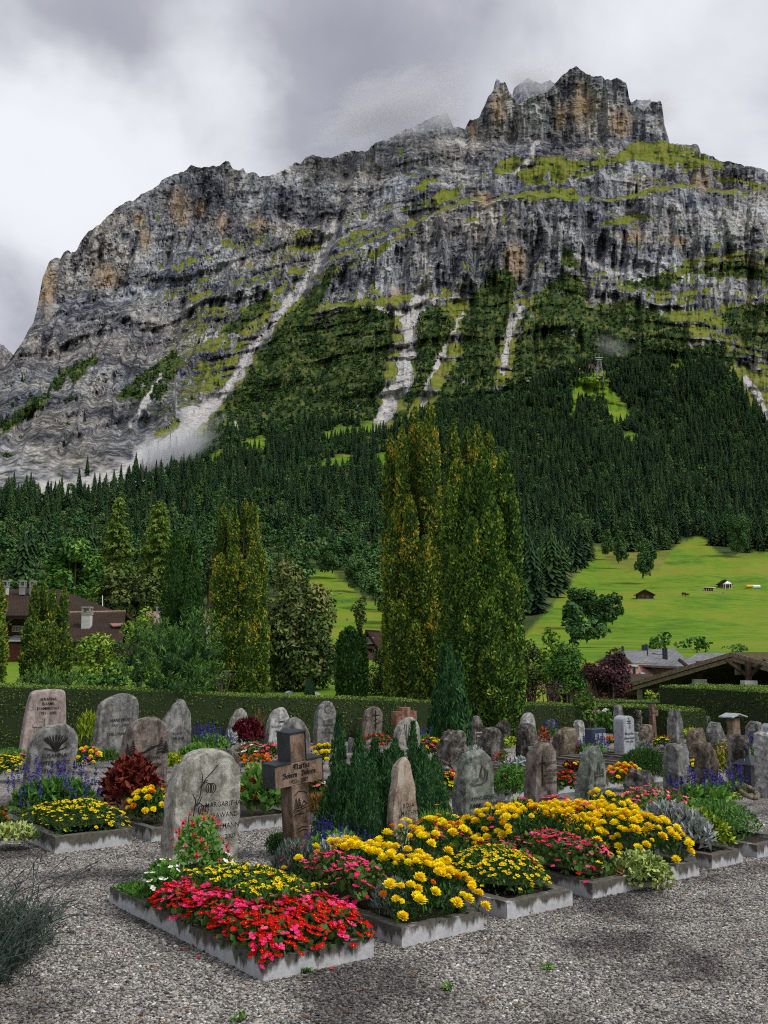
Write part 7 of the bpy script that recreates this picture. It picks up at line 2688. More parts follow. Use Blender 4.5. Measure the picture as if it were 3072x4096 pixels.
def driftwood(label, pts_px, base_py, rad, name='driftwood'):
    g = G(pts_px[0][0], base_py)
    b = MB()
    pts = []
    for k, (x, y) in enumerate(pts_px):
        p = WV(x, y, g.y + 0.02 * k)
        pts.append(p - g)
    b.tube(pts, [rad * (1 - 0.75 * k / (len(pts) - 1)) for k in range(len(pts))], 7)
    o = b.build(name, ST['bark'] if name == 'driftwood' else ST['tan'], None, True)
    o.location = g
    tag(o, label, 'driftwood')


driftwood('curved bleached driftwood root lying before the fissured rock', [(1838, 3105), (1820, 3078), (1795, 3058), (1770, 3045), (1752, 3034)], 3120, 0.045)
driftwood('short upright driftwood stub in the feathery green bed', [(2030, 3178), (2024, 3160), (2018, 3140)], 3200, 0.035)
driftwood('pointed driftwood branch leaning in the feathery green bed', [(2052, 3170), (2066, 3145), (2074, 3128), (2078, 3110)], 3200, 0.028)


def ring(label, px, py, rad, tub, mat, name, n=14, z=0.12, tilt=0.9):
    g = G(px, py, z)
    root = empty(name, g, ROWA)
    root.rotation_euler = (R(90) * tilt, 0, ROWA)
    tag(root, label, 'wreath')
    for k in range(n):
        a = 2 * math.pi * k / n
        b = MB()
        c = Vector((rad * math.cos(a), rad * math.sin(a), 0))
        tdir = Vector((-math.sin(a), math.cos(a), 0))
        b.tube([c - tdir * tub * 1.1, c - tdir * tub * 0.6, c + tdir * tub * 0.6, c + tdir * tub * 1.1], [tub * 0.45, tub, tub * 0.9, tub * 0.4], 6)
        b.build('segment', mat, root, True)


ring('twisted grey wreath leaning at the foot of the ornamental stone', 1490, 2990, 0.11, 0.035, ST['brown'], 'wreath', z=0.13)
ring('ring of rounded pebbles under the black lantern', 2990, 3165, 0.11, 0.03, ST['tan'], 'pebble_ring', z=0.14, tilt=0.35)
# ------------------------------------------------------------------ flowers
def petal_mat(name, cols, rough=0.55, trans=0.15):
    return leaf_mat(name, cols, rough, 0.2, obj_var=0.7, trans=trans, br=1.0)


P_YEL = petal_mat('yellow petals', [(0.80, 0.50, 0.002), (0.90, 0.68, 0.003), (0.95, 0.78, 0.008)])
P_ORA = petal_mat('orange petals', [(0.62, 0.13, 0.004), (0.80, 0.22, 0.006), (0.85, 0.34, 0.008)])
P_RED = petal_mat('red petals', [(0.36, 0.002, 0.004), (0.55, 0.004, 0.005), (0.66, 0.010, 0.006)])
P_PINK = petal_mat('pink petals', [(0.56, 0.004, 0.075), (0.76, 0.020, 0.14), (0.86, 0.09, 0.27)])
P_SALM = petal_mat('salmon petals', [(0.70, 0.06, 0.07), (0.82, 0.15, 0.14), (0.86, 0.34, 0.28)])
P_WHITE = petal_mat('white petals', [(0.66, 0.64, 0.56), (0.80, 0.79, 0.72), (0.86, 0.85, 0.80)])
P_BLUE = petal_mat('violet blue petals', [(0.028, 0.018, 0.16), (0.055, 0.035, 0.30), (0.10, 0.07, 0.42)])
P_PURP = petal_mat('dull purple petals', [(0.10, 0.04, 0.16), (0.20, 0.09, 0.28), (0.30, 0.17, 0.36)])
P_DRED = petal_mat('dark red petals', [(0.22, 0.004, 0.008), (0.36, 0.008, 0.012), (0.46, 0.015, 0.02)])
P_EYE = plain('brown flower eye', (0.30, 0.12, 0.01), 0.8)
P_EYEY = plain('yellow flower eye', (0.80, 0.55, 0.03), 0.8)
L_MARI = leaf_mat('marigold leaves', [(0.008, 0.025, 0.006), (0.016, 0.045, 0.009), (0.030, 0.070, 0.012), (0.055, 0.10, 0.018)], 0.6, 0.25, trans=0.1)
L_BEG = leaf_mat('begonia leaves', [(0.016, 0.030, 0.008), (0.030, 0.060, 0.012), (0.050, 0.095, 0.018), (0.075, 0.045, 0.022)], 0.35, 0.4, trans=0.1)
L_GREEN = leaf_mat('lush green leaves', [(0.018, 0.050, 0.010), (0.036, 0.095, 0.016), (0.065, 0.145, 0.024), (0.12, 0.20, 0.04)], 0.45, 0.35, trans=0.15)
L_SILV = leaf_mat('silver felt leaves', [(0.15, 0.175, 0.165), (0.24, 0.275, 0.26), (0.34, 0.375, 0.36), (0.44, 0.47, 0.455)], 0.8, 0.15, br=1.15)
L_SAGE = leaf_mat('grey green leaves', [(0.05, 0.072, 0.06), (0.09, 0.12, 0.10), (0.15, 0.18, 0.155), (0.22, 0.25, 0.22)], 0.8, 0.15, br=1.1)
L_RED = leaf_mat('dark red leaves', [(0.035, 0.006, 0.007), (0.09, 0.014, 0.012), (0.17, 0.028, 0.018), (0.27, 0.075, 0.04)], 0.5, 0.3, br=1.0)
L_WINE = leaf_mat('wine red leaves', [(0.03, 0.003, 0.006), (0.07, 0.006, 0.012), (0.13, 0.012, 0.02), (0.20, 0.03, 0.035)], 0.5, 0.3, br=1.0)
L_VAR = leaf_mat('yellow green variegated leaves', [(0.12, 0.19, 0.04), (0.24, 0.32, 0.075), (0.38, 0.45, 0.14), (0.52, 0.57, 0.26)], 0.5, 0.3, br=1.0)
L_LIME = leaf_mat('lime leaves', [(0.10, 0.19, 0.012), (0.20, 0.30, 0.018), (0.32, 0.40, 0.03), (0.42, 0.48, 0.06)], 0.5, 0.3, br=1.0)
L_OCH = leaf_mat('rusty grass', [(0.11, 0.05, 0.018), (0.20, 0.10, 0.035), (0.27, 0.15, 0.05), (0.22, 0.20, 0.06)], 0.7, 0.2, br=1.0)
L_LAV = leaf_mat('lavender leaves', [(0.022, 0.04, 0.028), (0.05, 0.078, 0.055), (0.09, 0.125, 0.095), (0.15, 0.185, 0.15)], 0.8, 0.15, br=0.6)
L_STEM = plain('green stem', (0.05, 0.09, 0.025), 0.7)
L_DRY = plain('dark dry flower heads', (0.06, 0.045, 0.05), 0.9)


def rings_flower(name, rings, mat, eye=None, eye_r=0.0, eye_m=None, seed=0, cup=0.0):
    """rings: (count, radius, inner z, outer z, width)"""
    r = np.random.default_rng(seed)
    V, F, L, mi = [], [], [], []
    for (n, rad, zi, zo, wd) in rings:
        a0 = r.uniform(0, 6.28)
        for k in range(n):
            a = a0 + 2 * math.pi * (k + r.uniform(-0.15, 0.15)) / n
            R1 = rad * r.uniform(0.88, 1.1)
            h = wd * 0.5
            z1 = zo + r.uniform(-0.08, 0.08)
            i = len(V)
            V += [(0.12 * rad * math.cos(a), 0.12 * rad * math.sin(a), zi),
                  (R1 * 0.72 * math.cos(a - h), R1 * 0.72 * math.sin(a - h), zi + (z1 - zi) * 0.7 + 0.03),
                  (R1 * math.cos(a), R1 * math.sin(a), z1),
                  (R1 * 0.72 * math.cos(a + h), R1 * 0.72 * math.sin(a + h), zi + (z1 - zi) * 0.7 - 0.02)]
            F.append((i, i + 1, i + 2, i + 3))
            lv = 0.5 + 0.22 * r.normal()
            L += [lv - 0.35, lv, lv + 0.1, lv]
            mi.append(0)
    if eye:
        i = len(V)
        V += [(eye_r * math.cos(k * 1.0472), eye_r * math.sin(k * 1.0472), eye) for k in range(6)]
        L += [0.5] * 6
        F += [(i, i + 1, i + 2, i + 3), (i + 3, i + 4, i + 5, i)]
        mi += [1, 1]
    return np_mesh(name, V, F, [mat] + ([eye_m] if eye_m else []), mi, attrs={'lv': np.clip(L, 0, 1)})


def marigold(mat, sd):
    return rings_flower('blossom', [(9, 1.0, -0.25, 0.05, 0.75), (9, 0.92, -0.05, 0.32, 0.7), (8, 0.7, 0.15, 0.55, 0.8), (6, 0.42, 0.3, 0.70, 1.0), (4, 0.2, 0.4, 0.72, 1.4)], mat, seed=sd)


def daisy(mat, sd, eye=P_EYE):
    return rings_flower('blossom', [(9, 1.0, 0.0, 0.10, 0.62)], mat, 0.14, 0.30, eye, seed=sd)


def begonia(mat, sd):
    r = np.random.default_rng(sd)
    V, F, L, mi = [], [], [], []
    for k, (a, s) in enumerate(((0, 1.0), (math.pi, 1.0), (math.pi / 2, 0.68), (-math.pi / 2, 0.68))):
        d = Vector((math.cos(a), math.sin(a), 0))
        e = Vector((-math.sin(a), math.cos(a), 0))
        up = Vector((0, 0, 1))
        i = len(V)
        pts = [d * 0.05, d * 0.4 * s + e * 0.42 * s + up * 0.12, d * 0.85 * s + e * 0.36 * s + up * 0.22, d * 1.05 * s + up * 0.20, d * 0.85 * s - e * 0.36 * s + up * 0.24, d * 0.4 * s - e * 0.42 * s + up * 0.10]
        V += [tuple(p) for p in pts]
        lv = 0.5 + 0.2 * r.normal()
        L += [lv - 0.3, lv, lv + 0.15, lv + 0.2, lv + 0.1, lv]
        F += [(i, i + 1, i + 2, i + 3), (i, i + 3, i + 4, i + 5)]
        mi += [0, 0]
    i = len(V)
    V += [(0.11, 0, 0.1), (0, 0.11, 0.1), (-0.11, 0, 0.15), (0, -0.11, 0.15)]
    L += [0.5] * 4
    F.append((i, i + 1, i + 2, i + 3))
    mi.append(1)
    return np_mesh('blossom', V, F, [mat, P_EYEY], mi, attrs={'lv': np.clip(L, 0, 1)})


def spike(mat, sd, n=34, h=1.0, w=0.11):
    r = np.random.default_rng(sd)
    z = np.sort(r.uniform(0, 1, n))
    a = r.uniform(0, 6.28, n)
    rad = w * (1 - z ** 1.5 * 0.75)
    C = np.stack([rad * np.cos(a), rad * np.sin(a), z * h], -1)
    A = np.stack([np.cos(a), np.sin(a), np.full(n, 0.5)], -1)
    V, F = leaves(C, A, rand_dirs(n, r), 0.17, 0.085, r)
    b = MB()
    lv = rep(0.45 + 0.25 * r.normal(size=n))
    sv = [(0.015 * math.cos(k * 2.09), 0.015 * math.sin(k * 2.09), zz) for zz in (-0.9, h * 0.9) for k in range(3)]
    i = len(V)
    sf = [(i + k, i + (k + 1) % 3, i + 3 + (k + 1) % 3, i + 3 + k) for k in range(3)]
    return np_mesh('blossom', np.concatenate([V, sv]), np.concatenate([F, sf]), [mat, L_STEM], [0] * n + [1] * 3, attrs={'lv': np.r_[lv, np.zeros(6)]})


def fuchsia(sd, m1, m2):
    r = np.random.default_rng(sd)
    b = MB()
    b.tube([(0, 0, 0.5), (0, 0, 0.1), (0, 0, -0.15)], [0.05, 0.11, 0.16], 6)
    for k in range(4):
        a = k * math.pi / 2 + 0.4
        d = Vector((math.cos(a), math.sin(a), 0))
        e = Vector((-math.sin(a), math.cos(a), 0))
        b.quad(d * 0.12 + Vector((0, 0, -0.1)), d * 0.4 + e * 0.13 + Vector((0, 0, -0.15)), d * 0.85 + Vector((0, 0, 0.0)), d * 0.4 - e * 0.13 + Vector((0, 0, -0.15)))
        b.quad(d * 0.05 + Vector((0, 0, -0.1)), d * 0.2 + e * 0.2 + Vector((0, 0, -0.35)), d * 0.12 + Vector((0, 0, -0.6)), d * 0.2 - e * 0.2 + Vector((0, 0, -0.35)), m=1)
    b.tube([(0, 0, -0.3), (0.03, 0, -0.95)], 0.025, 3, m=1)
    me = b.mesh('blossom', [m1, m2])
    return me


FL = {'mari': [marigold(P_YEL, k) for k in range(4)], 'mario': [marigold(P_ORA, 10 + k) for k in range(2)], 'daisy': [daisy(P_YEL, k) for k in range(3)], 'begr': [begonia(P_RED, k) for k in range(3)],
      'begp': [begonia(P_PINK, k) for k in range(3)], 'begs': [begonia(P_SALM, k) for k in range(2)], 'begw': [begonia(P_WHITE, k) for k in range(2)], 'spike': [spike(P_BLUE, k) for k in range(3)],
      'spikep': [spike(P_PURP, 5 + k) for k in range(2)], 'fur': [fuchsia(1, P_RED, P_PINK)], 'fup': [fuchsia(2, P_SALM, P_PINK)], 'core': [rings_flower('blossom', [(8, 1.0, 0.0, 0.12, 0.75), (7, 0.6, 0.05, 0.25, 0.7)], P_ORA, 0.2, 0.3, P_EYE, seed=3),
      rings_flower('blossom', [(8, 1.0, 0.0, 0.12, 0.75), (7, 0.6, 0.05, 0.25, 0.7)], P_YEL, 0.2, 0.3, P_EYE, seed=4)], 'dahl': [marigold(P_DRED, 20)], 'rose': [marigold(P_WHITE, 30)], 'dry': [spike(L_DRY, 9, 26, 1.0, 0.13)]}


def mound_pts(n, r, hw, hd, h, shape, filt=None):
    """random points on a mound: returns local xyz, outward normals, uv"""
    out, nr, uv = [], [], []
    while sum(len(q) for q in out) < n:
        u = r.uniform(-1, 1, n * 2)
        v = r.uniform(-1, 1, n * 2)
        k = (u * u + v * v < 1) if shape == 'e' else np.ones(len(u), bool)
        if filt is not None:
            k &= filt(u, v)
        u, v = u[k], v[k]
        if len(u) == 0:
            continue
        if shape == 'e':
            z = h * np.sqrt(np.maximum(0.0, 1 - (u * u + v * v) * 0.97)) ** 0.8
        else:
            z = h * (1 - np.abs(u) ** 5) ** 0.45 * (1 - np.abs(v) ** 5) ** 0.45
        z = z * (1 + 0.16 * fbm(u * hw / 0.12, v * hd / 0.12, 0.3, 777, 2))
        out.append(np.stack([u * hw, v * hd, z], -1))
        e = 3.5 if shape == 'e' else 7
        nr.append(unit(np.stack([np.sign(u) * np.abs(u) ** (1 if shape == 'e' else 4) * 0.9, np.sign(v) * np.abs(v) ** (1 if shape == 'e' else 4) * 0.9, np.full(len(u), 0.8)], -1)))
        uv.append(np.stack([u, v], -1))
    return np.concatenate(out)[:n], np.concatenate(nr)[:n], np.concatenate(uv)[:n]


NBED = [0]


def bed(name, label, cat, center, hw, hd, h, shape='e', fol=None, fl=(), filt=None, rot=ROWA, group='flowers planted on the graves', stems=None, lean=None):
    """one planting: foliage mass plus blossoms; fl: (kind, count, size, lift, tilt, filter)"""
    NBED[0] += 1
    r = np.random.default_rng(1000 + NBED[0])
    root = empty(name, center, rot)
    tag(root, label, cat, group)
    for f in (fol if isinstance(fol, list) else [fol] if fol else []):
        mat, ll, lw, n, up = f[:5]
        P, Nr, uv = mound_pts(n, r, hw, hd, h, shape, filt)
        depth = r.uniform(0, 1, n) ** 1.7
        P = P - Nr * (depth * min(h, hw) * 0.55)[:, None]
        P[:, 2] = np.maximum(P[:, 2] * (1 - 0.25 * depth), 0.01)
        A = unit(Nr * 0.6 + np.array([0, 0, up]) + 0.75 * r.normal(size=(n, 3)))
        s = r.uniform(0.6, 1.25, n)
        V, F = leaves(P + A * ll * 0.25, A, unit(Nr + 0.7 * r.normal(size=(n, 3))), ll * s, lw * s, r)
        lv = 0.45 + 0.2 * r.normal(size=n) - 0.25 * depth * 0
        link('leaves', np_mesh('leaves', V, F, mat, attrs={'lv': rep(lv)}), root)
    if fol:
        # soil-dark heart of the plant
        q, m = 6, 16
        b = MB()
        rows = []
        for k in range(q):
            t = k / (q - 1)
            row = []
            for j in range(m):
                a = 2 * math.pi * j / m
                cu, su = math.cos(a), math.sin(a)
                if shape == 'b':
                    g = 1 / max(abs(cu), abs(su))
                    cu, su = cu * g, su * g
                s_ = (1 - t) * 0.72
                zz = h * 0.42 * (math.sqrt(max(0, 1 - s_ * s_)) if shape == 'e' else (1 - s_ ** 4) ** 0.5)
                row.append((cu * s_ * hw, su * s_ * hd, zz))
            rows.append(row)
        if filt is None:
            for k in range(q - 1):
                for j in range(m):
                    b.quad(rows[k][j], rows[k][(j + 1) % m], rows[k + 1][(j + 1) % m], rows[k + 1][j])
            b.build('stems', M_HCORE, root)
    for spec in fl:
        kind, n, size, lift, tilt = spec[:5]
        fi = spec[5] if len(spec) > 5 else None
        ff = filt if fi is None else ((lambda u, v, fi=fi: fi(u, v) & filt(u, v)) if filt is not None else fi)
        P, Nr, uv = mound_pts(n, r, hw, hd, h, shape, ff)
        # spread them: reject those too close
        keep = []
        for i in range(n):
            if all(np.sum((P[i] - P[j]) ** 2) > (size * (1.15 if kind != 'spike' else 0.4)) ** 2 for j in keep[-60:]):
                keep.append(i)
        for i in keep:
            mes = FL[kind]
            o = bpy.data.objects.new('blossom', mes[r.integers(len(mes))])
            COL.objects.link(o)
            o.parent = root
            p = P[i] + Nr[i] * lift * r.uniform(0.3, 1.3)
            o.location = p
            if kind in ('fur', 'fup'):
                o.rotation_euler = (r.normal() * 0.35, r.normal() * 0.35, r.uniform(0, 6.28))
            else:
                d = Vector(Nr[i] * tilt + np.array([0, 0, 1.0]) * (1.0 if 'spike' not in kind and kind != 'dry' else 3.0) + 0.28 * r.normal(size=3) + (np.array(lean) if lean is not None else 0))
                o.rotation_euler = (d.to_track_quat('Z', 'Y') @ Matrix.Rotation(r.uniform(0, 6.28), 3, 'Z').to_quaternion()).to_euler()
            k = size * r.choice([r.uniform(0.78, 1.22), r.uniform(0.5, 0.8)], p=[0.8, 0.2])
            o.scale = (k, k, k)
    return root


def in_plot(k, a0, a1, b0, b1, z=KH - 0.03):
    """centre and half sizes of a rectangle in plot k (fractions of its width / metres from the front)"""
    c, w, L, an = PLOTS[k]
    return plot_pt(k, (a0 + a1) / 2 * w, (b0 + b1) / 2, z), (a1 - a0) / 2 * w, (b1 - b0) / 2


VB = np.array([0.25, -0.6, 0.2])
# nearest grave: red and pink begonias round a carpet of small yellow daisies
c, hw, hd = in_plot(0, -0.03, 1.03, -0.02, 1.42)
core = lambda u, v: (u > -0.52) & (u < 0.74) & (v > -0.52) & (v < 0.98)
rim = lambda u, v: ~((u > -0.42) & (u < 0.64) & (v > -0.42))
bed('red_begonias', 'scarlet begonias edging the nearest grave on three sides', 'flowers', c, hw, hd, 0.19, 'b', [(L_BEG, 0.045, 0.038, 2600, 0.4)],
    [('begr', 640, 0.025, 0.012, 1.1)], rim, group='flowers on the nearest grave', lean=VB * 0.5)
bed('pink_begonias', 'bright pink begonias scattered between the scarlet ones on the nearest grave', 'flowers', c, hw, hd, 0.20, 'b', None, [('begp', 260, 0.026, 0.02, 1.1)],
    lambda u, v: rim(u, v) & (fbm(u * 2.2, v * 4.0, 0.5, 88, 2) > 0.0), group='flowers on the nearest grave', lean=VB * 0.5)
bed('yellow_daisies', 'dense carpet of small yellow daisies in the middle of the nearest grave', 'flowers', c, hw, hd, 0.25, 'b', [(L_MARI, 0.035, 0.018, 3600, 0.6)], [('daisy', 300, 0.0165, 0.012, 0.7)], core,
    group='flowers on the nearest grave', lean=VB * 0.4)
c2, hw2, hd2 = in_plot(0, 0.02, 0.36, 1.30, 1.62)
bed('white_begonias', 'white begonias beside the foot of the broad pale gravestone', 'flowers', c2, hw2, hd2, 0.26, 'e', (L_GREEN, 0.05, 0.04, 380, 0.4), [('begw', 60, 0.025, 0.015, 1.0)], group='flowers on the nearest grave', lean=VB)
c2, hw2, hd2 = in_plot(0, 0.62, 0.98, 1.30, 1.72)
bed('white_begonias', 'white begonias behind the yellow daisies on the right of the broad pale gravestone', 'flowers', c2, hw2, hd2, 0.24, 'e', (L_GREEN, 0.05, 0.04, 380, 0.4), [('begw', 50, 0.024, 0.015, 1.0)], group='flowers on the nearest grave', lean=VB)
c2, hw2, hd2 = in_plot(0, 0.34, 0.86, 1.40, 1.66)
bed('pink_fuchsia', 'tall fuchsia with salmon pink hanging flowers in front of the broad pale gravestone', 'flowers', c2, hw2, 0.13, 0.50, 'e', (L_GREEN, 0.04, 0.026, 900, 0.4), [('fup', 60, 0.036, 0.05, 0.6)], group='flowers on the nearest grave')
c2, hw2, hd2 = in_plot(0, 0.06, 0.24, 1.60, 1.92)
bed('ground_cover', 'flat bright green ground cover in the back left corner of the nearest grave', 'plant', c2, 0.10, 0.20, 0.05, 'b', (L_GREEN, 0.035, 0.018, 700, 0.6), group='leafy plants on the graves')
# second grave
c, hw, hd = in_plot(1, 0.0, 1.02, 0.02, 1.30)
gap2 = lambda u, v: ~((u < -0.15) & (v > -0.72) & (v < 0.75))
bed('yellow_marigolds', 'loose yellow marigolds with dark leaves filling the second grave of the front row', 'flowers', c, hw, hd, 0.26, 'b', [(L_MARI, 0.045, 0.014, 4200, 0.7)],
    [('mari', 200, 0.038, 0.05, 0.9), ('mario', 9, 0.030, 0.03, 0.9)], gap2, group='flowers in the front row', lean=VB * 0.8)
c2, hw2, hd2 = in_plot(1, -0.02, 0.42, 0.38, 1.12)
bed('pink_begonias', 'mound of pink begonias on the left of the second grave', 'flowers', c2, hw2, hd2, 0.27, 'b', (L_BEG, 0.045, 0.036, 700, 0.4), [('begp', 170, 0.023, 0.015, 1.0)], group='flowers in the front row', lean=VB * 0.6)
c2, hw2, hd2 = in_plot(1, 0.06, 0.42, 0.10, 0.42)
bed('lavender_cotton', 'thin silvery lavender cotton at the front left of the second grave', 'plant', c2, hw2, hd2, 0.22, 'e', (L_SAGE, 0.05, 0.008, 1500, 1.3), group='leafy plants on the graves')
c2, hw2, hd2 = in_plot(1, 0.0, 0.5, 1.15, 1.55)
bed('lavender_cotton', 'silver grey lavender cotton spikes in front of the wooden cross', 'plant', c2, hw2, hd2, 0.28, 'e', (L_SAGE, 0.06, 0.009, 1900, 1.5), [('begp', 6, 0.02, 0.0, 0.8)], group='leafy plants on the graves')
c2, hw2, hd2 = in_plot(1, 0.62, 1.0, 1.15, 1.55)
bed('dusty_miller', 'felted white dusty miller behind the marigolds of the second grave', 'plant', c2, hw2, hd2, 0.26, 'e', (L_SILV, 0.07, 0.022, 1000, 0.9), group='leafy plants on the graves')
p = G(1120, 3415)
bed('round_shrublet', 'small round dark green shrublet at the left foot of the wooden cross', 'shrub', p, 0.13, 0.13, 0.16, 'e', (L_MARI, 0.022, 0.009, 2200, 0.8), group='leafy plants on the graves')
# third grave
c, hw, hd = in_plot(2, 0.05, 1.02, 0.03, 0.80)
bed('yellow_daisies', 'dome of tiny yellow daisies at the front of the third grave', 'flowers', c, hw, hd, 0.25, 'e', [(L_MARI, 0.03, 0.014, 2600, 0.6)], [('daisy', 330, 0.0155, 0.010, 0.8)], group='flowers in the front row', lean=VB * 0.5)
c2, hw2, hd2 = in_plot(2, 0.80, 1.04, 0.15, 1.0)
bed('pink_begonias', 'strip of pink begonias along the right side of the third grave', 'flowers', c2, hw2, hd2, 0.24, 'e', (L_BEG, 0.045, 0.036, 300, 0.4), [('begp', 55, 0.023, 0.012, 1.0)], group='flowers in the front row')
c2, hw2, hd2 = in_plot(2, -0.05, 1.0, 0.78, 1.40)
bed('yellow_marigolds', 'yellow marigolds mixed with pink begonias behind the daisies of the third grave', 'flowers', c2, hw2, hd2, 0.29, 'b', (L_MARI, 0.045, 0.014, 1500, 0.7), [('mari', 70, 0.038, 0.03, 0.8), ('begp', 45, 0.022, 0.0, 0.8), ('mario', 5, 0.03, 0.03, 0.8)], group='flowers in the front row', lean=VB * 0.6)
# fourth grave
c, hw, hd = in_plot(3, -0.05, 0.62, 0.05, 0.85)
bed('pink_begonias', 'crimson pink begonias at the front left of the fourth grave', 'flowers', c, hw, hd, 0.24, 'b', (L_BEG, 0.045, 0.036, 900, 0.4), [('begp', 150, 0.024, 0.012, 1.0), ('begr', 25, 0.022, 0.01, 1.0)], group='flowers in the front row', lean=VB * 0.5)
c, hw, hd = in_plot(3, 0.0, 1.04, 0.30, 1.45)
bed('yellow_marigolds', 'broad drift of yellow marigolds across the fourth grave', 'flowers', c, hw, hd, 0.34, 'b', (L_MARI, 0.045, 0.014, 2600, 0.7), [('mari', 180, 0.038, 0.03, 0.9), ('mario', 8, 0.03, 0.02, 0.9), ('begp', 14, 0.022, 0.0, 0.8)],
    lambda u, v: ~((u < 0.15) & (v < -0.15)), group='flowers in the front row', lean=VB * 0.6)
# variegated creeper spills over the kerb
p = plot_pt(3, 0.86 * PLOTS[3][1], 0.02, 0.0)
bed('variegated_creeper', 'pale green variegated creeper spilling over the kerb of the fourth grave onto the gravel', 'plant', p, 0.19, 0.24, 0.24, 'e', (L_VAR, 0.038, 0.024, 1500, 0.2), group='leafy plants on the graves')
# fifth grave
c, hw, hd = in_plot(4, -0.06, 1.06, 0.03, 1.45)
bed('yellow_marigolds', 'thick bank of yellow marigolds covering the fifth grave', 'flowers', c, hw, hd, 0.31, 'b', (L_MARI, 0.045, 0.014, 3000, 0.7), [('mari', 290, 0.038, 0.03, 0.9), ('mario', 7, 0.03, 0.02, 0.9)], group='flowers in the front row', lean=VB * 0.6)
c2, hw2, hd2 = in_plot(4, 0.12, 0.45, 0.55, 1.35)
bed('pink_begonias', 'raised strip of magenta begonias in the middle of the fifth grave', 'flowers', c2, hw2, hd2, 0.38, 'b', None, [('begp', 90, 0.024, 0.01, 0.8), ('begr', 14, 0.022, 0.01, 0.8)], group='flowers in the front row')
c2, hw2, hd2 = in_plot(4, -0.1, 0.9, 1.45, 1.70)
bed('pink_begonias', 'pink and red begonias in front of the slim verse stone', 'flowers', c2, hw2, hd2, 0.32, 'e', (L_BEG, 0.045, 0.036, 300, 0.4), [('begp', 40, 0.022, 0.01, 0.8), ('begr', 14, 0.022, 0.01, 0.8), ('mari', 8, 0.028, 0.02, 0.8)], group='flowers in the front row')
# sixth grave
c, hw, hd = in_plot(5, 0.0, 0.62, 0.06, 0.80)
bed('dusty_miller', 'large felted silver dusty miller at the front of the sixth grave', 'plant', c, hw, hd, 0.34, 'e', (L_SILV, 0.08, 0.024, 1100, 0.9), group='leafy plants on the graves')
c, hw, hd = in_plot(5, 0.6, 1.04, 0.03, 0.70)
bed('lime_coleus', 'arching lime yellow leaves hanging beside the silver plant', 'plant', c, hw, hd, 0.30, 'e', (L_LIME, 0.07, 0.028, 700, -0.3), group='leafy plants on the graves')
c, hw, hd = in_plot(5, -0.1, 1.0, 0.80, 1.45)
bed('yellow_marigolds', 'yellow marigolds behind the silver plant on the sixth grave', 'flowers', c, hw, hd, 0.34, 'e', (L_MARI, 0.045, 0.014, 1100, 0.7), [('mari', 55, 0.038, 0.03, 0.9)], group='flowers in the front row', lean=VB * 0.5)
c, hw, hd = in_plot(6, -0.1, 1.0, 0.2, 0.95)
bed('feathery_greens', 'feathery green foliage at the front of the rightmost front grave', 'plant', c, 0.42, hd, 0.28, 'e', (L_GREEN, 0.05, 0.014, 2200, 0.7), group='leafy plants on the graves')
c, hw, hd = in_plot(6, -0.4, 1.2, 0.95, 1.5)
bed('coral_begonias', 'coral red and pink begonias at the right edge behind feathery greens', 'flowers', c, 0.55, 0.32, 0.32, 'e', (L_BEG, 0.045, 0.036, 700, 0.4), [('begs', 70, 0.026, 0.01, 0.8), ('begp', 60, 0.024, 0.01, 0.8)], group='flowers in the front row', lean=VB * 0.4)


def clump(name, label, cat, px, base, wpx, hpx, fol=None, fl=(), z=0.08, dep=0.8, group='plants in the back rows', rot=0.0, lean=None):
    g = G(px, base)
    hw = wpx * mpp(g.y) / 2
    top = WV(px, base - hpx, g.y).z
    h = max(0.08, top - z)
    # leaf and blossom numbers scale with what is given
    return bed(name, label, cat, Vector((g.x, g.y, z)), hw, max(0.08, hw * dep), h, 'e', fol, fl, None, rot, group, lean=lean)


# front row heads
clump('blue_sage', 'deep blue sage spikes at the foot of the wide dwarf cypress', 'flowers', 1345, 3475, 230, 140, (L_GREEN, 0.07, 0.022, 900, 0.5), [('spike', 44, 0.11, 0.02, 0.4)], group='blue sage plants')
clump('dusty_miller', 'silver dusty miller at the foot of the brown streaked slab', 'plant', 1530, 3490, 150, 95, (L_SILV, 0.07, 0.022, 700, 0.8), group='leafy plants on the graves')
clump('coreopsis', 'grassy clump with tall orange yellow coreopsis beside the brown streaked slab', 'flowers', 1745, 3440, 190, 170, (L_GREEN, 0.13, 0.012, 700, 1.6), [('core', 13, 0.034, 0.10, 0.6)], dep=0.6, group='flowers in the front row')
clump('red_fuchsia', 'dark green fuchsia with red hanging flowers before the greenish gneiss stone', 'flowers', 1895, 3430, 170, 165, (L_MARI, 0.045, 0.03, 900, 0.4), [('fur', 40, 0.036, 0.03, 0.5), ('core', 3, 0.03, 0.03, 0.5)], dep=0.55, group='flowers in the front row')
clump('dusty_miller', 'big silver dusty miller between the greenish stone and the verse stone', 'plant', 2060, 3420, 170, 165, (L_SILV, 0.08, 0.024, 1100, 0.8), dep=0.6, group='leafy plants on the graves')
clump('lily_leaves', 'upright yellow green blades behind the big silver plant', 'plant', 2062, 3345, 66, 130, (L_LIME, 0.13, 0.03, 60, 2.2), dep=0.5, group='leafy plants on the graves')
clump('dusty_miller', 'small white dusty miller at the foot of the verse stone', 'plant', 2170, 3365, 90, 75, (L_SILV, 0.07, 0.022, 380, 0.8), group='leafy plants on the graves')
clump('leaf_plant', 'broad green rosette between the pointed stone and the low dark boulder', 'plant', 2475, 3275, 90, 75, (L_GREEN, 0.09, 0.07, 160, 0.5), group='leafy plants on the graves')
clump('leaf_plant', 'large round lady mantle leaves right of the low dark boulder', 'plant', 2645, 3290, 150, 85, (L_GREEN, 0.10, 0.085, 220, 0.5), group='leafy plants on the graves')
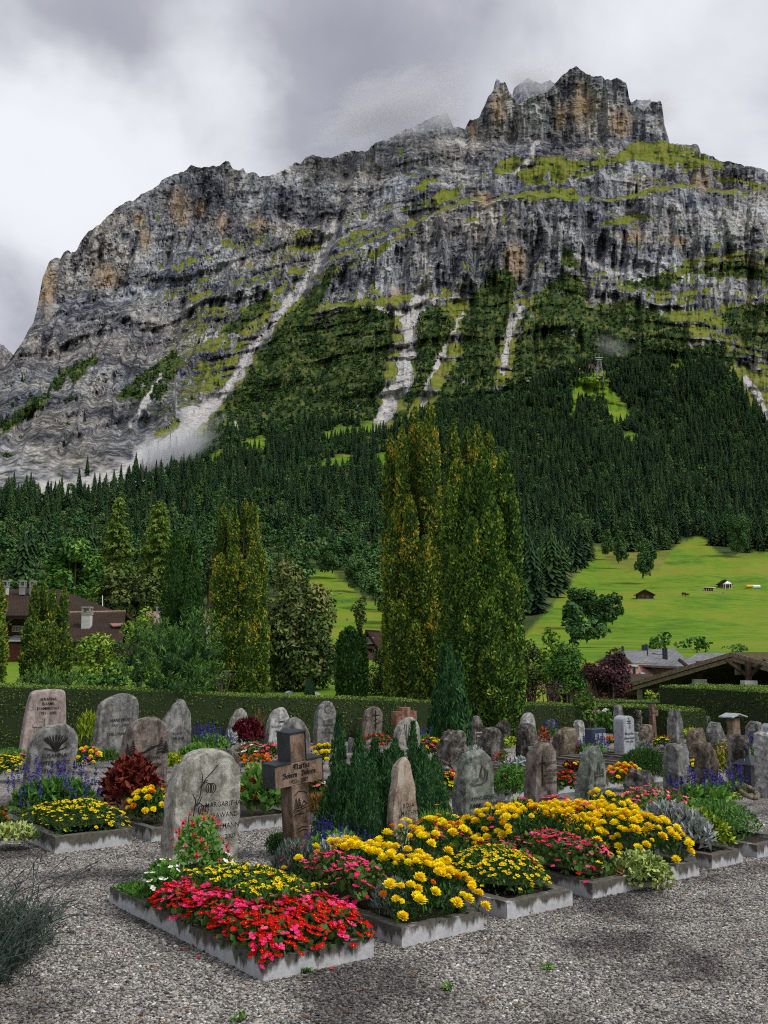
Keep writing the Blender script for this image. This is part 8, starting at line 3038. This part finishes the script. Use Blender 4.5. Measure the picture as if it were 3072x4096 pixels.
clump('pink_begonias', 'magenta begonias below the low dark boulder', 'flowers', 2460, 3310, 110, 95, (L_BEG, 0.045, 0.036, 200, 0.4), [('begp', 34, 0.024, 0.01, 0.8)], group='flowers in the front row')
clump('blue_sage', 'lush leafy sage with blue spikes before the split grey stone', 'flowers', 2815, 3255, 210, 110, (L_GREEN, 0.09, 0.05, 420, 0.5), [('spike', 26, 0.16, 0.05, 0.5)], group='blue sage plants')
clump('blue_sage', 'blue sage spikes leaning beside the black lantern', 'flowers', 2930, 3215, 110, 90, (L_GREEN, 0.07, 0.03, 160, 0.5), [('spike', 20, 0.15, 0.05, 0.6)], group='blue sage plants')
clump('violet_begonias', 'dark leaved violet pink begonias right of the marigolds on the sixth grave', 'flowers', 2885, 3300, 110, 70, (L_WINE, 0.045, 0.036, 260, 0.4), [('begp', 34, 0.024, 0.01, 0.8)], group='flowers in the front row')
clump('yellow_daisies', 'few small yellow daisies below the black lantern', 'flowers', 2930, 3235, 80, 50, (L_GREEN, 0.04, 0.02, 160, 0.5), [('daisy', 26, 0.018, 0.01, 0.6)], group='flowers in the front row')
# second row and behind, left to right
clump('blue_sage', 'tall violet blue sage with fresh leaves in front of the rounded crocus stone', 'flowers', 215, 3300, 350, 175, [(L_GREEN, 0.10, 0.032, 1500, 0.5)], [('spike', 60, 0.15, 0.09, 0.3), ('core', 5, 0.02, 0.0, 0.5)], dep=0.45, group='blue sage plants')
clump('red_coleus', 'bushy copper red coleus left of the broad pale gravestone', 'plant', 515, 3290, 230, 260, [(L_RED, 0.10, 0.045, 1000, 0.3)], dep=0.6, group='foliage plants in the second row')
c, hw, hd = in_plot(7, 0.0, 1.04, 0.05, 0.95, 0.10)
bed('yellow_daisies', 'wide cushion of tiny yellow daisies filling the kerb at the left', 'flowers', c, hw, hd, 0.20, 'b', [(L_MARI, 0.035, 0.016, 2200, 0.6)], [('daisy', 330, 0.0175, 0.010, 0.7)], group='flowers in the second row', lean=VB * 0.4)
c, hw, hd = in_plot(7, 0.0, 0.32, 0.75, 1.2, 0.10)
bed('purple_thyme', 'dull purple flowered creeping plant left of the daisy cushion', 'flowers', c, hw * 1.3, hd, 0.14, 'e', (L_MARI, 0.03, 0.012, 260, 0.6), [('spikep', 40, 0.05, 0.01, 0.8)], group='flowers in the second row')
clump('yellow_marigolds', 'yellow marigolds at the left edge of the broad pale gravestone', 'flowers', 590, 3330, 170, 175, (L_MARI, 0.05, 0.016, 1300, 0.6), [('mari', 46, 0.036, 0.02, 0.9), ('mario', 3, 0.034, 0.02, 0.9)], dep=0.8, group='flowers in the second row', lean=VB * 0.5)
clump('pink_begonias', 'pink begonias behind the marigolds left of the broad pale gravestone', 'flowers', 615, 3235, 110, 115, (L_BEG, 0.05, 0.04, 300, 0.4), [('begp', 60, 0.032, 0.01, 0.8)], group='flowers in the second row')
clump('leaf_plant', 'tall light green leafy zinnia plants between pale gravestone and wooden cross', 'plant', 1045, 3295, 185, 215, (L_LIME if False else L_GREEN, 0.14, 0.055, 420, 0.7), [('dahl', 4, 0.045, 0.02, 0.6, lambda u, v: v < -0.5)], dep=0.7, group='foliage plants in the second row')
for k, (px, py) in enumerate(((968, 3240), (1022, 3208), (1045, 3242))):
    pass
clump('salmon_begonias', 'salmon red begonias just right of the wooden cross', 'flowers', 1260, 3225, 90, 110, (L_BEG, 0.05, 0.04, 300, 0.4), [('begs', 60, 0.032, 0.01, 0.8), ('begw', 10, 0.026, 0.01, 0.8)], group='flowers in the second row')
clump('rusty_grass', 'rust coloured grass tuft below the salmon begonias', 'plant', 1262, 3300, 80, 105, (L_OCH, 0.12, 0.008, 900, 1.2), group='foliage plants in the second row')
clump('yellow_marigolds', 'yellow marigolds seen between cross head and dwarf cypress', 'flowers', 1290, 3085, 110, 105, (L_MARI, 0.06, 0.02, 400, 0.6), [('mari', 46, 0.045, 0.02, 0.8)], group='flowers in the back rows')
clump('white_begonias', 'white and pink begonias behind the dark mossy boulder', 'flowers', 1000, 3065, 130, 92, (L_BEG, 0.06, 0.045, 300, 0.4), [('begw', 46, 0.042, 0.01, 0.8), ('begp', 20, 0.042, 0.01, 0.8)], group='flowers in the back rows')
clump('pink_begonias', 'hot pink begonias left of the wooden cross head', 'flowers', 1080, 3070, 100, 95, (L_BEG, 0.06, 0.045, 300, 0.4), [('begp', 70, 0.042, 0.01, 0.8)], group='flowers in the back rows')
clump('orange_marigolds', 'orange marigolds below the white and pink begonias', 'flowers', 1025, 3095, 150, 68, (L_MARI, 0.06, 0.02, 260, 0.6), [('mario', 26, 0.042, 0.02, 0.8), ('begr', 12, 0.04, 0.0, 0.8)], group='flowers in the back rows')
clump('lime_bush', 'pale lime hydrangea tuft above the leafy zinnia plants', 'plant', 1020, 3120, 90, 65, (L_VAR, 0.06, 0.03, 260, 0.5), group='foliage plants in the second row')
clump('wine_amaranth', 'wine red amaranth in front of the small pale pointed rock', 'plant', 990, 3005, 130, 130, (L_WINE, 0.10, 0.04, 800, 0.6), group='foliage plants in the back rows')
clump('rusty_grass', 'golden seed plumes rising from the wine red amaranth', 'plant', 1035, 2995, 60, 150, (L_OCH, 0.12, 0.014, 70, 2.0), group='foliage plants in the back rows')
clump('dusty_miller', 'silver dusty miller left of the wine red amaranth', 'plant', 920, 3020, 60, 90, (L_SILV, 0.10, 0.03, 260, 0.7), group='foliage plants in the back rows')
clump('blue_sage', 'band of violet blue sage left of the wine red amaranth', 'flowers', 835, 3025, 170, 85, (L_GREEN, 0.10, 0.03, 420, 0.5), [('spike', 44, 0.17, 0.03, 0.3)], group='blue sage plants')
clump('leaf_plant', 'light green leafy plants under the blue sage band', 'plant', 790, 3050, 150, 62, (L_GREEN, 0.12, 0.035, 420, 0.7), group='foliage plants in the back rows')
clump('lime_coleus', 'lime green and yellow flowered cushion right of the pine relief stone', 'flowers', 690, 3090, 70, 75, (L_LIME, 0.07, 0.05, 260, 0.4), [('daisy', 16, 0.03, 0.01, 0.6)], group='foliage plants in the back rows')
clump('yellow_marigolds', 'yellow and pink marigolds between crocus stone and big upright grey stone', 'flowers', 340, 3092, 120, 98, (L_MARI, 0.06, 0.02, 420, 0.6), [('mari', 40, 0.042, 0.02, 0.8), ('begp', 14, 0.04, 0.02, 0.8)], group='flowers in the back rows')
clump('fern', 'yellow green fern in front of the hedge left of the big upright grey stone', 'plant', 345, 3020, 80, 165, (L_LIME, 0.16, 0.02, 420, 1.5), dep=0.5, group='foliage plants in the back rows')
clump('yellow_daisies', 'yellow daisies at the left edge below the tall pinkish stone', 'flowers', 25, 3130, 150, 115, (L_MARI, 0.05, 0.02, 600, 0.5), [('daisy', 150, 0.026, 0.01, 0.8)], group='flowers in the back rows')
clump('pink_begonias', 'small pink begonia tuft beside the yellow daisies at the left edge', 'flowers', 86, 3085, 28, 70, (L_BEG, 0.05, 0.04, 60, 0.4), [('begp', 16, 0.036, 0.01, 0.8)], group='flowers in the back rows')
clump('fern', 'dark fern tuft at the foot of the big upright grey stone', 'plant', 430, 3072, 90, 62, (L_MARI, 0.12, 0.02, 260, 1.0), group='foliage plants in the back rows')
clump('variegated_plant', 'yellow green variegated stonecrop at the left edge behind the lavender', 'plant', 50, 3400, 170, 100, (L_VAR, 0.06, 0.03, 700, 0.5), group='foliage plants in the second row')
clump('pink_begonias', 'pink begonias cut by the left edge above the variegated stonecrop', 'flowers', -10, 3345, 70, 115, (L_BEG, 0.05, 0.04, 160, 0.4), [('begp', 26, 0.03, 0.01, 0.8), ('mario', 6, 0.03, 0.0, 0.5)], group='flowers in the second row')
clump('purple_thyme', 'trailing purple flowers beside the variegated stonecrop', 'flowers', 125, 3400, 70, 55, (L_MARI, 0.04, 0.014, 120, 0.6), [('spikep', 26, 0.06, 0.01, 0.8)], group='flowers in the second row')
clump('red_begonias', 'red begonias round the wreath at the small ornamental stone', 'flowers', 1505, 3015, 120, 80, (L_BEG, 0.06, 0.045, 260, 0.4), [('begr', 60, 0.045, 0.01, 0.8), ('begp', 10, 0.04, 0.01, 0.8)], group='flowers in the back rows')
clump('pink_begonias', 'pink and yellow flowers behind the second dwarf cypress', 'flowers', 1720, 3050, 110, 95, (L_BEG, 0.06, 0.045, 260, 0.4), [('begp', 50, 0.04, 0.01, 0.8), ('mari', 14, 0.04, 0.01, 0.8)], group='flowers in the back rows')
clump('blue_sage', 'blue sage tuft left of the columnar yew', 'flowers', 1700, 3010, 50, 70, (L_GREEN, 0.10, 0.03, 120, 0.5), [('spike', 10, 0.17, 0.02, 0.3)], group='blue sage plants')
clump('yellow_daisies', 'yellow and red patch left of the greenish gneiss stone', 'flowers', 1800, 3225, 70, 135, (L_MARI, 0.05, 0.018, 420, 0.5), [('daisy', 70, 0.022, 0.01, 0.9), ('begr', 14, 0.03, 0.02, 0.9)], group='flowers in the second row', lean=VB)
clump('dusty_miller', 'silver dusty miller behind the greenish gneiss stone', 'plant', 1895, 3080, 70, 90, (L_SILV, 0.09, 0.03, 260, 0.7), group='foliage plants in the back rows')
clump('feathery_greens', 'feathery bright green bed between greenish stone and verse stone', 'plant', 2045, 3215, 150, 150, [(L_GREEN, 0.06, 0.016, 2000, 0.6)], [('begp', 8, 0.016, 0.01, 0.8)], dep=0.9, group='foliage plants in the second row')
clump('dusty_miller', 'white dusty miller behind the feathery green bed', 'plant', 2070, 3085, 90, 48, (L_SILV, 0.09, 0.03, 260, 0.5), group='foliage plants in the back rows')
clump('pink_fuchsia', 'small pink flowered plant beside the split rock', 'flowers', 2010, 3075, 60, 70, (L_GREEN, 0.06, 0.03, 70, 0.5), [('fup', 16, 0.045, 0.01, 0.6)], group='flowers in the back rows')
clump('lime_bush', 'yellow green cushion between split rock and blackened rock', 'plant', 2040, 3010, 60, 60, (L_LIME, 0.07, 0.03, 260, 0.6), group='foliage plants in the back rows')
clump('red_begonias', 'scarlet tubular flowers right of the blackened rock', 'flowers', 2178, 3020, 60, 110, (L_OCH, 0.07, 0.03, 160, 0.4), [('fur', 34, 0.05, 0.01, 0.6)], group='flowers in the back rows')
clump('blue_sage', 'blue sage behind the scarlet tubular flowers', 'flowers', 2210, 2975, 70, 70, (L_GREEN, 0.10, 0.03, 80, 0.5), [('spike', 22, 0.16, 0.02, 0.4)], group='blue sage plants')
clump('red_begonias', 'bright red begonias right of the verse stone', 'flowers', 2265, 3195, 80, 115, (L_BEG, 0.05, 0.04, 300, 0.4), [('begr', 60, 0.035, 0.01, 0.8), ('begp', 22, 0.034, 0.01, 0.8)], group='flowers in the second row')
clump('red_coleus', 'small red leaved plant between verse stone and pointed stone', 'plant', 2285, 3110, 70, 60, (L_RED, 0.08, 0.035, 160, 0.4), [('mari', 5, 0.035, 0.02, 0.6)], group='foliage plants in the second row')
clump('blue_sage', 'hazy blue sage around the polished dark stone', 'flowers', 2375, 3045, 130, 70, (L_GREEN, 0.08, 0.02, 200, 0.6), [('spike', 46, 0.13, 0.05, 0.5)], group='blue sage plants')
clump('orange_marigolds', 'orange lantern flowers left of the polished dark stone', 'flowers', 2320, 3040, 40, 60, (L_GREEN, 0.07, 0.03, 90, 0.5), [('mario', 14, 0.04, 0.01, 0.6)], group='flowers in the back rows')
clump('orange_marigolds', 'orange and yellow marigolds behind the pointed grey green stone', 'flowers', 2500, 3165, 150, 105, (L_MARI, 0.05, 0.018, 420, 0.5), [('mario', 40, 0.035, 0.01, 0.8), ('mari', 26, 0.035, 0.02, 0.8), ('begp', 6, 0.03, 0.02, 0.8)], group='flowers in the second row', lean=VB * 0.6)
clump('variegated_plant', 'pale variegated edging in front of the orange marigolds', 'plant', 2500, 3165, 110, 28, (L_VAR, 0.05, 0.025, 200, 0.5), group='foliage plants in the second row')
clump('clipped_mound', 'smooth dark green clipped heather mound before the granite pillar', 'shrub', 2580, 3135, 215, 135, [(L_MARI, 0.05, 0.010, 5200, 1.0)], dep=0.7, group='foliage plants in the second row')
clump('rose_bush', 'white roses climbing by the small grey wooden cross', 'flowers', 2420, 2945, 80, 105, (L_GREEN, 0.07, 0.045, 300, 0.3), [('rose', 16, 0.05, 0.02, 0.7)], group='flowers in the back rows')
clump('yellow_daisies', 'yellow and red bed between rust boulder and obelisk stone', 'flowers', 2650, 3010, 70, 65, (L_MARI, 0.06, 0.02, 200, 0.5), [('daisy', 60, 0.032, 0.01, 0.8), ('begr', 6, 0.04, 0.02, 0.8)], group='flowers in the back rows')
clump('orange_marigolds', 'orange and white flowers between polished stone and granite pillar', 'flowers', 2445, 3000, 60, 50, (L_MARI, 0.06, 0.02, 160, 0.5), [('mario', 12, 0.04, 0.01, 0.8), ('begw', 8, 0.034, 0.01, 0.8)], group='flowers in the back rows')
clump('blue_sage', 'pale lilac sage before the rust brown boulder', 'flowers', 2560, 3030, 110, 60, (L_SAGE, 0.08, 0.025, 160, 0.6), [('spikep', 20, 0.15, 0.03, 0.4)], group='blue sage plants')
clump('lime_bush', 'yellow green shrublets along the tall hedge foot', 'plant', 2770, 2975, 80, 60, (L_LIME, 0.08, 0.03, 200, 0.6), [('daisy', 10, 0.03, 0.01, 0.6)], group='foliage plants in the back rows')
clump('ochre_ferns', 'ochre and green ferns between stump and leaning rock', 'plant', 2890, 3130, 110, 130, [(L_LIME, 0.10, 0.018, 260, 1.0), (L_OCH, 0.10, 0.018, 260, 1.0)], [('daisy', 26, 0.024, 0.01, 0.6)], group='foliage plants in the second row')
clump('pink_phlox', 'salmon pink phlox behind the leaning dark rock', 'flowers', 2905, 3045, 90, 85, (L_GREEN, 0.06, 0.025, 200, 0.5), [('begs', 40, 0.032, 0.01, 0.7)], group='flowers in the back rows')
clump('blue_sage', 'blue sage near the hollow grey rock at the right', 'flowers', 3010, 3035, 80, 65, (L_GREEN, 0.08, 0.03, 90, 0.5), [('spike', 20, 0.15, 0.02, 0.4)], group='blue sage plants')
clump('round_shrublet', 'round green shrublet left of the streaked rock at the right edge', 'shrub', 3025, 3080, 70, 80, (L_GREEN, 0.05, 0.012, 900, 0.8), group='foliage plants in the back rows')
clump('yellow_marigolds', 'yellow flowers beside the split grey stone', 'flowers', 2775, 3130, 50, 85, (L_MARI, 0.05, 0.02, 120, 0.5), [('mari', 12, 0.036, 0.02, 0.8)], group='flowers in the second row')
clump('rusty_grass', 'rust coloured heather in front of the streaked rock at the right edge', 'plant', 3050, 3165, 70, 80, (L_OCH, 0.07, 0.012, 420, 0.9), group='foliage plants in the second row')
clump('grass_strip', 'strip of mown grass at the foot of the hedge by the left edge', 'plant', 30, 3035, 190, 32, (L_GREEN, 0.10, 0.014, 500, 1.2), z=0.0, dep=0.6, group='foliage plants in the back rows')


# ------------------------------------------------------------------ lavender in the near left corner
def lavender():
    r = np.random.default_rng(77)
    g = G(-190, 3960)
    root = empty('lavender_bush', (g.x, g.y, 0))
    tag(root, 'big grey green lavender bush with dark seed heads filling the lower left corner', 'plant')
    n = 620
    parts = []
    heads = []
    for k in range(n):
        a = r.uniform(0, 6.28)
        q = r.uniform(0, 1) ** 0.5
        rx, ry = 0.50, 1.05
        base = np.array([rx * 0.55 * q * math.cos(a) - 0.05, ry * 0.8 * q * math.sin(a) + 0.1, 0.02])
        d = unit(np.array([0.55 * q * math.cos(a) + 0.25 * r.normal(), 0.4 * q * math.sin(a) + 0.25 * r.normal(), 0.75]))
        L = r.uniform(0.16, 0.40)
        m = 34
        t = r.uniform(0.05, 1, m)
        P = base + d * (L * t)[:, None] + 0.012 * r.normal(size=(m, 3))
        P[:, 2] = np.maximum(P[:, 2] - 0.10 * (t ** 2) * q, 0.01)
        A = unit(d + 0.55 * r.normal(size=(m, 3)))
        V, F = leaves(P, A, rand_dirs(m, r), r.uniform(0.03, 0.06, m), 0.007, r)
        parts.append((V, F, rep(0.35 + 0.3 * t + 0.14 * r.normal(size=m))))
        if r.uniform() < 0.16:
            heads.append((base + d * L, unit(d + np.array([0.5 * r.normal() + 0.25, 0.5 * r.normal(), -0.15])), r.uniform(0.10, 0.26)))
    V, F, L_ = join(parts)
    link('leaves', np_mesh('leaves', V, F, L_LAV, attrs={'lv': L_}), root)
    for (b0, d, L) in heads:
        b = MB()
        e = Vector(b0) + Vector(d) * L
        e.z = max(e.z - 0.25 * L * L / 0.2 * 0.3, 0.015)
        mid = (Vector(b0) + e) / 2 + Vector((0, 0, 0.02))
        b.tube([b0, mid, e], 0.0024, 3)
        dd = (e - mid).normalized()
        b.tube([e, e + dd * 0.012, e + dd * 0.03, e + dd * 0.045], [0.002, 0.004, 0.004, 0.0015], 5, m=1)
        b.build('flower_stalk', [L_SAGE, L_DRY], root)


lavender()

# ------------------------------------------------------------------ gravel stones, needles, fallen petals
def litter():
    r = np.random.default_rng(99)
    gm, nt, p = new_mat('gravel stone')
    oi = N(nt, 'ShaderNodeObjectInfo')
    gp = N(nt, 'ShaderNodeNewGeometry')
    wet = ramp(nt, noise_n(nt, gp.outputs['Position'], 1.1, 5, 0.6, 0.4), [(0.36, 0.34), (0.52, 1.0)])
    setin(nt, p, 'Base Color', mixc(nt, 1.0, ramp(nt, oi.outputs['Random'], [(0.0, (0.035, 0.032, 0.029)), (0.3, (0.13, 0.122, 0.11)), (0.6, (0.26, 0.245, 0.225)), (0.85, (0.42, 0.40, 0.37)), (0.95, (0.34, 0.265, 0.19)), (1.0, (0.72, 0.70, 0.66))]), wet, 'MULTIPLY'))
    setin(nt, p, 'Roughness', 0.6)
    protos = []
    for k in range(4):
        bm = bmesh.new()
        bmesh.ops.create_icosphere(bm, subdivisions=1, radius=1.0)
        for v in bm.verts:
            v.co = Vector((v.co.x * 1.15, v.co.y * 0.85, v.co.z * 0.6)) * (1 + 0.25 * r.normal())
        me = bpy.data.meshes.new('pebble')
        bm.to_mesh(me)
        bm.free()
        me.materials.append(gm)
        protos.append(me)
    n = 215000
    D = 3.9 + 6.5 * r.uniform(0, 1, n) ** 1.15
    half = D * 0.52
    X = r.uniform(-1, 1, n) * half
    ok = np.ones(n, bool)
    for (c, w, L, an) in PLOTS:
        dx, dy = X - c.x, D - c.y
        a = dx * math.cos(an) + dy * math.sin(an)
        b = -dx * math.sin(an) + dy * math.cos(an)
        ok &= ~((a > -0.004) & (a < w + 0.004) & (b > -0.004) & (b < L + 0.004))
    X, D = X[ok], D[ok]
    n = len(X)
    s = r.uniform(0.0035, 0.0085, n) * (1 + 0.5 * (r.uniform(size=n) > 0.93))
    root = None
    pos = np.stack([X, D, s * 0.25], -1)
    po = []
    o = None
    kids = []
    for k in range(4):
        q = bpy.data.objects.new('pebble', protos[k])
        COL.objects.link(q)
        q.location = pos[k]
        q.scale = (0.006,) * 3
        kids.append(q)
    o = gn_scatter('gravel', kids, pos[4:], r.uniform(0, 6.28, n - 4), s[4:], r.integers(0, 4, n - 4))
    for q in kids:
        q.parent = o
    tag(o, 'grey gravel stones covering the cemetery path', 'gravel', kind='stuff')
    # pine needles: pairs lying about
    m = 420
    D = 3.95 + 5.0 * r.uniform(0, 1, m) ** 1.2
    X = r.uniform(-1, 1, m) * D * 0.42
    # needles collect in drifts
    k = fbm(X * 1.3, D * 1.3, 0.1, 66, 3) + 0.25 * r.normal(size=m) > -0.05
    X, D = X[k], D[k]
    ok = np.ones(len(X), bool)
    for (c, w, L, an) in PLOTS:
        dx, dy = X - c.x, D - c.y
        a = dx * math.cos(an) + dy * math.sin(an)
        b = -dx * math.sin(an) + dy * math.cos(an)
        ok &= ~((a > -0.03) & (a < w + 0.03) & (b > -0.03) & (b < L + 0.03))
    X, D = X[ok], D[ok]
    b = MB()
    for x, y in zip(X, D):
        a0 = r.uniform(0, 6.28) if r.uniform() < 0.4 else r.normal() * 0.5
        for j in range(r.integers(1, 4)):
            a = a0 + 0.25 * r.normal()
            L = r.uniform(0.03, 0.07)
            c, s_ = math.cos(a), math.sin(a)
            b.tube([(x - c * L / 2, y - s_ * L / 2, 0.011), (x, y + 0.003, 0.014), (x + c * L / 2, y + s_ * L / 2, 0.010)], 0.0011, 3)
    o = b.build('fallen_needles', plain('rust brown needles', (0.26, 0.095, 0.03), 0.8, 0, 0))
    tag(o, 'rust brown pine needles scattered over the gravel', 'needles', kind='stuff')
    # fallen petals
    fp = [(662, 3700, 'begr'), (775, 3785, 'begr'), (792, 3835, 'begp'), (640, 3700, 'begs'), (1328, 3880, 'begp'), (868, 3820, 'begr'), (735, 3802, 'begr')]
    for k, (px, py, kd) in enumerate(fp):
        g = G(px, py)
        o = link('fallen_blossom', FL[kd][0], None, g + Vector((0, 0, 0.010)), k * 1.1)
        o.scale = (0.018, 0.018, 0.010)
        tag(o, ['red blossom fallen on the gravel nearest the kerb corner of the first grave', 'red fallen blossom on the gravel left of the nearest grave', 'pink fallen blossom on the gravel left of the nearest grave', 'faded fallen blossom farthest left on the gravel',
                'pink fallen blossom in front of the nearest grave', 'red fallen blossom close to the long kerb of the nearest grave', 'red fallen blossom lowest left of the nearest kerb'][k], 'blossom', 'blossoms fallen on the gravel')
    for k, (px, py) in enumerate(((1225, 3893), (1490 + 700, 3880), (1790, 3960), (2120, 3655), (960, 4085))):
        g = G(px, py)
        bed('weed', ['tiny weed sprouting at the front kerb of the nearest grave', 'low weed in the open gravel to the right', 'small weed in the gravel below the second grave', 'tiny weed at the front kerb of the third grave', 'flat weed at the bottom of the gravel'][k], 'plant', g, 0.035, 0.03, 0.03, 'e',
            (L_GREEN, 0.03, 0.012, 26, 0.5), group='weeds in the gravel')


litter()
# ------------------------------------------------------------------ far ridges in the cloud
def far_ridge(name, label, pts, D, seed):
    """jagged rock crest standing behind the main wall; pts are photo pixels of its skyline"""
    P = np.array(pts, float)
    xs = np.linspace(P[0, 0], P[-1, 0], 60)
    ys = np.interp(xs, P[:, 0], P[:, 1]) + 5 * pn(xs / 9.0, 1.2, 0, seed)
    rows = []
    for k, (dy, dd) in enumerate(((0, 0), (20, -25), (60, -60), (130, -110), (320, -150))):
        yy = ys + dy
        d = D + dd + 40 * fbm(xs / 24, yy / 30, 0, seed + 2, 3)
        rows.append(np.stack(np.broadcast_arrays(*W(xs, yy, d)), -1))
    back = rows[0].copy()
    back[:, 1] += 200
    back[:, 2] -= 150
    V = np.concatenate([back[None], np.stack(rows)], 0)
    i = np.arange(V.shape[0] * V.shape[1]).reshape(V.shape[:2])
    F = np.stack([i[:-1, :-1], i[:-1, 1:], i[1:, 1:], i[1:, :-1]], -1).reshape(-1, 4)
    o = link(name, np_mesh(name, V.reshape(-1, 3), F, [terrain.data.materials[0]], smooth=True, attrs={'msk': np.zeros((V.shape[0] * V.shape[1], 4)), 'past': np.zeros(V.shape[0] * V.shape[1])}))
    tag(o, label, kind='structure')


far_ridge('mountain_ridge', 'hazy rock spires behind the summit', [(1950, 480), (1970, 385), (1978, 330), (1988, 315), (2000, 322), (2010, 400), (2040, 420), (2056, 352), (2085, 330), (2110, 312), (2140, 326), (2165, 335), (2200, 320), (2230, 345), (2260, 420)], 3500, 5)
far_ridge('mountain_ridge', 'hazy tower behind the right summit edge', [(2500, 480), (2525, 410), (2545, 398), (2575, 402), (2600, 398), (2640, 440), (2676, 560), (2690, 640)], 3450, 6)
far_ridge('mountain_ridge', 'distant dark ridge at the left edge', [(-300, 1300), (-120, 1340), (-10, 1370), (20, 1385), (40, 1408), (62, 1425), (90, 1520), (140, 1700)], 3900, 7)


# ------------------------------------------------------------------ drifting cloud and mist
def mist(name, label, px, py, D, wx, wy, wd, dens, seed, rot=0.0, scale=2.2, thr=0.42):
    c = WV(px, py, D)
    k = mpp(D)
    bm = bmesh.new()
    bmesh.ops.create_icosphere(bm, subdivisions=3, radius=1.0)
    me = bpy.data.meshes.new(name)
    bm.to_mesh(me)
    bm.free()
    m = bpy.data.materials.new(name)
    m.use_nodes = True
    nt = m.node_tree
    nt.nodes.clear()
    out = nt.nodes.new('ShaderNodeOutputMaterial')
    pv = nt.nodes.new('ShaderNodeVolumePrincipled')
    pv.inputs['Color'].default_value = (0.90, 0.905, 0.93, 1)
    pv.inputs['Anisotropy'].default_value = 0.2
    nt.links.new(pv.outputs[0], out.inputs['Volume'])
    tc = N(nt, 'ShaderNodeTexCoord')
    ln = N(nt, 'ShaderNodeVectorMath', operation='LENGTH')
    nt.links.new(tc.outputs['Object'], ln.inputs[0])
    nz = noise_n(nt, mapping(nt, tc.outputs['Object'], (1, 1, 1), (seed, seed * 0.7, 0)), scale, 5, 0.62, 0.6)
    fall = N(nt, 'ShaderNodeMapRange', interpolation_type='SMOOTHSTEP')
    nt.links.new(ln.outputs['Value'], fall.inputs[0])
    fall.inputs[1].default_value = 0.05
    fall.inputs[2].default_value = 1.0
    fall.inputs[3].default_value = 0.26
    fall.inputs[4].default_value = -0.30
    d = math_n(nt, 'SUBTRACT', math_n(nt, 'ADD', nz, fall.outputs[0]), thr)
    d = math_n(nt, 'MULTIPLY', math_n(nt, 'MAXIMUM', d, 0.0), dens)
    nt.links.new(d, pv.inputs['Density'])
    me.materials.append(m)
    o = link(name, me, None, c)
    o.scale = (wx * k, wd, wy * k)
    o.rotation_euler = (0, R(rot), 0)
    tag(o, label, 'cloud' if 'cloud' in name else 'mist', kind='stuff')
    return o


mist('valley_mist', 'white mist drifting up the rock slope at the left edge of the wood', 690, 1800, 1300, 400, 120, 120, 0.10, 1.3, -32, 3.2, 0.46)
mist('valley_mist', 'thin wisp of mist above the cable car station', 2450, 1385, 1940, 170, 60, 90, 0.016, 4.1, 20, 3.0, 0.46)
mist('summit_cloud', 'cloud cap hanging on the crest left of the summit', 1560, 440, 2880, 640, 170, 320, 0.032, 2.2, -16, 3.0, 0.44)
mist('summit_cloud', 'wisp of cloud curling over the crest next to the spire', 1790, 460, 2800, 150, 150, 140, 0.030, 5.2, 10, 2.6, 0.46)
mist('summit_cloud', 'cloud behind the summit spires', 2120, 310, 3300, 300, 120, 170, 0.030, 6.4, 0, 2.8, 0.44)
mist('summit_cloud', 'cloud behind the right summit edge', 2640, 420, 3260, 190, 150, 140, 0.022, 8.4, 0, 2.6, 0.45)
